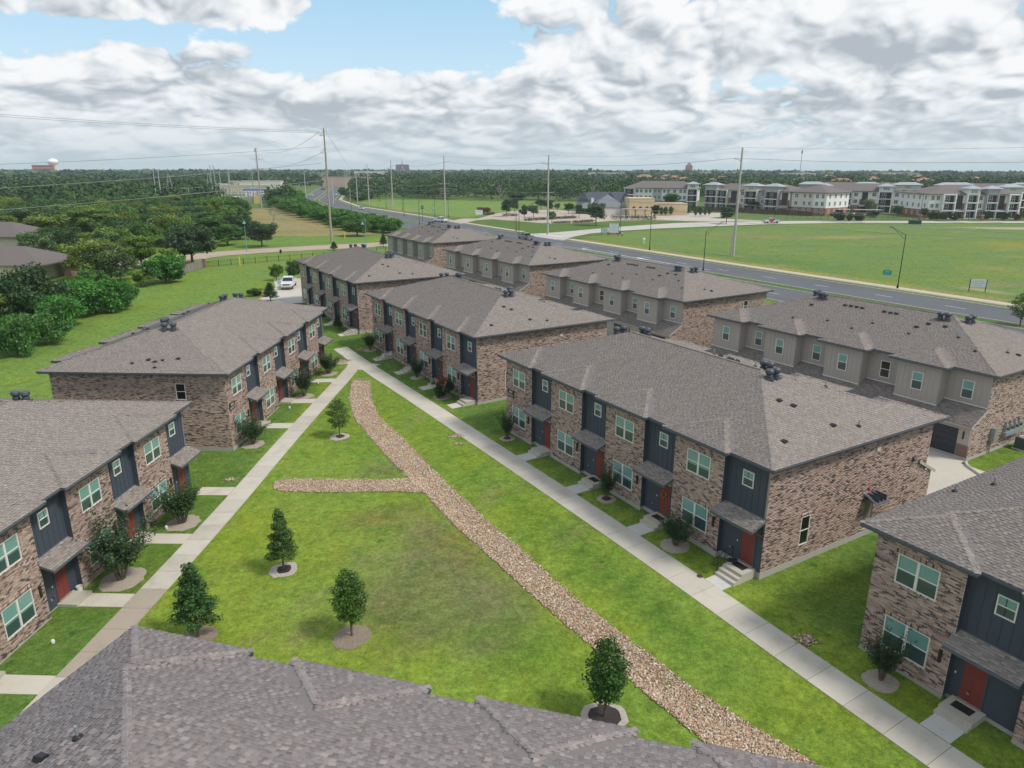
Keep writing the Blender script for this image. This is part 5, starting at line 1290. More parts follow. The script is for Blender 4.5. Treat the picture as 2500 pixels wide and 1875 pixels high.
def hedge(pts, h, wd, lb, colr=(.036, .062, .022)):
    r = np.random.default_rng(int(abs(pts[0][0])*10)); V = []; bl = []
    for (a, b), (c_, d_) in zip(pts[:-1], pts[1:]):
        n = max(2, int(math.hypot(c_-a, d_-b)/.8))
        for i in range(n): x_, y_ = a+(c_-a)*i/n, b+(d_-b)*i/n; bl.append((x_, y_, H(x_, y_)+h*.5, wd*.6, wd*.6, h*.55))
    V, F, fc = leaf_cloud(bl, len(bl)*60, .17, 4)
    ob('hedge', np_mesh('hedge', V, F, M_LEAF, fcol=fc), None, color=colr, label=lb, cat='hedge')
hedge([(-4.1, 326.7), (2.8, 326.9)], 1.1, 1.4, 'clipped hedge at the left end of the restaurant car park'); hedge([(5.5, 296.6), (10.6, 301.5), (27.5, 314)], 1.2, 1.6, 'long clipped hedge through the middle of the restaurant car park')
hedge([(15.9, 281.9), (22.9, 286.3)], 1.1, 1.6, 'left half of the front hedge beside the green lawn', (.06, .08, .028)); hedge([(24, 286.8), (33, 293)], 1.1, 1.6, 'right half of the front hedge beside the green lawn', (.06, .08, .028))
hedge([(42, 305.5), (51, 305), (60, 303.4)], 2.2, 2.0, 'tall dark hedge before the timber terrace'); hedge([(-13.6, 335), (-8, 337)], 1.4, 1.6, 'low hedge behind the white roadside sign')
tree('small_tree', 'oak', -14.5, 338.5, 3.6, 4.6, (.13, .06, .035), 'reddish leaved tree behind the white roadside sign'); tree('small_tree', 'oak', -11.6, 340.5, 3.4, 4.2, (.15, .065, .04), 'red brown tree at the right of the white roadside sign')
for i, (x_, y_, h_, w_) in enumerate([(67.9, 331.8, 3.5, 1.9), (69.8, 331.8, 3.8, 2.0), (72.2, 331.9, 3.9, 2.1), (75.0, 335.2, 3.8, 2.0), (76.9, 335.3, 3.8, 1.9), (78.6, 335.3, 3.6, 1.8), (81.7, 338.7, 3.4, 2.4), (82.0, 325.9, 4.2, 2.0), (84.5, 327.2, 4.2, 2.1), (87.1, 329.1, 3.8, 1.9), (89.8, 332.3, 3.7, 2.0)]):
    tree('clipped_evergreen', 'cypress', x_, y_, h_+.3, w_+.25, (.040, .082, .028), 'clipped egg shaped evergreen in the row beside the yellow restaurant', group='clipped evergreens beside the restaurant')
for i, (x_, y_, h_, w_, c_, lb) in enumerate([(83.8, 284.3, 7.2, 6.4, (.026, .058, .026), 'dark tree in the median of the pale street, behind the leaning pole'), (60.6, 308.2, 6.5, 3.8, (.022, .042, .024), 'dark upright tree at the corner of the timber terrace'), (119.4, 361, 6, 6.6, (.026, .05, .030), 'dark round tree before the brown board fence'),
      (85, 392, 8.5, 11, (.045, .11, .026), 'big bright tree between yellow restaurant and apartments'), (156.4, 354.4, 6.1, 6, (.09, .10, .03), 'yellowing tree before the middle apartments'), (150, 345, 5, 4.6, (.06, .09, .035), 'pale shrubby tree by the carports'), (134.2, 298.6, 4.1, 5, (.035, .05, .026), 'leftmost dark shrub on the far verge of the pale street'), (138.7, 298.6, 3.3, 3.6, (.04, .055, .028), 'second dark shrub on the far verge of the pale street'), (142.5, 298.6, 3.4, 4.4, (.035, .05, .026), 'third dark shrub on the far verge of the pale street'),
      (169.7, 348, 7.6, 8, (.13, .16, .10), 'white flowering tree between carports and apartments'), (168.3, 318.2, 5.6, 5.4, (.035, .085, .035), 'green tree before the grey gable end of apartments'), (159.5, 321.1, 3, 6, (.035, .05, .028), 'broad low shrub before the carport'), (176.5, 312, 4.8, 3.8, (.05, .075, .03), 'slim tree beside the brick gate post'), (176.1, 304.1, 4, 5, (.045, .06, .03), 'olive shrub right of the gate post'), (180, 304.2, 3.6, 4, (.05, .06, .03), 'olive shrub in the middle of the apartment verge'), (183.5, 301.6, 3.8, 4.4, (.045, .06, .03), 'rightmost olive shrub on the apartment verge'),
      (200.5, 308, 4, 4.4, (.03, .06, .028), 'dark bush before the right apartments'), (207, 306, 3.4, 5, (.04, .06, .035), 'grey green bush before the right apartments'), (222, 315, 4.2, 4.8, (.12, .17, .03), 'yellow green tree at the right apartment corner'), (211, 304, 2.8, 4, (.10, .045, .05), 'purple red shrub by the right apartment entrance')]):
    tree('garden_tree', 'park' if h_ > 4.5 else 'dome', x_, y_, h_, w_, c_, lb, var=i % 2)
# far woods: nobody could count them
def far_woods(name, pts, w, h, per, leaf, cols, seed):
    r = np.random.default_rng(seed); n = len(pts); N = n*per; ti = np.repeat(np.arange(n), per); ww = w*r.uniform(.75, 1.3, n); hh = h*r.uniform(.75, 1.25, n)
    d = r.normal(0, 1, (N, 3)); d[:, 2] = np.abs(d[:, 2])-.35; d /= np.linalg.norm(d, axis=1)[:, None]; rad = r.uniform(.72, 1.06, N)
    z0 = height(pts[:, 0], pts[:, 1]); P = np.stack([pts[ti, 0]+d[:, 0]*rad*ww[ti]/2, pts[ti, 1]+d[:, 1]*rad*ww[ti]/2, z0[ti]+hh[ti]*(.45+.55*d[:, 2]*rad)], 1)
    nrm = d+r.normal(0, .45, (N, 3)); nrm /= np.linalg.norm(nrm, axis=1)[:, None]; a = np.cross(nrm, r.normal(0, 1, (N, 3))); a /= np.linalg.norm(a, axis=1)[:, None]; b = np.cross(nrm, a); s = leaf*r.uniform(.6, 1.4, (N, 1))
    V = np.stack([P-a*s, P-b*s*.8, P+a*s, P+b*s*.8], 1).reshape(-1, 3)
    tc_ = np.array(cols)[r.integers(0, len(cols), n)]*r.uniform(.75, 1.2, (n, 1)); fc = tc_[ti]*r.uniform(.75, 1.3, (N, 1))
    return ob(name, np_mesh(name, V, np.arange(4*N).reshape(-1, 4), M_WOODS, fcol=fc), kind='stuff')
def wedge(n, r0, r1, seed, cut):
    r = np.random.default_rng(seed); rad = np.sqrt(r.uniform(r0*r0, r1*r1, n*3)) if r1 < 3*r0 else np.exp(r.uniform(math.log(r0), math.log(r1), n*3)); a = r.uniform(-.70, .70, n*3); p = np.stack([np.sin(a)*rad, np.cos(a)*rad], 1)
    ok = ~cut(p[:, 0], p[:, 1]); return p[ok][:n]
APT_P = [(60, 345), (62, 420), (80, 500), (140, 470), (270, 440), (330, 300), (130, 286), (95, 300)]
TOWN_P = [(-175, 440), (-260, 640), (-240, 760), (-150, 700), (-130, 520), (-140, 450)]
def cut(x, y):
    t = x*RT[0]+y*RT[1]; w = x*RW[0]+y*RW[1]-delta(t)
    return ((w > 95) & (w < 138)) | inside(x, y, FAR_FIELD) | inside(x, y, APT_P) | inside(x, y, TOWN_P) | (y < 395) & (x > -150) | (y < 300) | inside(x, y, FIELD_POLY) | inside(x, y, [(-225, 400), (-130, 392), (-160, 480), (-240, 480)]) | inside(x, y, LOT_POLY)
WC = [(.042, .082, .032), (.055, .105, .036), (.068, .120, .040), (.036, .068, .030), (.080, .128, .050)]
far_woods('far_woods', wedge(2100, 395, 760, 1, cut), 10.5, 10.5, 120, .72, WC, 1)
far_woods('far_woods', wedge(2600, 740, 1700, 2, cut), 15, 11, 42, 1.5, [(.040, .075, .036), (.055, .095, .042), (.075, .12, .055), (.034, .065, .034)], 2)
far_woods('far_woods', wedge(3600, 1650, 6800, 3, lambda x, y: x > 1e9), 34, 13, 14, 6.5, [(.065, .11, .06), (.09, .14, .065), (.05, .09, .05), (.12, .17, .08)], 3)
# ------------------------------------------------------------------ power poles and wires
def pole(x, y, h, r0, label, arms=(), colr=(.36, .34, .30), group=None, name='power_pole', ang=None):
    t = thing(name, label, 'power pole', (x, y, H(x, y)), 0 if ang is None else ang, group)
    ob('shaft', MB().tube((0, 0, -.5), (0, 0, h), r0, r0*.55, 10).mesh('shaft', M_POLE), t, color=colr)
    for z, l, kind in arms:
        mb = MB()
        if kind == 'bar':
            mb.box(-l, -.09, z-.09, l, .09, z+.09)
            for q in (-l+.1, -l*.5, l*.5, l-.1): mb.lathe([(.06, z+.09), (.09, z+.2), (.04, z+.32)], q, 0, 6)
        elif kind == 'up':
            mb.tube((0, 0, z-.3), (l*.6, 0, z), .08); mb.tube((l*.6, 0, z), (l, 0, z+.25), .07); mb.tube((l, 0, z+.25), (l, 0, z-.25), .06)
        else:
            mb.tube((0, 0, z), (l, 0, z-.15), .07); mb.tube((0, 0, z+1.2), (l, 0, z-.15), .05)
        ob('cross_arm', mb.mesh('cross_arm', M_GALV if kind != 'bar' else M_WOOD), t, color=(.34, .32, .28))
    return t
BR_ = (.33, .285, .225)
pole(-52.2, 208.3, 31.2, .36, 'tall tan power pole nearest the fence, its wires running left', [(29.4, -1.3, 'tri'), (24.8, -1.3, 'tri'), (19.5, -1.3, 'tri')], BR_)
pole(-131.9, 384.2, 30.3, .45, 'grey power pole at the far end of the tall grass field', [(29.6, 1.2, 'tri'), (24.8, -3.4, 'up'), (24.8, 3.4, 'up'), (20.2, -3, 'up'), (20.2, 3, 'up')], (.34, .32, .29))
TRB = math.atan2(.53, .848)
pole(55.8, 181.2, 25.9, .38, 'leaning pale power pole standing in the vacant lot', [(23.2, -1.6, 'up')], (.42, .40, .36))
pole(55.1, 180.4, 6.0, .20, 'short brace pole bound to the leaning pole', [], (.36, .35, .32), name='brace_pole')
for k, (x_, y_, h_, lb) in enumerate([(11.5, 235.8, 24.7, 'tall pale power pole in the middle, by the street corner'), (-29.2, 317.4, 25.7, 'tall pale pole with stacked cross arms at the green field corner'), (-61.9, 378.3, 24.3, 'second tall pale pole along the green field'), (-81.5, 416.3, 22.5, 'third tall pale pole along the green field'), (-93.2, 440.9, 17.6, 'fourth pale pole along the green field, near the bend')]):
    ar = [(h_-2.6, -2.0 if k == 0 else 1.8, 'up'), (h_-7.4, -1.8 if k == 0 else 1.6, 'up'), (h_-11.5, 2.0, 'bar'), (h_-13.6, 2.0, 'bar')]
    if k == 1: ar += [(h_-14.6, 2.0, 'bar'), (h_-15.6, 2.0, 'bar')]
    pole(x_, y_, h_, .36, lb, ar, (.42, .40, .36))
for x_, y_, h_ in [(-97.4, 440.7, 8.8), (-125, 552, 17), (-146, 650, 19), (-160, 720, 19), (-176, 800, 19), (-192, 900, 20), (-208, 1000, 20), (-140, 560, 21), (-225, 1120, 20), (-245, 1260, 20)]:
    pole(x_, y_, h_, .30, 'slim pale pole in the receding line beside the far road', [(h_-2, 1.6, 'bar'), (h_-4, 1.6, 'bar')], (.42, .40, .37), group='far poles beside the road')
def wire(pts, r, lb, sag=None, group=None, n=14):
    mb = MB(); P = []
    for a, b in zip(pts[:-1], pts[1:]):
        a, b = Vector(a), Vector(b); s = (b-a).length*.018 if sag is None else sag
        for i in range(n):
            t = i/n; q = a.lerp(b, t); q.z -= 4*s*t*(1-t); P.append(tuple(q))
    P.append(tuple(pts[-1])); mb.path(P, r, 4)
    ob('power_wire', mb.mesh('power_wire', M_WIRE), None, label=lb, cat='wire', group=group)
def ray(px, py, D):
    X = (px-1250)/1732.8; Y = (937.5-py)/1732.8; d = Vector((X, math.cos(PITCH)+Y*math.sin(PITCH), -math.sin(PITCH)+Y*math.cos(PITCH))); return Vector((0, 0, CAMZ))+d*(D/d.y)
pA = Vector((-52.2, 208.3, H(-52.2, 208.3)))
for zz, py, r_, lb in [(30.4, 281, .05, 'highest wire running left from the tall tan pole'), (30.0, 286, .05, 'second wire running left from the top of the tall tan pole'), (26.4, 403, .055, 'wire crossing the sky just above the left horizon'), (22.0, 461, .075, 'heavy pale wire crossing the left woods'), (17.4, 514, .075, 'lowest pale wire crossing the left woods')]:
    e = ray(0, py, 170); a = pA+Vector((-1.2, 0, zz)); wire([a, e, e+(e-a)*.6], r_, lb, .4)
pB = Vector((-131.9, 384.2, 1.2))
for i, (za, zb, lb) in enumerate([(30.4, 29.4, 'top wire between the two left poles'), (24.8, 24.6, 'middle wire between the two left poles'), (19.5, 20.2, 'lower wire between the two left poles')]):
    wire([pA+Vector((-1.2, 0, za)), pB+Vector((2.5, 0, zb))], .045, lb, 3.2)
wire([pA+Vector((.3, 0, 30.8)), (-93.2, 440.9, 18.2)], .035, 'wire sinking from the tall tan pole to the far pole line', 1.0)
wire([pA+Vector((.3, 0, 25)), (-140, 560, 21)], .035, 'second wire sinking from the tall tan pole to the far pole line', 1.0)
TR = [(55.8, 181.2, 1.0), (11.5, 235.8, 1.2), (-29.2, 317.4, 1.2), (-61.9, 378.3, 1.2), (-81.5, 416.3, 1.2), (-93.2, 440.9, 1.2)]; HT = [25.9, 24.7, 25.7, 24.3, 22.5, 17.6]
R0 = (128, 118, 1.2)
def tp(i, dz, dx=0): return (TR[i][0]+dx, TR[i][1], TR[i][2]+HT[i]-dz)
wire([(R0[0], R0[1], 27)]+[tp(i, .1) for i in range(6)], .025, 'topmost thin wire along the road pole line', 1.1)
wire([(R0[0], R0[1], 24.5), tp(0, 2.6, -1.6), tp(1, 2.4, -2), tp(2, 2.4, 1.6), tp(3, 2.4, 1.6), tp(4, 2.4, 1.5)], .045, 'upper wire along the road pole line', 1.3)
for j, (dz, dx) in enumerate([(11.4, 1.9), (11.4, -1.9), (13.5, 1.9), (13.5, -1.9), (15.8, .3)]):
    wire([(R0[0]+dx, R0[1], 12.2-j*.5), tp(0, dz+2, dx*.3), tp(1, dz, dx), tp(2, dz, dx), tp(3, dz, dx), tp(4, dz, dx), tp(5, min(dz, 12), dx)], .04, 'lower wire of the bundle along the road pole line', 1.2, group='lower wires along the road')

# ------------------------------------------------------------------ lamps
def black_lamp(x, y, h, label, arm=None, group='black street lamps'):
    t = thing('street_lamp', label, 'street lamp', (x, y, H(x, y)), 0, group)
    ob('pole', MB().lathe([(.20, 0), (.20, .55), (.13, .75), (.10, .9)], n=10).tube((0, 0, .5), (0, 0, h), .095, .06, 8).mesh('pole', M_BLACK), t)
    if arm:
        ax, ay, az = arm; mb = MB(); mb.tube((0, 0, h-.1), (ax, ay, az), .035); mb.tube((0, 0, h-.9), (ax, ay, az), .03)
        for q in (.3, .6): mb.tube((ax*q, ay*q, h-.1+(az-h+.1)*q), (ax*q, ay*q, h-.9+(az-h+.9)*q), .018, n=5)
        ob('arm', mb.mesh('arm', M_BLACK), t); ob('lamp_head', MB().hexa([(-.45, -.15, -.06), (.35, -.15, -.06), (.35, .15, -.06), (-.45, .15, -.06), (-.35, -.12, .08), (.3, -.12, .08), (.3, .12, .08), (-.35, .12, .08)]).mesh('lamp_head', M_BLACK), t, (ax*1.05, ay*1.05, az), math.atan2(ay, ax))
    else: ob('lamp_head', MB().lathe([(.06, h-.1), (.22, h), (.22, h+.25), (.1, h+.4)], n=10).mesh('lamp_head', M_BLACK), t)
LR = lambda w_, l: (RW[0]*l*w_, RW[1]*l*w_)
black_lamp(41.0, 152.9, 8.5, 'black street lamp behind the middle taupe block, arm reaching right over the road', (*LR(1, 4.6), 10.2))
black_lamp(36.5, 190.9, 9.6, 'black street lamp beside the pale hydrant on the verge')
black_lamp(71.6, 131.4, 9.9, 'tall black street lamp on the verge before the vacant lot, arm over the road', (*LR(-1, 4.8), 11.4))
black_lamp(1.3, 247.9, 10.5, 'black street lamp before the car park hedges'); black_lamp(2.0, 215.1, 8.6, 'black street lamp in the median with its arm slanting right', (*LR(1, 4.4), 10.6))
black_lamp(35.7, 239.4, 10.0, 'black street lamp beside the white and red sign'); black_lamp(-35.6, 278.1, 9.3, 'black street lamp in the median left of the white pickup', (*LR(1, 5.5), 12))
black_lamp(-32.5, 305.7, 9.3, 'black street lamp behind the white pickup', (-3.4, 1, 10.6)); black_lamp(-28.1, 320.1, 8.7, 'black street lamp against the base of the tall cross arm pole')
black_lamp(105.0, 291.4, 11.1, 'black street lamp behind the orange road sign', (-3, -2, 12.4)); black_lamp(167.8, 299.5, 10.7, 'black street lamp before the right apartments', (-4.5, -.6, 12.2))
for x_, y_ in [(-66.6, 386.1), (-79.2, 359.3), (-56, 372), (-49, 330), (-85, 470), (-112, 500)]:
    black_lamp(x_, y_, 9.0, 'slim dark lamp post on the far stretch of the road', group='far dark lamp posts')
def teal_lamp(x, y, h, label, arm=0.0):
    t = thing('teal_lamp', label, 'street lamp', (x, y, H(x, y)), 0, 'teal street lamps')
    ob('pole', MB().lathe([(.22, 0), (.2, .3), (.10, .5), (.075, .8)], n=10).tube((0, 0, .6), (0, 0, h-1.0 if not arm else h), .075, .05, 8).mesh('pole', M_TEAL), t)
    z = h-1.0
    mb = MB()
    if arm: mb.path([(0, 0, h-.1), (-.12, 0, h+.1), (-.4, 0, h+.08), (arm, 0, h-.2), (arm, 0, h-.5)], .04, 6); z = h-1.35
    mb.lathe([(.46, z), (.40, z+.10), (.17, z+.38), (.14, z+.62), (.05, z+.72), (.03, z+1.0)], arm, 0, 12); ob('lamp_shade', mb.mesh('lamp_shade', M_TEAL), t)
teal_lamp(-68.7, 185.9, 8.1, 'teal street lamp beside the lone oak on the tan road'); teal_lamp(-111.7, 202.3, 8.4, 'teal street lamp rising out of the left woods')
teal_lamp(-38.8, 191.5, 7.7, 'teal street lamp with its shade on a hooked arm', -.75); teal_lamp(-28.6, 262, 8.2, 'teal street lamp near the white pickup on the road', .5)

# ------------------------------------------------------------------ signs and street furniture
def sign(name, label, x, y, w, h, zb, rz, colr, post=(.05, .05, .055), lines=(), extra=None, nposts=2, cat='sign'):
    t = thing(name, label, cat, (x, y, H(x, y)), rz)
    ob('board', MB().box(-w/2, -.04, zb, w/2, .04, zb+h).mesh('board', M_OBJ), t, color=colr)
    for px_ in ([-w/2, w/2] if nposts == 2 else [0]): ob('post', MB().box(px_-.06, -.05 if nposts == 2 else .04, -.3, px_+.06, .07 if nposts == 2 else .1, zb+h+(.05 if nposts == 2 else 0)).mesh('post', M_OBJ), t, color=post)
    for s, sz, z, c_ in lines: text(t, s, sz, 0, -.045, zb+z, 0, M_TEXT, color=c_)
    if extra: extra(t)
    return t
fac = lambda x, y: math.atan2(-x, y)          # turned to face the viewpoint side of the road
def redbar(t):
    ob('red_band', MB().box(-1.55, -.05, .55, 1.55, -.035, 1.05).mesh('red_band', M_OBJ), t, color=(.42, .03, .06)); text(t, 'AVAILABLE', .34, 0, -.056, .80, 0, M_TEXT, color=(.75, .6, .6))
sign('for_sale_sign', 'large white board with a red band at the street corner', 32.4, 231.0, 3.2, 3.4, .55, fac(32, 231)-.1, (.62, .68, .70), lines=[('LAND FOR SALE', .26, 3.0, (.35, .40, .42)), ('H', .6, 2.1, (.2, .28, .25)), ('979', .42, 1.3, (.33, .4, .42))], extra=redbar)
sign('small_sign', 'smaller dark framed sign left of the red banded board', 29.6, 232.5, 1.9, 1.5, .9, fac(30, 232)-.1, (.50, .56, .55), lines=[('COMMERCIAL', .2, 1.1, (.3, .36, .36)), ('AVAILABLE', .2, .6, (.3, .36, .36))])
sign('highway_sign', 'green road sign with pale lettering on a thin post before the vacant lot', 72.0, 136.6, 1.5, .9, 1.75, fac(72, 136), (.02, .30, .25), (.42, .40, .35), [('BRYAN', .22, .66, (.55, .75, .72)), ('CITY LIMIT', .2, .32, (.55, .75, .72))], nposts=1)
sign('commercial_sign', 'pale board on two dark posts at the right of the vacant lot', 84.1, 127.8, 2.6, 1.35, .85, fac(84, 128)+.30, (.60, .65, .66), (.02, .03, .025), [('COMMERCIAL', .27, 1.02, (.34, .39, .41)), ('OPPORTUNITIES', .25, .66, (.34, .39, .41)), ('AVAILABLE', .27, .30, (.34, .39, .41))])
sign('restaurant_sign', 'white monument sign before reddish trees at the green field', -15.1, 331.5, 3.2, 2.1, .3, fac(-15, 331), (.70, .71, .72), (.6, .6, .6), [('Restaurant', .5, 1.45, (.18, .12, .13))])
sign('street_name_sign', 'small teal street sign on a post beside the middle pole', 11.3, 233.8, 1.5, .42, 3.4, fac(11, 233), (.04, .38, .36), (.03, .03, .03), nposts=1)
sign('banner_sign', 'dark green street banner left of the white pickup', -36, 292, .9, 1.4, 5.0, fac(-36, 292), (.02, .10, .09), (.03, .03, .03), [('B', .6, .7, (.5, .62, .6))], nposts=1)
t = thing('road_work_sign', 'orange diamond road sign in front of the silver pickup', 'sign', (101.0, 283.0, H(101, 283)), fac(101, 283)); ob('panel', MB().hexa([(0, -.03, .5), (.95, -.03, 1.45), (.95, .03, 1.45), (0, .03, .5), (-.95, -.03, 1.45), (0, -.03, 2.4), (0, .03, 2.4), (-.95, .03, 1.45)]).mesh('panel', M_OBJ), t, color=(.75, .09, .03)); ob('stand', MB().tube((-.5, 0, 0), (0, 0, 1), .04).tube((.5, 0, 0), (0, 0, 1), .04).mesh('stand', M_BLACK), t)
t = thing('fire_hydrant', 'small red and white fire hydrant by the red banded board', 'hydrant', (35.3, 232.0, H(35.3, 232))); ob('body', MB().lathe([(.22, 0), (.17, .1), (.16, .6), (.2, .66), (.13, .85)], n=10).mesh('body', M_RED), t); ob('cap', MB().lathe([(.2, .85), (.16, 1.0), (.05, 1.12)], n=10).mesh('cap', M_WHITE), t)
t = thing('valve_post', 'white capped utility post in the vacant lot near the road', 'utility post', (38.1, 208.6, H(38.1, 208.6))); ob('post', MB().box(-.16, -.16, -.2, .16, .16, .9).mesh('post', M_WHITE), t); ob('cap', MB().lathe([(.34, .9), (.40, 1.15), (.34, 1.45), (.12, 1.6)], n=10).mesh('cap', M_WHITE), t)
t = thing('transformer_box', 'dark green utility box beside the pale street', 'utility box', (155.9, 281.2, H(156, 281)), -.3); ob('cabinet', MB().box(-2.1, -1, 0, 2.1, 1, 1.5).box(-2.2, -1.1, 1.5, 2.2, 1.1, 1.62).mesh('cabinet', M_OBJ), t, color=(.035, .075, .06)); ob('pad', MB().box(-2.4, -1.3, -.1, 2.4, 1.3, .08).mesh('pad', M_CONC), t, color=(.5, .48, .42))
for i, (x_, y_, lb) in enumerate([(-60.5, 158.5, 'yellow marker post on the left lawn before the black fence'), (-51.5, 222, 'yellow marker post in the tall grass by the tan pole')]):
    t = thing('marker_post', lb, 'marker post', (x_, y_, H(x_, y_))); ob('post', MB().tube((0, 0, -.1), (0, 0, 1.75), .16, .16, 10).lathe([(.16, 1.75), (.1, 1.9)], n=10).mesh('post', M_OBJ), t, color=(.62, .50, .06))
# black picket fence along the tan road, wooden fence, brown board fence
fp = [(-66.8, 155.6), (-60.5, 160.8), (-52, 167.4), (-43, 173.8), (-34, 180), (-26, 186)]
fence = thing('metal_fence', 'black metal fence along the tan road', 'fence', (0, 0, 0))
mbp = MB().box(-.045, -.045, -.2, .045, .045, 1.45).mesh('post', M_BLACK); mbr = MB()
acc = 0; pk = MB()
for (a, b), (c_, d_) in zip(fp[:-1], fp[1:]):
    l = math.hypot(c_-a, d_-b); n = max(1, round(l/2.5))
    for i in range(n):
        p = (a+(c_-a)*i/n, b+(d_-b)*i/n); q = (a+(c_-a)*(i+1)/n, b+(d_-b)*(i+1)/n); ob('post', mbp, fence, (*p, H(*p)))
        for z in (.25, 1.18): pk.tube((*p, H(*p)+z), (*q, H(*q)+z), .028, n=5)
        for k in range(14):
            s = (k+.5)/14; e = (p[0]+(q[0]-p[0])*s, p[1]+(q[1]-p[1])*s); pk.tube((*e, H(*e)+.1), (*e, H(*e)+1.3), .009, n=4, cap=False)
ob('rails', pk.mesh('rails', M_BLACK), fence)
def board_fence(label, pts, h, colr, bw, posts=2.4):
    f = thing('board_fence', label, 'fence', (0, 0, 0)); bm = MB().box(-bw*.48, -.02, .05, bw*.48, .02, h).mesh('board', M_WOOD); pm_ = MB().box(-.05, .02, -.2, .05, .12, h).mesh('post', M_WOOD); r = np.random.default_rng(3)
    for (a, b), (c_, d_) in zip(pts[:-1], pts[1:]):
        l = math.hypot(c_-a, d_-b); n = int(l/bw); an = math.atan2(d_-b, c_-a)
        for i in range(n):
            p = (a+(c_-a)*(i+.5)/n, b+(d_-b)*(i+.5)/n); ob('board', bm, f, (*p, H(*p)+r.uniform(-.03, .03)), an, color=tuple(np.array(colr)*r.uniform(.8, 1.2)))
        for i in range(int(l/posts)+1):
            s = min(1, i*posts/l); p = (a+(c_-a)*s, b+(d_-b)*s); ob('post', pm_, f, (*p, H(*p)), an, color=colr)
board_fence('grey weathered wooden fence under the big dark oak', [(-71.5, 139.5), (-67.4, 144.6), (-67.0, 154.4)], 1.75, (.24, .21, .185), .28)
t = thing('brick_post', 'brick end pier between wooden fence and black fence', 'pier', (-66.9, 155.2, H(-66.9, 155.2))); ob('shaft', MB().box(-.35, -.35, -.2, .35, .35, 1.9).mesh('shaft', mat('pier_tan', (.25, .17, .13), .9, noise=(8, .4))), t); ob('cap', MB().box(-.42, -.42, 1.9, .42, .42, 2.05).mesh('cap', M_CONC), t, color=(.5, .46, .4))
board_fence('long brown board fence before the apartments', [(88, 372), (100, 364), (112, 352), (119.5, 342), (135.8, 330)], 2.3, (.105, .072, .052), .9, 4.5)

# ------------------------------------------------------------------ vehicles
def wheels(t, xs, half, r, w=.26):
    tm = cached(('tyre', r), lambda: MB().lathe([(r*.62, -w/2), (r, -w/2+.03), (r, w/2-.03), (r*.62, w/2)], n=18).mesh('tyre', M_TYRE)); rm = cached(('rim', r), lambda: MB().lathe([(r*.62, -w/2+.02), (r*.6, w/2-.02), (r*.2, w/2)], n=14).mesh('rim', M_CHROME))
    for x_ in xs:
        for s in (-1, 1):
            wh = ob('wheel', tm, t, (x_, s*half, r), rot=(-math.pi/2*s, 0, 0)); ob('rim', rm, wh)
def loft(mb, secs, m=0):
    """secs: list of (x, [(y,z)...]) cross-sections of equal length"""
    n = len(secs[0][1]); vs = [(x_, y_, z_) for x_, s in secs for y_, z_ in s]; fs = []
    for j in range(len(secs)-1):
        for i in range(n): fs.append((j*n+i, (j+1)*n+i, (j+1)*n+(i+1) % n, j*n+(i+1) % n))
    fs += [tuple(range(n)), tuple(range((len(secs)-1)*n, len(secs)*n))[::-1]]; mb.add(vs, fs, m)
def sec(w, z0, z1, tw=None): tw = w-.06 if tw is None else tw; return [(-w+.05, z0), (-w, z0+.15), (-w, z0+(z1-z0)*.6), (-tw, z1), (tw, z1), (w, z0+(z1-z0)*.6), (w, z0+.15), (w-.05, z0)]
def pickup_body():
    mb = MB(); loft(mb, [(2.95, sec(.86, .52, 1.02, .80)), (2.86, sec(.95, .45, 1.12, .88)), (2.0, sec(.99, .42, 1.20, .90)), (1.15, sec(.99, .42, 1.24, .92)), (-.95, sec(.99, .42, 1.22, .94)), (-.97, sec(.99, .42, 1.22, .94))])
    loft(mb, [(-.97, sec(.99, .42, .80)), (-2.9, sec(.97, .45, .80)), (-2.95, sec(.93, .5, .80))])
    for s in (-1, 1): mb.box(-2.93, s*.99-.06, .78, -.97, s*.99+.0 if s > 0 else s*.99+.06, 1.26)
    mb.box(-2.96, -.97, .55, -2.88, .97, 1.26)
    loft(mb, [(.55, [(-.80, 1.76), (.80, 1.76), (.80, 1.86), (-.80, 1.86)]), (.2, [(-.80, 1.80), (.80, 1.80), (.76, 1.93), (-.76, 1.93)]), (-.75, [(-.80, 1.80), (.80, 1.80), (.75, 1.92), (-.75, 1.92)]), (-.95, [(-.78, 1.74), (.78, 1.74), (.74, 1.84), (-.74, 1.84)])])
    for s in (-1, 1):
        for xa, xb in ((1.12, .50), (-.18, -.22), (-.93, -.92)): mb.tube((xa, s*.92, 1.2), (xb, s*.79, 1.82), .045, n=5)
    return mb.mesh('body', M_CAR)
def pickup_glass():
    mb = MB(); loft(mb, [(1.12, [(-.88, 1.2), (.88, 1.2), (.87, 1.23), (-.87, 1.23)]), (.48, [(-.89, 1.2), (.89, 1.2), (.76, 1.82), (-.76, 1.82)]), (-.92, [(-.89, 1.2), (.89, 1.2), (.75, 1.82), (-.75, 1.82)])]); return mb.mesh('window', M_CGLASS)
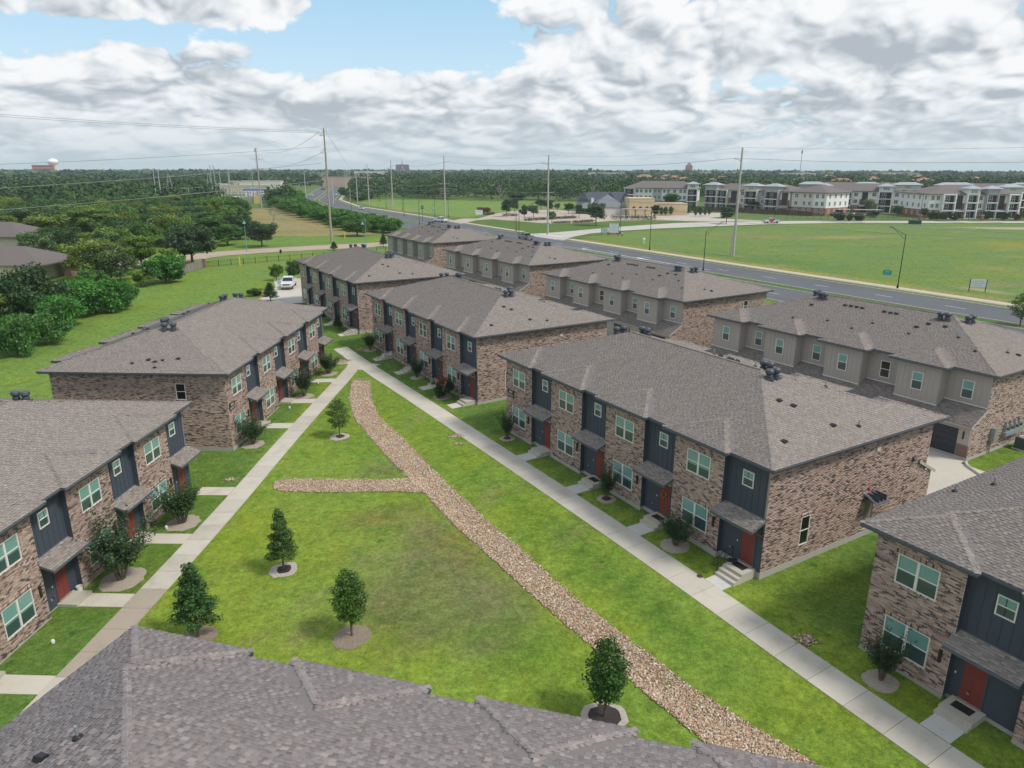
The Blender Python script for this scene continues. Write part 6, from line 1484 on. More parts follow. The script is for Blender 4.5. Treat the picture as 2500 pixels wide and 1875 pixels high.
def pickup(x, y, rz, colr, label, z=None, door=False, sc=1.0):
    t = thing('pickup', label, 'pickup', (x, y, (H(x, y)+.06) if z is None else z), rz); t.scale = (sc, sc, sc)
    ob('body', cached('pk_b', pickup_body), t, color=colr); ob('window', cached('pk_g', pickup_glass), t)
    ob('grille', cached('pk_gr', lambda: MB().box(2.93, -.55, .74, 2.97, .55, .80).box(2.93, -.55, .86, 2.97, .55, .92).box(2.93, -.55, .98, 2.97, .55, 1.02).box(2.88, -.95, .42, 3.05, .95, .60).mesh('grille', M_CHROME)), t)
    ob('grille_back', cached('pk_gb', lambda: MB().box(2.90, -.56, .72, 2.955, .56, 1.03).mesh('grille_back', M_BLACK)), t)
    for s in (-1, 1):
        ob('headlight', cached('pk_h', lambda: MB().box(2.82, -.16, -.1, 2.97, .16, .12).mesh('headlight', mat('lamp_glass', (.55, .57, .58), .15))), t, (-.02, s*.74, .88)); ob('tail_light', cached('pk_t', lambda: MB().box(-2.98, -.07, 0, -2.9, .07, .36).mesh('tail_light', mat('tail_red', (.35, .01, .01), .3))), t, (0, s*.9, .82))
        ob('mirror', cached('pk_m', lambda: MB().box(-.06, -.14, -.1, .06, .14, .14).mesh('mirror', M_CAR)), t, (.98, s*1.12, 1.32), color=colr)
    ob('bumper', cached('pk_bu', lambda: MB().box(-3.1, -.93, .45, -2.95, .93, .62).mesh('bumper', M_CHROME)), t)
    ob('bed_floor', cached('pk_bed', lambda: MB().box(-2.88, -.92, .80, -.98, .92, .83).mesh('bed_floor', M_TYRE)), t)
    wheels(t, (1.92, -1.85), .86, .40)
    if door:
        d = ob('door', MB().box(-1.05, -.04, .0, 0, .04, .72).box(-1.0, -.03, .70, -.95, .03, 1.25).box(-.95, -.03, 1.2, -.15, .03, 1.26).box(-.2, -.03, .7, -.12, .03, 1.22).mesh('door', M_CAR), t, (.62, -1.0, .50), 0.95, color=colr, label='open white rear side door')
    return t
def car_body(hatch):
    mb = MB(); e = -2.1 if hatch else -2.25
    loft(mb, [(2.2, sec(.72, .42, .66, .62)), (2.08, sec(.84, .32, .76, .74)), (1.0, sec(.90, .28, .94, .80)), (-1.2, sec(.90, .28, .96, .82)), (e+.1, sec(.86, .34, .98 if hatch else .92, .76)), (e, sec(.78, .42, .84, .7))])
    tz = 1.62 if hatch else 1.42
    loft(mb, [(.42, [(-.62, tz-.07), (.62, tz-.07), (.62, tz), (-.62, tz)]), (-.4, [(-.63, tz-.05), (.63, tz-.05), (.60, tz+.05), (-.60, tz+.05)]), (-1.5 if hatch else -1.0, [(-.60, tz-.07), (.60, tz-.07), (.58, tz), (-.58, tz)])])
    return mb.mesh('body', M_CAR)
def car_glass(hatch):
    mb = MB(); tz = 1.60 if hatch else 1.40; b = -1.95 if hatch else -1.7
    loft(mb, [(1.15, [(-.78, .92), (.78, .92), (.77, .94), (-.77, .94)]), (.40, [(-.80, .92), (.80, .92), (.61, tz), (-.61, tz)]), (-1.5 if hatch else -1.0, [(-.80, .94), (.80, .94), (.59, tz), (-.59, tz)]), (b, [(-.76, .94), (.76, .94), (.70, .97), (-.70, .97)])]); return mb.mesh('window', M_CGLASS)
def car(x, y, rz, colr, label, hatch=False, group=None, sc=1.0):
    t = thing('car', label, 'car', (x, y, H(x, y)+.06), rz, group); t.scale = (sc,)*3
    ob('body', cached(('cb', hatch), lambda: car_body(hatch)), t, color=colr); ob('window', cached(('cg', hatch), lambda: car_glass(hatch)), t); wheels(t, (1.35, -1.35), .78, .33, .2)
    for s in (-1, 1): ob('headlight', cached('c_h', lambda: MB().box(2.02, -.13, -.06, 2.19, .13, .06).mesh('headlight', MATS['lamp_glass'])), t, (0, s*.6, .64)); ob('tail_light', cached('c_t', lambda: MB().box(-2.2, -.13, 0, -2.05, .13, .16).mesh('tail_light', MATS['tail_red'])), t, (0, s*.6, .72))
WHT = (.72, .74, .76)
drv = ob('driveway', strip_mesh('driveway', [(-46.5, 138), (-43.5, 130), (-42.6, 118.5), (-41, 112)], [(-37.5, 140), (-35.2, 131), (-31.5, 124), (-27, 117.5)], M_ROAD, .03, 2, 0, 3), kind='structure', color=(.50, .465, .40))
pickup(-40.9, 129.6, -1.42, WHT, 'white pickup parked by the farthest path block, one side door open', door=True, sc=1.04)
car(-36.9, 131.5, -1.42, (.020, .022, .028), 'dark car parked beside the white pickup, half behind the brick wall', True, sc=1.1)
rd = math.atan2(RT[1], RT[0])
pickup(*rw(123.6, 262), rd+.25, WHT, 'white pickup driving away on the main road', sc=1.08)
pickup(*rw(117.9, 182.5), rd-.08, (.16, .175, .18), 'grey pickup seen from behind on the road over the taupe block ridge', sc=1.08)
pickup(102.5, 287.6, math.pi+.18, (.42, .46, .52), 'silver pickup crossing on the pale side street', sc=1.08)
pickup(93, 352, .2, WHT, 'white pickup parked beyond the clipped evergreens')
car(*rw(122.5, 362), rd+.25, WHT, 'white car on the main road where it leaves the hedgerow', True)
for i, (w_, t_, c_, lb) in enumerate([(104.5, 556, WHT, 'white car in the far left lane of the bend'), (120.5, 640, (.6, .62, .65), 'pale car coming round the far bend'), (123, 560, WHT, 'small white car beside the yellow machine'), (108, 700, (.05, .05, .06), 'dark car on the farthest visible stretch')]): car(*rw(w_, t_), rd+.5, c_, lb, i == 1)
t = thing('yellow_machine', 'small yellow road machine on the verge of the bend', 'machine', (*rw(129.5, 565), H(*rw(129.5, 565)))); ob('body', MB().hexa([(-1.6, -.9, .5), (1.6, -.9, .5), (1.6, .9, .5), (-1.6, .9, .5), (-1.4, -.8, 1.5), (.6, -.8, 2.4), (.6, .8, 2.4), (-1.4, .8, 1.5)]).mesh('body', M_OBJ), t, color=(.6, .42, .03)); wheels(t, (-1, 1), .8, .5)
# ------------------------------------------------------------------ the walker on the tan road
def walker(x, y):
    t = thing('person', 'person in dark clothes walking on the edge of the tan road', 'person', (x, y, H(x, y)+.055), 2.2)
    V = [(0, 0, .93), (0, 0, 1.15), (0, 0, 1.38), (0, 0, 1.50), (.02, 0, 1.60), (.03, 0, 1.70), (0, .19, 1.40), (-.06, .25, 1.12), (.06, .24, .90), (.10, .24, .80), (0, -.19, 1.40), (.05, -.25, 1.13), (.16, -.23, .95), (.2, -.22, .87), (0, .10, .88), (.16, .11, .50), (.02, .11, .09), (.16, .11, .04), (0, -.10, .88), (.0, -.11, .48), (-.24, -.11, .12), (-.12, -.11, .05)]
    Rr = [.155, .15, .17, .07, .095, .09, .075, .055, .045, .04, .075, .055, .045, .04, .105, .075, .05, .04, .105, .075, .05, .04]
    E_ = [(0, 1), (1, 2), (2, 3), (3, 4), (4, 5), (2, 6), (6, 7), (7, 8), (8, 9), (2, 10), (10, 11), (11, 12), (12, 13), (0, 14), (14, 15), (15, 16), (16, 17), (0, 18), (18, 19), (19, 20), (20, 21)]
    me = bpy.data.meshes.new('body'); me.from_pydata(V, E_, []); 
    def bd(T, b):
        tc = T.new('ShaderNodeTexCoord'); z = T.sep(tc.outputs['Object'])[2]; c = T.ramp(T.math('DIVIDE', z, 1.8), [(0, (.05, .05, .05)), (.045, (.30, .19, .14)), (.30, (.015, .017, .022)), (.80, (.022, .026, .045)), (.845, (.32, .20, .15)), (.93, (.03, .022, .018))], 'CONSTANT'); T.link(c, b.inputs['Base Color'])
    me.materials.append(mat('walker', rough=.85, build=bd)); o = ob('body', me, t)
    o.modifiers.new('skin', 'SKIN'); sv = me.skin_vertices[0].data if len(me.skin_vertices) else None
    if sv is None:
        return
    for i, v in enumerate(sv): v.radius = (Rr[i], Rr[i]); v.use_root = (i == 0)
    o.modifiers.new('sub', 'SUBSURF').levels = 1; o.modifiers['sub'].render_levels = 1
walker(-56.9, 176.3)
# ------------------------------------------------------------------ small things near the fronts
def bucket(x, y, z, lb, dark=False):
    t = thing('bucket', lb, 'bucket', (x, y, z)); ob('pail', MB().lathe([(.13, 0), (.165, .36), (.175, .38), (.15, .37), (.12, .04)], n=14).mesh('pail', M_WHITE), t)
    ob('handle', MB().path([(.17*math.cos(a), 0, .34+.12*math.sin(a)) for a in np.linspace(0, math.pi, 7)], .008, 4).mesh('handle', M_GALV), t)
z3 = POSE['B3'][3]
for u_, v_, z_, lb in [(6.05, -1.9, -.30, 'white bucket on the lowest step of the bucket stair'), (6.25, -1.15, .10, 'white bucket midway up the bucket stair'), (6.3, -.2, .27, 'white bucket on the top landing of the bucket stair')]:
    bucket(*w_of('B3', u_, v_), z3+z_, lb)
lx, ly = w_of('L1', SP+6.35, -.05); bucket(lx, ly, H(lx, ly)+.02, 'white bucket of soil in the porch corner of the left edge block')
for x_, y_, lb in [(*w_of('L1', 8.6, -1.55), 'white ball light on the lawn before the left edge block'), (-23.0, 42.4, 'white lawn light beside the arching crepe myrtle'), (*w_of('L2', 10.2, -1.2), 'small white lawn cap near the left far block'), (*w_of('L2', 18, -1.6), 'tiny white cap on the lawn by the left far block')]:
    ob('lawn_cap', MB().lathe([(.09, 0), (.10, .12), (.07, .20), (.02, .22)], n=10).mesh('lawn_cap', M_WHITE), None, (x_, y_, H(x_, y_)+.02), label=lb, cat='lawn light')
x_, y_ = w_of('B2', 3*SP+5.32, -.22); t = thing('cat_figure', 'black cat lying by the handrail door', 'cat', (x_, y_, POSE['B2'][3]+FLOOR-.03), -.5)
mbc = MB(); loft(mbc, [(-.26, [(-.03, .05), (.03, .05), (.03, .12), (-.03, .12)]), (-.18, [(-.09, 0), (.09, 0), (.08, .18), (-.08, .18)]), (.05, [(-.10, 0), (.10, 0), (.08, .20), (-.08, .20)]), (.16, [(-.07, .03), (.07, .03), (.06, .22), (-.06, .22)]), (.22, [(-.06, .12), (.06, .12), (.06, .26), (-.06, .26)]), (.31, [(-.04, .13), (.04, .13), (.03, .21), (-.03, .21)])]); mbc.hexa([(.2, -.06, .25), (.23, -.06, .25), (.23, -.02, .25), (.2, -.02, .25), (.21, -.045, .31), (.22, -.045, .31), (.22, -.035, .31), (.21, -.035, .31)]).hexa([(.2, .02, .25), (.23, .02, .25), (.23, .06, .25), (.2, .06, .25), (.21, .035, .31), (.22, .035, .31), (.22, .045, .31), (.21, .045, .31)]); mbc.path([(-.25, 0, .08), (-.36, .08, .04), (-.38, .2, .03), (-.3, .28, .03)], .022, 6)
ob('body', mbc.mesh('body', M_BLACK), t)
# meters and air conditioner on the end wall of the meter block
x0, y0, th, z0 = POSE['G1']
def on_g1(v): return (*w_of('G1', -.012, v), )
t = thing('meter_bank', 'row of four electric meters over a grey trough on the end wall', 'electric meters', (*w_of('G1', -.01, 10.0), z0), th-math.pi/2)
ob('trough', MB().box(-1.5, -.36, 1.05, 1.35, 0, 1.38).mesh('trough', M_GALV), t)
for i in range(4):
    b_ = ob('meter', MB().box(-.2, -.22, 0, .2, 0, .55).box(-.09, -.14, .55, .09, -.02, .78).mesh('meter', M_GALV), t, (-1.1+i*.72, 0, 1.4)); ob('dial', MB().lathe([(.13, 0), (.13, .06), (.09, .1)], n=12).mesh('dial', M_CGLASS), b_, (0, -.22, .25), rot=(math.pi/2, 0, 0))
t = thing('cable_cabinet', 'tall pale utility cabinet on a pipe against the end wall', 'utility box', (*w_of('G1', -.01, 13.1), z0), th-math.pi/2); ob('box', MB().box(-.28, -.34, .95, .28, 0, 2.05).box(-.3, -.37, 2.05, .3, 0, 2.09).mesh('box', M_GALV), t); ob('conduit', MB().tube((-.12, -.12, -.3), (-.12, -.12, .95), .05).mesh('conduit', M_GALV), t)
t = thing('air_conditioner', 'grey air conditioner unit on a pad below the meters', 'air conditioner', (*w_of('G1', -1.1, 9.9), H(*w_of('G1', -1.1, 9.9))), th-math.pi/2)
ob('casing', MB().box(-.48, -.48, .08, .48, .48, 1.0).mesh('casing', M_VENT), t); ob('fan_grille', MB().lathe([(.42, 1.0), (.42, 1.02), (.36, 1.03), (.34, 1.01), (.12, 1.02), (.1, 1.04)], n=18).mesh('fan_grille', M_GALV), t); ob('pad', MB().box(-.6, -.6, -.1, .6, .6, .08).mesh('pad', M_CONC), t, color=(.5, .48, .42))
# alley between path row and taupe row
al = [w_of('B2', -62, 16.5), w_of('B2', 36, 16.5)]; ar = [w_of('G1', 88, DG+.05), w_of('G1', -10, DG+.05)]
ob('alley', strip_mesh('alley', [w_of('B2', q, DG+.05) for q in (-68, -30, 0, LB+3, 44)], [w_of('B2', q, 26.2) for q in (-68, -30, 0, LB+3, 44)], M_ROAD, .02, 2.5, 0, 4), kind='structure', color=(.50, .46, .385))
ob('alley', strip_mesh('alley', [w_of('G1', q, DG+.04) for q in (88, 50, 27, 0)], [w_of('G1', q, 24) for q in (88, 50, 27, 0)], M_ROAD, .026, 2.5, 0, 4), kind='structure', color=(.50, .46, .385))
kc = [w_of('G1', 0, 16.7), w_of('G1', -.5, 17.4), w_of('G1', -1.8, 18.2), w_of('G1', -4, 18.6), w_of('G1', -9, 18.7)]
kd = [w_of('G1', -.2, 16.6), w_of('G1', -.65, 17.25), w_of('G1', -1.85, 18.03), w_of('G1', -4, 18.42), w_of('G1', -9, 18.52)]
ob('kerb', strip_mesh('kerb', kc[:4], kd[:4], M_CONC, .16, 2, .2), kind='structure', color=(.46, .43, .37)); ob('kerb', strip_mesh('kerb', kc[3:], kd[3:], M_CONC, .16, 2, .2), kind='structure', color=(.50, .14, .11))
ob('kerb', strip_mesh('kerb', [(-46, 117), (-42.5, 116.8), (-43, 124)], [(-45.6, 116.7), (-42.1, 116.4), (-42.6, 124)], M_CONC, .14, 2, .2), kind='structure', color=(.46, .25, .20))
# ------------------------------------------------------------------ other buildings
def hip(mb, x0, y0, x1, y1, z, h, oh=.6, m=0):
    x0 -= oh; y0 -= oh; x1 += oh; y1 += oh; w, d = x1-x0, y1-y0; k = min(w, d)/2; cx, cy = (x0+x1)/2, (y0+y1)/2
    if w >= d: a, b = (x0+k, cy), (x1-k, cy)
    else: a, b = (cx, y0+k), (cx, y1-k)
    v = [(x0, y0, z), (x1, y0, z), (x1, y1, z), (x0, y1, z), (*a, z+h), (*b, z+h)]
    f = [(0, 1, 5, 4), (1, 2, 5), (2, 3, 4, 5), (3, 0, 4)] if w >= d else [(0, 1, 4), (1, 2, 5, 4), (2, 3, 5), (3, 0, 4, 5)]
    mb.add(v, f, m); mb.box(x0, y0, z-.25, x1, y1, z-.004, m)
    return mb
M_ROOF2 = mat('brown_roof', (.165, .140, .132), .9, noise=(2.5, .16)); M_TIN = mat('tin_roof', (.40, .42, .44), .4, .5, .3, noise=(1, .1)); M_APT = mat('apt_white', (.76, .75, .73), .8, noise=(.6, .06)); M_APTG = mat('apt_grey', (.40, .405, .425), .8, noise=(.6, .06)); M_APTT = mat('apt_taupe', (.60, .57, .53), .8, noise=(.6, .06)); M_APTB = mat('apt_brick', (.27, .125, .085), .9, noise=(5, .25)); M_DARK = mat('deep_shade', (.06, .055, .052), .9); M_WGLASS = mat('window_glass', (.05, .065, .07), .15, .5, build=_glass)
def apt_window(t, x, y, z, rz, w, h):
    f = ob('window', cached(('aw', round(w, 2), round(h, 2)), lambda: MB().box(-w/2-.12, -.08, -.12, w/2+.12, .02, 0).box(-w/2-.12, -.08, h, w/2+.12, .02, h+.12).box(-w/2-.12, -.08, 0, -w/2, .02, h).box(w/2, -.08, 0, w/2+.12, .02, h).box(-.05, -.06, 0, .05, .02, h).box(-w/2, -.06, h*.5-.04, w/2, .02, h*.5+.04).mesh('window', M_APT)), t, (x, y, z), rz)
    ob('pane', cached(('awp', round(w, 2), round(h, 2)), lambda: MB().box(-w/2, -.02, 0, w/2, .015, h).mesh('pane', M_WGLASS)), f)
def apartments(label, p0, p1, depth, mods, storeys=3, wall=None, rh=3.0, ends=(2, 2)):
    """front runs p0 -> p1 as seen from the road, facade modules left to right"""
    x0, y0 = p0; L_ = math.hypot(p1[0]-x0, p1[1]-y0); th = math.atan2(p1[1]-y0, p1[0]-x0); z0 = H(x0, y0); sh = 3.3; Ht = storeys*sh+.3
    t = thing('apartment_building', label, 'apartments', (x0, y0, z0), th)
    ob('wall', MB().box(0, 0, sh+.1, L_, depth, Ht).mesh('wall', wall or M_APT), t); ob('brick_base', MB().box(-.04, -.04, -.5, L_+.04, depth, sh+.1).mesh('brick_base', M_APTB), t)
    ob('roof', hip(MB(), 0, 0, L_, depth, Ht, rh, .9).mesh('roof', M_ROOF2), t); ob('trim_band', MB().box(-.06, -.07, sh*2, L_+.06, -.0, sh*2+.35).mesh('trim_band', mat('apt_trim', (.82, .81, .79), .7)), t)
    tw = sum(m[1] for m in mods); s = L_/tw; u = 0
    for kind, w, mt in mods:
        w = w*s; c_ = u+w/2; M_ = {'w': M_APT, 'g': M_APTG, 't': M_APTT}[mt]
        if kind in ('win', 'pair'):
            if mt != 'w': ob('wall_panel', MB().box(u+.02, -.10, sh+.1, u+w-.02, 0, Ht-.05).mesh('wall_panel', M_), t)
            for k in range(storeys):
                for q in ([c_] if kind == 'win' else [c_-w*.22, c_+w*.22]): apt_window(t, q, -.10, k*sh+1.15, 0, 1.5 if kind == 'win' else 1.25, 1.6)
        elif kind == 'stair':
            ob('stairwell_shade', MB().box(u+w*.2, -.16, .1, u+w*.8, -.06, Ht-.6).mesh('stairwell_shade', M_DARK), t)  # dark box proud of the wall, shade of the open stair as its colour
            for a in (u, u+w*.8): ob('pier', MB().box(a, -.5, -.3, a+w*.2, 0, sh*1.9).mesh('pier', M_APTB), t)
            ob('canopy', MB().hexa([(u, -2.0, sh-.5), (u+w, -2.0, sh-.5), (u+w, -.1, sh+.2), (u, -.1, sh+.2), (u, -2.0, sh-.38), (u+w, -2, sh-.38), (u+w, -.1, sh+.55), (u, -.1, sh+.55)]).mesh('canopy', M_TIN), t)
        else:
            tower = kind == 'tower'; dz = 2.3 if tower else 0; o = -1.9
            mb = MB(); mb.box(u, o, -.3, u+.5, 0, Ht+dz).box(u+w-.5, o, -.3, u+w, 0, Ht+dz); mb.box(u+.5, o+.1, Ht-.5, u+w-.5, 0, Ht+dz); ob('tower_wall' if tower else 'balcony_wall', mb.mesh('tower_wall', M_), t)
            ob('recess_shade', MB().box(u+.5, -.6, 0, u+w-.5, -.05, Ht-.5).mesh('recess_shade', M_DARK), t)  # solid dark box behind the balconies, their shade put into its colour
            for k in range(storeys):
                ob('balcony_slab', cached(('bs', round(w, 2)), lambda: MB().box(.3, -2.15, -.35, w-.3, -.6, 0).mesh('balcony_slab', MATS['apt_trim'])), t, (u, 0, k*sh+.1))
                rb = cached(('br', round(w, 2)), lambda: (lambda m_: [m_.box(.5+i*.24, -2.1, .05, .54+i*.24, -2.06, 1.05) for i in range(int((w-1)/.24))] and m_.box(.45, -2.12, 1.0, w-.45, -2.04, 1.1).mesh('railing', M_BLACK))(MB())); ob('railing', rb, t, (u, 0, k*sh+.1))
            for k in range(storeys): apt_window(t, c_-w*.1, -.62, k*sh+.4, 0, 1.7, 2.1)
            if tower:
                ob('tower_roof', hip(MB(), u, o, u+w, 3.0, Ht+dz, 1.3, .9).mesh('tower_roof', M_TIN), t); ob('tower_block', MB().box(u, 0, Ht, u+w, 3.0, Ht+dz).mesh('tower_block', M_), t)
                for q in (-.7, 0, .7): apt_window(t, c_+q*1.3, o+.09, Ht+.55, 0, .6, 1.1)
        u += w
    for side, n in zip((0, 1), ends):
        for i in range(n):
            v = depth*(i+.6)/(n+.2)
            for k in range(storeys): apt_window(t, 0 if side == 0 else L_, v, k*sh+1.15, -math.pi/2 if side == 0 else math.pi/2, 1.3, 1.6)
    return t
W_, G_, T_ = 'w', 'g', 't'
apartments('long pale apartment building with a gabled grey roof, behind the yellow restaurant', (63, 412), (101, 400), 17, [('bal', 4.5, G_), ('pair', 4, W_), ('pair', 4, W_), ('pair', 4, G_), ('pair', 4, W_), ('win', 3, W_), ('pair', 4, W_), ('tower', 4.5, W_)], rh=3.6)
apartments('grey apartment building with twin towers left of the leaning pole', (103, 388), (131, 346), 16, [('tower', 5, G_), ('bal', 4.5, T_), ('stair', 4, T_), ('win', 3, T_), ('tower', 5, T_), ('win', 3, G_), ('tower', 5, G_), ('stair', 3.5, T_)], rh=3)
apartments('corner apartment building with brown roof behind the board fence', (131.6, 345), (142, 331), 19, [('win', 3, T_), ('pair', 4, T_), ('pair', 4, W_)], rh=3.4, ends=(2, 4))
apartments('middle apartment building behind the carports and white flowering tree', (154, 368), (187, 353), 18, [('tower', 4, G_), ('pair', 4, W_), ('bal', 4, G_), ('win', 3, W_), ('stair', 3.5, W_), ('win', 3, W_), ('tower', 5, W_), ('win', 3, W_)], rh=3.4)
apartments('near right apartment building with a grey end and two towers', (181, 318), (219, 317), 26, [('pair', 4.5, W_), ('bal', 5, W_), ('stair', 4, W_), ('tower', 4.5, W_), ('win', 3, W_), ('tower', 4.5, G_), ('stair', 4, W_), ('bal', 4.5, W_)], rh=3.6, ends=(5, 3))
apartments('apartment building at the right edge, mostly behind the nearest one', (222, 345), (262, 346), 22, [('pair', 4, G_), ('tower', 5, T_), ('bal', 5, W_), ('win', 3, W_), ('tower', 5, G_)], rh=3.4)
apartments('far back apartment building showing only roofs and small towers', (158, 404), (215, 388), 18, [('tower', 5, G_), ('win', 3, W_), ('win', 3, W_), ('tower', 5, G_), ('win', 3, W_), ('tower', 5, T_)], rh=3.2)
apartments('distant apartment roofs behind the right apartments', (222, 384), (275, 380), 18, [('tower', 5, G_), ('win', 3, W_), ('win', 3, W_), ('tower', 5, G_)], rh=3)
for x_, y_, lb in [(150, 338, 'left carport roof before the middle apartments'), (163, 334.5, 'right carport roof before the middle apartments')]:
    t = thing('carport', lb, 'carport', (x_, y_, H(x_, y_)), -.2); ob('roof', MB().box(-6, -2.6, 2.5, 6, 2.6, 2.68).mesh('roof', M_TIN), t)
    for q in (-5, 0, 5): ob('post', MB().box(q-.1, 1, -.2, q+.1, 1.2, 2.5).mesh('post', M_GALV), t)
for i in range(5): car(147+i*3.6, 333-i*.8, 1.35, [(.03, .03, .035), (.05, .05, .06), (.3, .31, .33), (.02, .02, .03), (.2, .03, .03)][i], 'parked car under the carports of the apartments', i % 2 == 0, group='cars under the carports')
for i, (x_, y_) in enumerate([(170.2, 303.8), (196, 303.5), (146.5, 303.8)]):
    t = thing('gate_pier', ['brick gate pier near the green bush', 'brick gate pier at the right apartment entrance', 'brick gate pier between the dark verge shrubs'][i], 'pier', (x_, y_, H(x_, y_))); ob('shaft', MB().box(-.5, -.5, -.2, .5, .5, 2.1).mesh('shaft', M_APTB), t); ob('cap', MB().box(-.6, -.6, 2.1, .6, .6, 2.3).mesh('cap', M_CONC), t, color=(.45, .42, .37))
far_fence = thing('estate_fence', 'dark metal fence along the apartment verge', 'fence', (0, 0, 0)); pk = MB(); pp = [(118, 313), (136, 306.5), (147, 304.2), (170, 304.4), (196, 304.2), (245, 303.5)]
for (a, b), (c_, d_) in zip(pp[:-1], pp[1:]):
    n = int(math.hypot(c_-a, d_-b)/2.4)
    for i in range(n+1): q = (a+(c_-a)*i/n, b+(d_-b)*i/n); ob('post', mbp, far_fence, (*q, H(*q)))
    for z in (.3, 1.35): pk.tube((a, b, H(a, b)+z), (c_, d_, H(c_, d_)+z), .04, n=4)
ob('rails', pk.mesh('rails', M_BLACK), far_fence)
# yellow restaurant with timber terrace, grey roofed restaurant, blue roofed houses
M_YEL = mat('yellow_stucco', (.55, .44, .27), .85, noise=(.8, .12)); M_TIMB = mat('terrace_timber', (.20, .12, .07), .8, noise=(3, .3))
t = thing('yellow_restaurant', 'flat roofed yellow stucco restaurant', 'restaurant', (53.3, 332, H(53, 332)), .03)
ob('wall', MB().box(0, 0, -.3, 11.2, 13, 7.4).box(-.12, -.12, 7.4, 11.3, 13.1, 7.7).mesh('wall', M_YEL), t); ob('wing', MB().box(11.2, 1.5, -.3, 27, 13, 5.0).box(11.1, 1.4, 5.0, 27.1, 13.1, 5.25).mesh('wing', M_YEL), t)
for q in (1.2, 4.6, 8.0): ob('shutter', MB().box(q, -.08, 5.2, q+1.6, 0, 7.0).mesh('shutter', M_YEL), t)
for q in (2.0, 5.0, 8.0, 10.2, 14.5, 20):
    ob('arched_window', MB().prism([(.8*math.cos(a), .8*math.sin(a)) for a in np.linspace(0, math.pi, 9)], 0, .06).mesh('arched_window', M_WGLASS), t, (q, -.02 if q < 11 else 1.48, 3.3 if q < 11 else 2.6), rot=(math.pi/2, 0, 0))
t = thing('terrace', 'timber pergola terrace in front of the yellow restaurant', 'pergola', (49.5, 318, H(49, 318)), -.02)
ob('roof', MB().box(-1, -.5, 3.5, 13.5, 7.5, 3.62).mesh('roof', mat('pergola_roof', (.38, .30, .23), .8)), t)
for q in (0, 4.2, 8.4, 12.6):
    ob('post', MB().box(q-.18, -.18, -.2, q+.18, .18, 3.5).mesh('post', M_TIMB), t); ob('brace', MB().tube((q-.9, 0, 3.5), (q, 0, 2.5), .09).tube((q+.9, 0, 3.5), (q, 0, 2.5), .09).mesh('brace', M_TIMB), t)
t = thing('grey_restaurant', 'restaurant with a tall slate grey hipped roof', 'restaurant', (36, 340, H(36, 340)), -.05); ob('wall', MB().box(0, 0, -.3, 17, 20, 3.2).mesh('wall', M_APTT), t); ob('roof', hip(MB(), 2, 1, 16, 18, 3.2, 5.6, 1.2).mesh('roof', mat('slate_roof', (.175, .195, .205), .8, noise=(1.5, .15))), t); ob('wing_roof', hip(MB(), -6, 3, 4, 12, 2.6, 2.4, .6).mesh('wing_roof', MATS['slate_roof']), t); ob('wing', MB().box(-6, 3, -.3, 2, 12, 2.6).mesh('wing', M_DARK), t); ob('chimney', MB().box(1.2, 8, 2, 2.4, 9.2, 7.2).mesh('chimney', M_APT), t)
t = thing('gabled_house', 'dark blue roofed gabled building left of the apartments', 'house', (34, 380, H(34, 380)), .0); ob('wall', MB().box(0, 0, -.3, 30, 12, 4.5).mesh('wall', M_APTG), t)
M_NAVY = mat('navy_roof', (.075, .085, .11), .8, noise=(2, .15)); ob('roof', hip(MB(), 0, 0, 30, 12, 4.5, 4.2, .6).mesh('roof', M_NAVY), t)
for q in (3, 17, 25): ob('gable', MB().add([(q-3, -.8, 4.2), (q+3, -.8, 4.2), (q, -.8, 8.6), (q-3, 6, 4.2), (q+3, 6, 4.2), (q, 6, 8.6)], [(0, 1, 2), (0, 2, 5, 3), (1, 4, 5, 2), (0, 3, 4, 1)]).mesh('gable', M_NAVY), t)
# cream houses at the left edge
M_CREAM = mat('cream_stucco', (.60, .53, .43), .85, noise=(1, .08)); M_ROOF3 = mat('left_roof', (.150, .128, .120), .9, noise=(6, .2))
t = thing('cream_house', 'cream walled house with a broad brown roof at the left edge', 'house', (-89.3, 134.4, H(-89, 134)), 0)
ob('wall', MB().box(-40, 0, -.5, -2.6, 12.5, 3.6).mesh('wall', M_CREAM), t); ob('roof', hip(MB(), -40, 0, 0, 12.6, 3.6, 2.9, .6).mesh('roof', M_ROOF3), t)
ob('porch_pier', MB().box(-1.4, 9.5, -.5, 0, 12, 3.4).mesh('porch_pier', MATS['pier_tan']), t); ob('porch_post', MB().box(-.5, .2, -.5, 0, .7, 3.4).mesh('porch_post', M_TIMB), t)
for q in (2.2, 3.2, 4.2, 5.2): ob('roof_vent', cached('bvent', boxvent_mesh), t, (q-18, 3.6, 3.6+2.9*.66), scale=1.3)
t = thing('cream_house', 'second cream house behind, only a roof corner showing at the left edge', 'house', (-118, 174, H(-118, 174)), 0); ob('wall', MB().box(-40, 0, -.5, 0, 13, 5.2).mesh('wall', M_CREAM), t); ob('roof', hip(MB(), -40, 0, 0, 13, 5.2, 3, .9).mesh('roof', M_ROOF3), t)
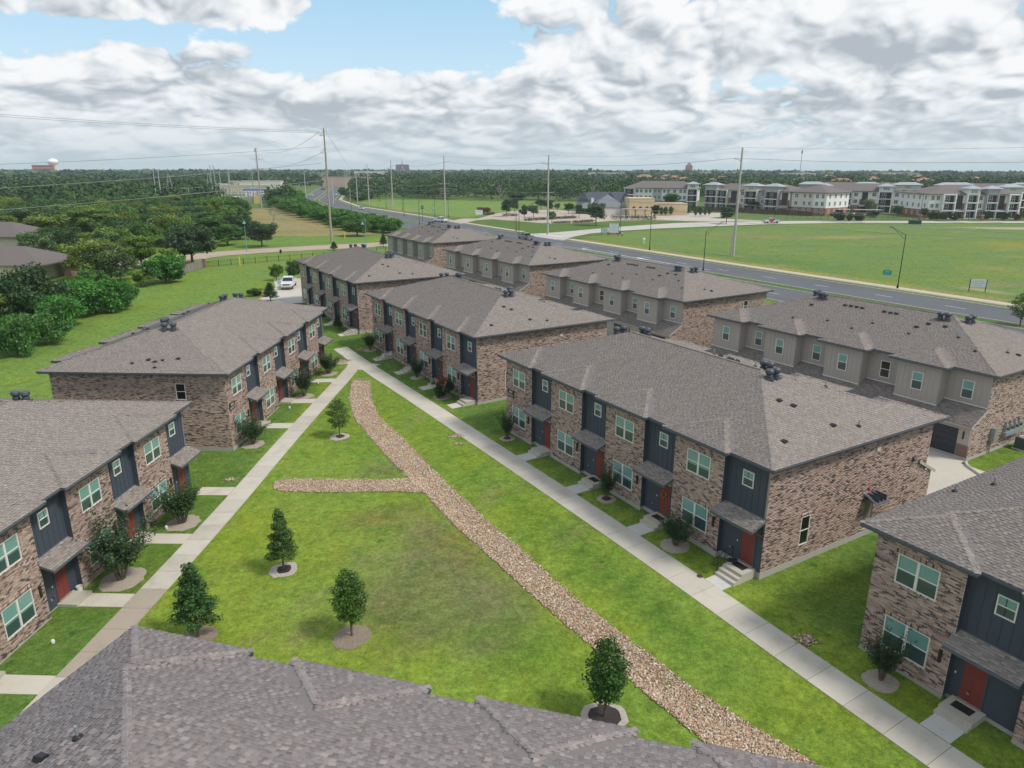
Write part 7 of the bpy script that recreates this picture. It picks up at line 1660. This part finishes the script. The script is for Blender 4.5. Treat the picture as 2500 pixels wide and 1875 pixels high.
# church, water tower, red building, far roofs and masts
M_CHR = mat('church_roof', (.105, .095, .115), .8); M_CHS = mat('church_stone', (.42, .35, .31), .85)
cx, cy = -252, 1700; t = thing('church', 'dark roofed church with a thin spire above the far trees', 'church', (cx, cy, H(cx, cy)), .1); t.scale = (.80, .8, .98)
ob('wall', MB().box(-19, -8, -1, 19, 14, 12.5).mesh('wall', M_CHS), t); ob('roof', MB().add([(-20, -9, 12), (20, -9, 12), (20, 15, 12), (-20, 15, 12), (-18.5, 3, 29), (18.5, 3, 29)], [(0, 1, 5, 4), (1, 2, 5), (2, 3, 4, 5), (3, 0, 4), (0, 3, 2, 1)]).mesh('roof', M_CHR), t)
ob('gable', MB().add([(-7.5, -10.5, 13), (7.5, -10.5, 13), (0, -10.5, 26.5), (-7.5, 2, 13), (7.5, 2, 13), (0, 2, 27)], [(0, 1, 2), (0, 2, 5, 3), (1, 4, 5, 2), (0, 3, 4, 1)]).mesh('gable', M_CHS), t); ob('rose_window', MB().lathe([(2.2, 0), (2.2, .2)], n=14).mesh('rose_window', M_CHR), t, (0, -10.5, 18), rot=(math.pi/2, 0, 0)); ob('spire', MB().tube((-.5, 3, 28), (-.5, 3, 35), 1.6, .5, 8).tube((-.5, 3, 35), (-.5, 3, 48), .35, .08, 6).mesh('spire', M_CHR), t)
ob('nave', MB().hexa([(19, -6, 0), (42, -6, 0), (42, 12, 0), (19, 12, 0), (19, -6, 9), (42, -6, 9), (42, 12, 9), (19, 12, 9)]).mesh('nave', M_CHR), t)
wx_, wy_ = -1143, 1850; t = thing('water_tower', 'white water tower on the left horizon', 'water tower', (wx_, wy_, H(wx_, wy_))); t.scale = (.78, .78, .76); ob('tank', MB().lathe([(1, 34), (12, 37), (15.5, 43), (15.5, 48), (11, 54), (2, 57)], n=20).mesh('tank', mat('tower_white', (.85, .86, .87), .5)), t)
for i in range(6): ob('leg', MB().tube((13*math.cos(i*1.047), 13*math.sin(i*1.047), -1), (11.5*math.cos(i*1.047), 11.5*math.sin(i*1.047), 38), 1.3).mesh('leg', MATS['tower_white']), t)
ob('riser', MB().tube((0, 0, -1), (0, 0, 35), 2.4).mesh('riser', MATS['tower_white']), t)
def blk(name, lb, x, y, w, d, h, c, rz=0, roof=None, group=None, rows=0):
    t = thing(name, lb, 'building', (x, y, H(x, y)), rz, group); ob('wall', MB().box(-w/2, 0, -1, w/2, d, h).mesh('wall', M_OBJ), t, color=c)
    if roof: ob('roof', hip(MB(), -w/2, 0, w/2, d, h, roof[0], .5).mesh('roof', M_OBJ), t, color=roof[1])
    else: ob('roof', MB().box(-w/2-.2, -.2, h, w/2+.2, d+.2, h+.5).mesh('roof', M_OBJ), t, color=tuple(np.array(c)*.8))
    for k in range(rows): ob('window_band', MB().box(-w/2+1, -.1, 1+k*h/rows+h/rows*.3, w/2-1, 0, 1+k*h/rows+h/rows*.62).mesh('window_band', M_WGLASS), t)
blk('red_building', 'red brick office block beside the water tower', -1140, 1800, 44, 24, 27, (.42, .14, .10), .4, rows=4)
blk('store', 'long pale warehouse beyond the road bend', -242, 690, 48, 20, 8, (.60, .57, .50), .15); blk('store', 'pale flat store above the blue petrol station', -222, 600, 42, 16, 6.4, (.58, .50, .38), .15); blk('store', 'white roofed store left of the warehouse', -262, 640, 24, 14, 6.5, (.55, .58, .60), .1); blk('store', 'tan flat roofed store beyond the far road', -190, 830, 46, 22, 10, (.45, .33, .27), .1); blk('store', 'second tan store beyond the far road, at its right', -165, 860, 30, 18, 9, (.50, .42, .36), .1)
t = thing('petrol_station', 'blue canopy petrol station by the road bend', 'petrol station', (-186, 545, H(-186, 545)), .3); ob('canopy', MB().box(-13, 0, 4.2, 13, 9, 5.3).mesh('canopy', M_OBJ), t, color=(.04, .13, .36))
for q in (-10, -3, 4, 11): ob('column', MB().box(q-.3, 3, 0, q+.3, 3.6, 4.2).mesh('column', M_OBJ), t, color=(.1, .2, .42))
ob('shop', MB().box(-12, 12, -.5, 12, 22, 4.4).mesh('shop', M_APT), t); ob('forecourt', MB().box(-20, -6, -.5, 22, 14, .07).mesh('forecourt', M_CONC), t, color=(.5, .43, .38))
r = np.random.default_rng(21)
for i in range(46):
    a = r.uniform(-.66, .66); D = r.uniform(1300, 3600); x_, y_ = math.sin(a)*D, math.cos(a)*D; big = r.random() < .35
    blk('far_building', 'pale roof among the trees near the horizon', x_, y_, r.uniform(30, 90) if big else r.uniform(16, 34), r.uniform(14, 30), r.uniform(11, 15), [(.62, .60, .56), (.66, .66, .66), (.50, .38, .30), (.58, .50, .42)][int(r.integers(0, 4))], r.uniform(-.4, .4), group='far roofs near the horizon')
for i in range(16):
    a = r.uniform(.02, .62); D = r.uniform(760, 1250); x_, y_ = math.sin(a)*D, math.cos(a)*D
    blk('far_house', 'house with a reddish roof among the right far trees', x_, y_, r.uniform(14, 24), r.uniform(10, 16), r.uniform(7, 9), (.60, .52, .44), r.uniform(-.5, .5), (3.2, (.36, .19, .13)), group='reddish houses in the right far trees')
blk('brick_tower', 'small red brick tower house on the right horizon', 435, 1820, 14, 14, 26, (.38, .17, .12), 0, (10, (.20, .13, .13)))
def mast(x, y, h, lb, lattice=False, c=(.5, .52, .54)):
    t = thing('mast', lb, 'mast', (x, y, H(x, y))); ob('shaft', MB().tube((0, 0, -1), (0, 0, h), .9 if lattice else .7, .35, 6).mesh('shaft', M_OBJ), t, color=c)
    if lattice: ob('head', MB().lathe([(1.8, h*.86), (1.8, h*.98)], n=8).mesh('head', M_OBJ), t, color=c)
mast(-7, 1700, 48, 'thin white mast above the middle far woods', c=(.8, .8, .8)); mast(660, 1700, 62, 'lattice mast on the right horizon', True, (.25, .27, .3)); mast(-690, 2000, 72, 'thin antenna tower left of the tall tan pole', True, (.4, .43, .47))
# substation
sx, sy = -172, 452; t = thing('substation', 'grey electrical substation in a clearing of the left woods', 'substation', (sx, sy, H(sx, sy)), .2)
for i in range(9): ob('gantry', MB().box(-.18, -.18, 0, .18, .18, 9).box(5.8, -.18, 0, 6.2, .18, 9).box(-.4, -.2, 8.6, 6.4, .2, 9).box(-.4, -.2, 5.6, 6.4, .2, 5.9).mesh('gantry', M_GALV), t, (-30+i*6.6, (i % 3)*7-6, 0))
for i in range(7): ob('transformer', MB().box(-1.8, -1.4, 0, 1.8, 1.4, 3.6).lathe([(.3, 3.6), (.35, 5.2), (.1, 5.6)], -.9, 0, 8).lathe([(.3, 3.6), (.35, 5.2), (.1, 5.6)], .9, 0, 8).mesh('transformer', M_GALV), t, (-24+i*7.4, -10+(i % 2)*8, 0))
for i in range(14): ob('insulator_post', MB().tube((0, 0, 0), (0, 0, 6.5), .16).box(-1.1, -.1, 6.3, 1.1, .1, 6.6).mesh('insulator_post', M_GALV), t, (-32+i*4.8, -14+(i*5 % 9), 0))
ob('control_box', MB().box(-1.6, -1, 0, 1.6, 1, 4.4).mesh('control_box', M_OBJ), t, (16, -16, 0), color=(.58, .44, .18))
for i, (x_, h_) in enumerate([(-12, 22), (-10, 22), (-2, 20), (12, 19)]): ob('steel_pole', MB().tube((0, 0, 0), (0, 0, h_), .35, .22, 8).mesh('steel_pole', M_GALV), t, (x_, 2, 0))
for x_, y_, h_, lb in [(-228, 470, 20, 'left steel pole of the pair in the left woods'), (-224, 468, 20, 'right steel pole of the pair in the left woods'), (-190, 480, 19, 'steel pole behind the substation, left'), (-180, 470, 18, 'steel pole behind the substation, right'), (-128, 455, 18, 'steel pole right of the grey field pole'), (-108, 430, 16, 'left ladder-like steel pole by the road'), (-105, 430, 15, 'right ladder-like steel pole by the road')]:
    pole(x_, y_, h_, .3, lb, [], (.45, .47, .48), name='steel_pole')
for x_, y_, lb in [(-215, 462, 'left lattice support frame beside the substation'), (-190, 462, 'right lattice support frame beside the substation')]:
    tt = thing('lattice_frame', lb, 'pylon', (x_, y_, H(x_, y_))); mb = MB()
    for s in (-1, 1): mb.tube((s*3.2, 0, 0), (s*.3, 0, 17), .22).tube((s*2.4, 2, 0), (s*.3, 0, 17), .18)
    for z in (4, 8, 12): mb.tube((-3.2+z*.17, 0, z), (3.2-z*.17, 0, z), .14)
    ob('frame', mb.mesh('frame', M_GALV), tt)
# ------------------------------------------------------------------ the air: pale haze over the far land
hz_mb = MB().box(-9500, -300, -16, 9500, 9500, 75)
hm = bpy.data.materials.new('haze'); hm.use_nodes = True; HT_ = NT(hm.node_tree); HT_.n.remove(HT_.n['Principled BSDF']); pv = HT_.new('ShaderNodeVolumePrincipled'); pv.inputs['Color'].default_value = (.80, .90, 1.0, 1); pv.inputs['Density'].default_value = HAZE_D; pv.inputs['Anisotropy'].default_value = .1; HT_.link(pv.outputs[0], HT_.n['Material Output'].inputs['Volume'])
if HAZE_D > 0: ob('haze', hz_mb.mesh('haze', hm), kind='stuff')
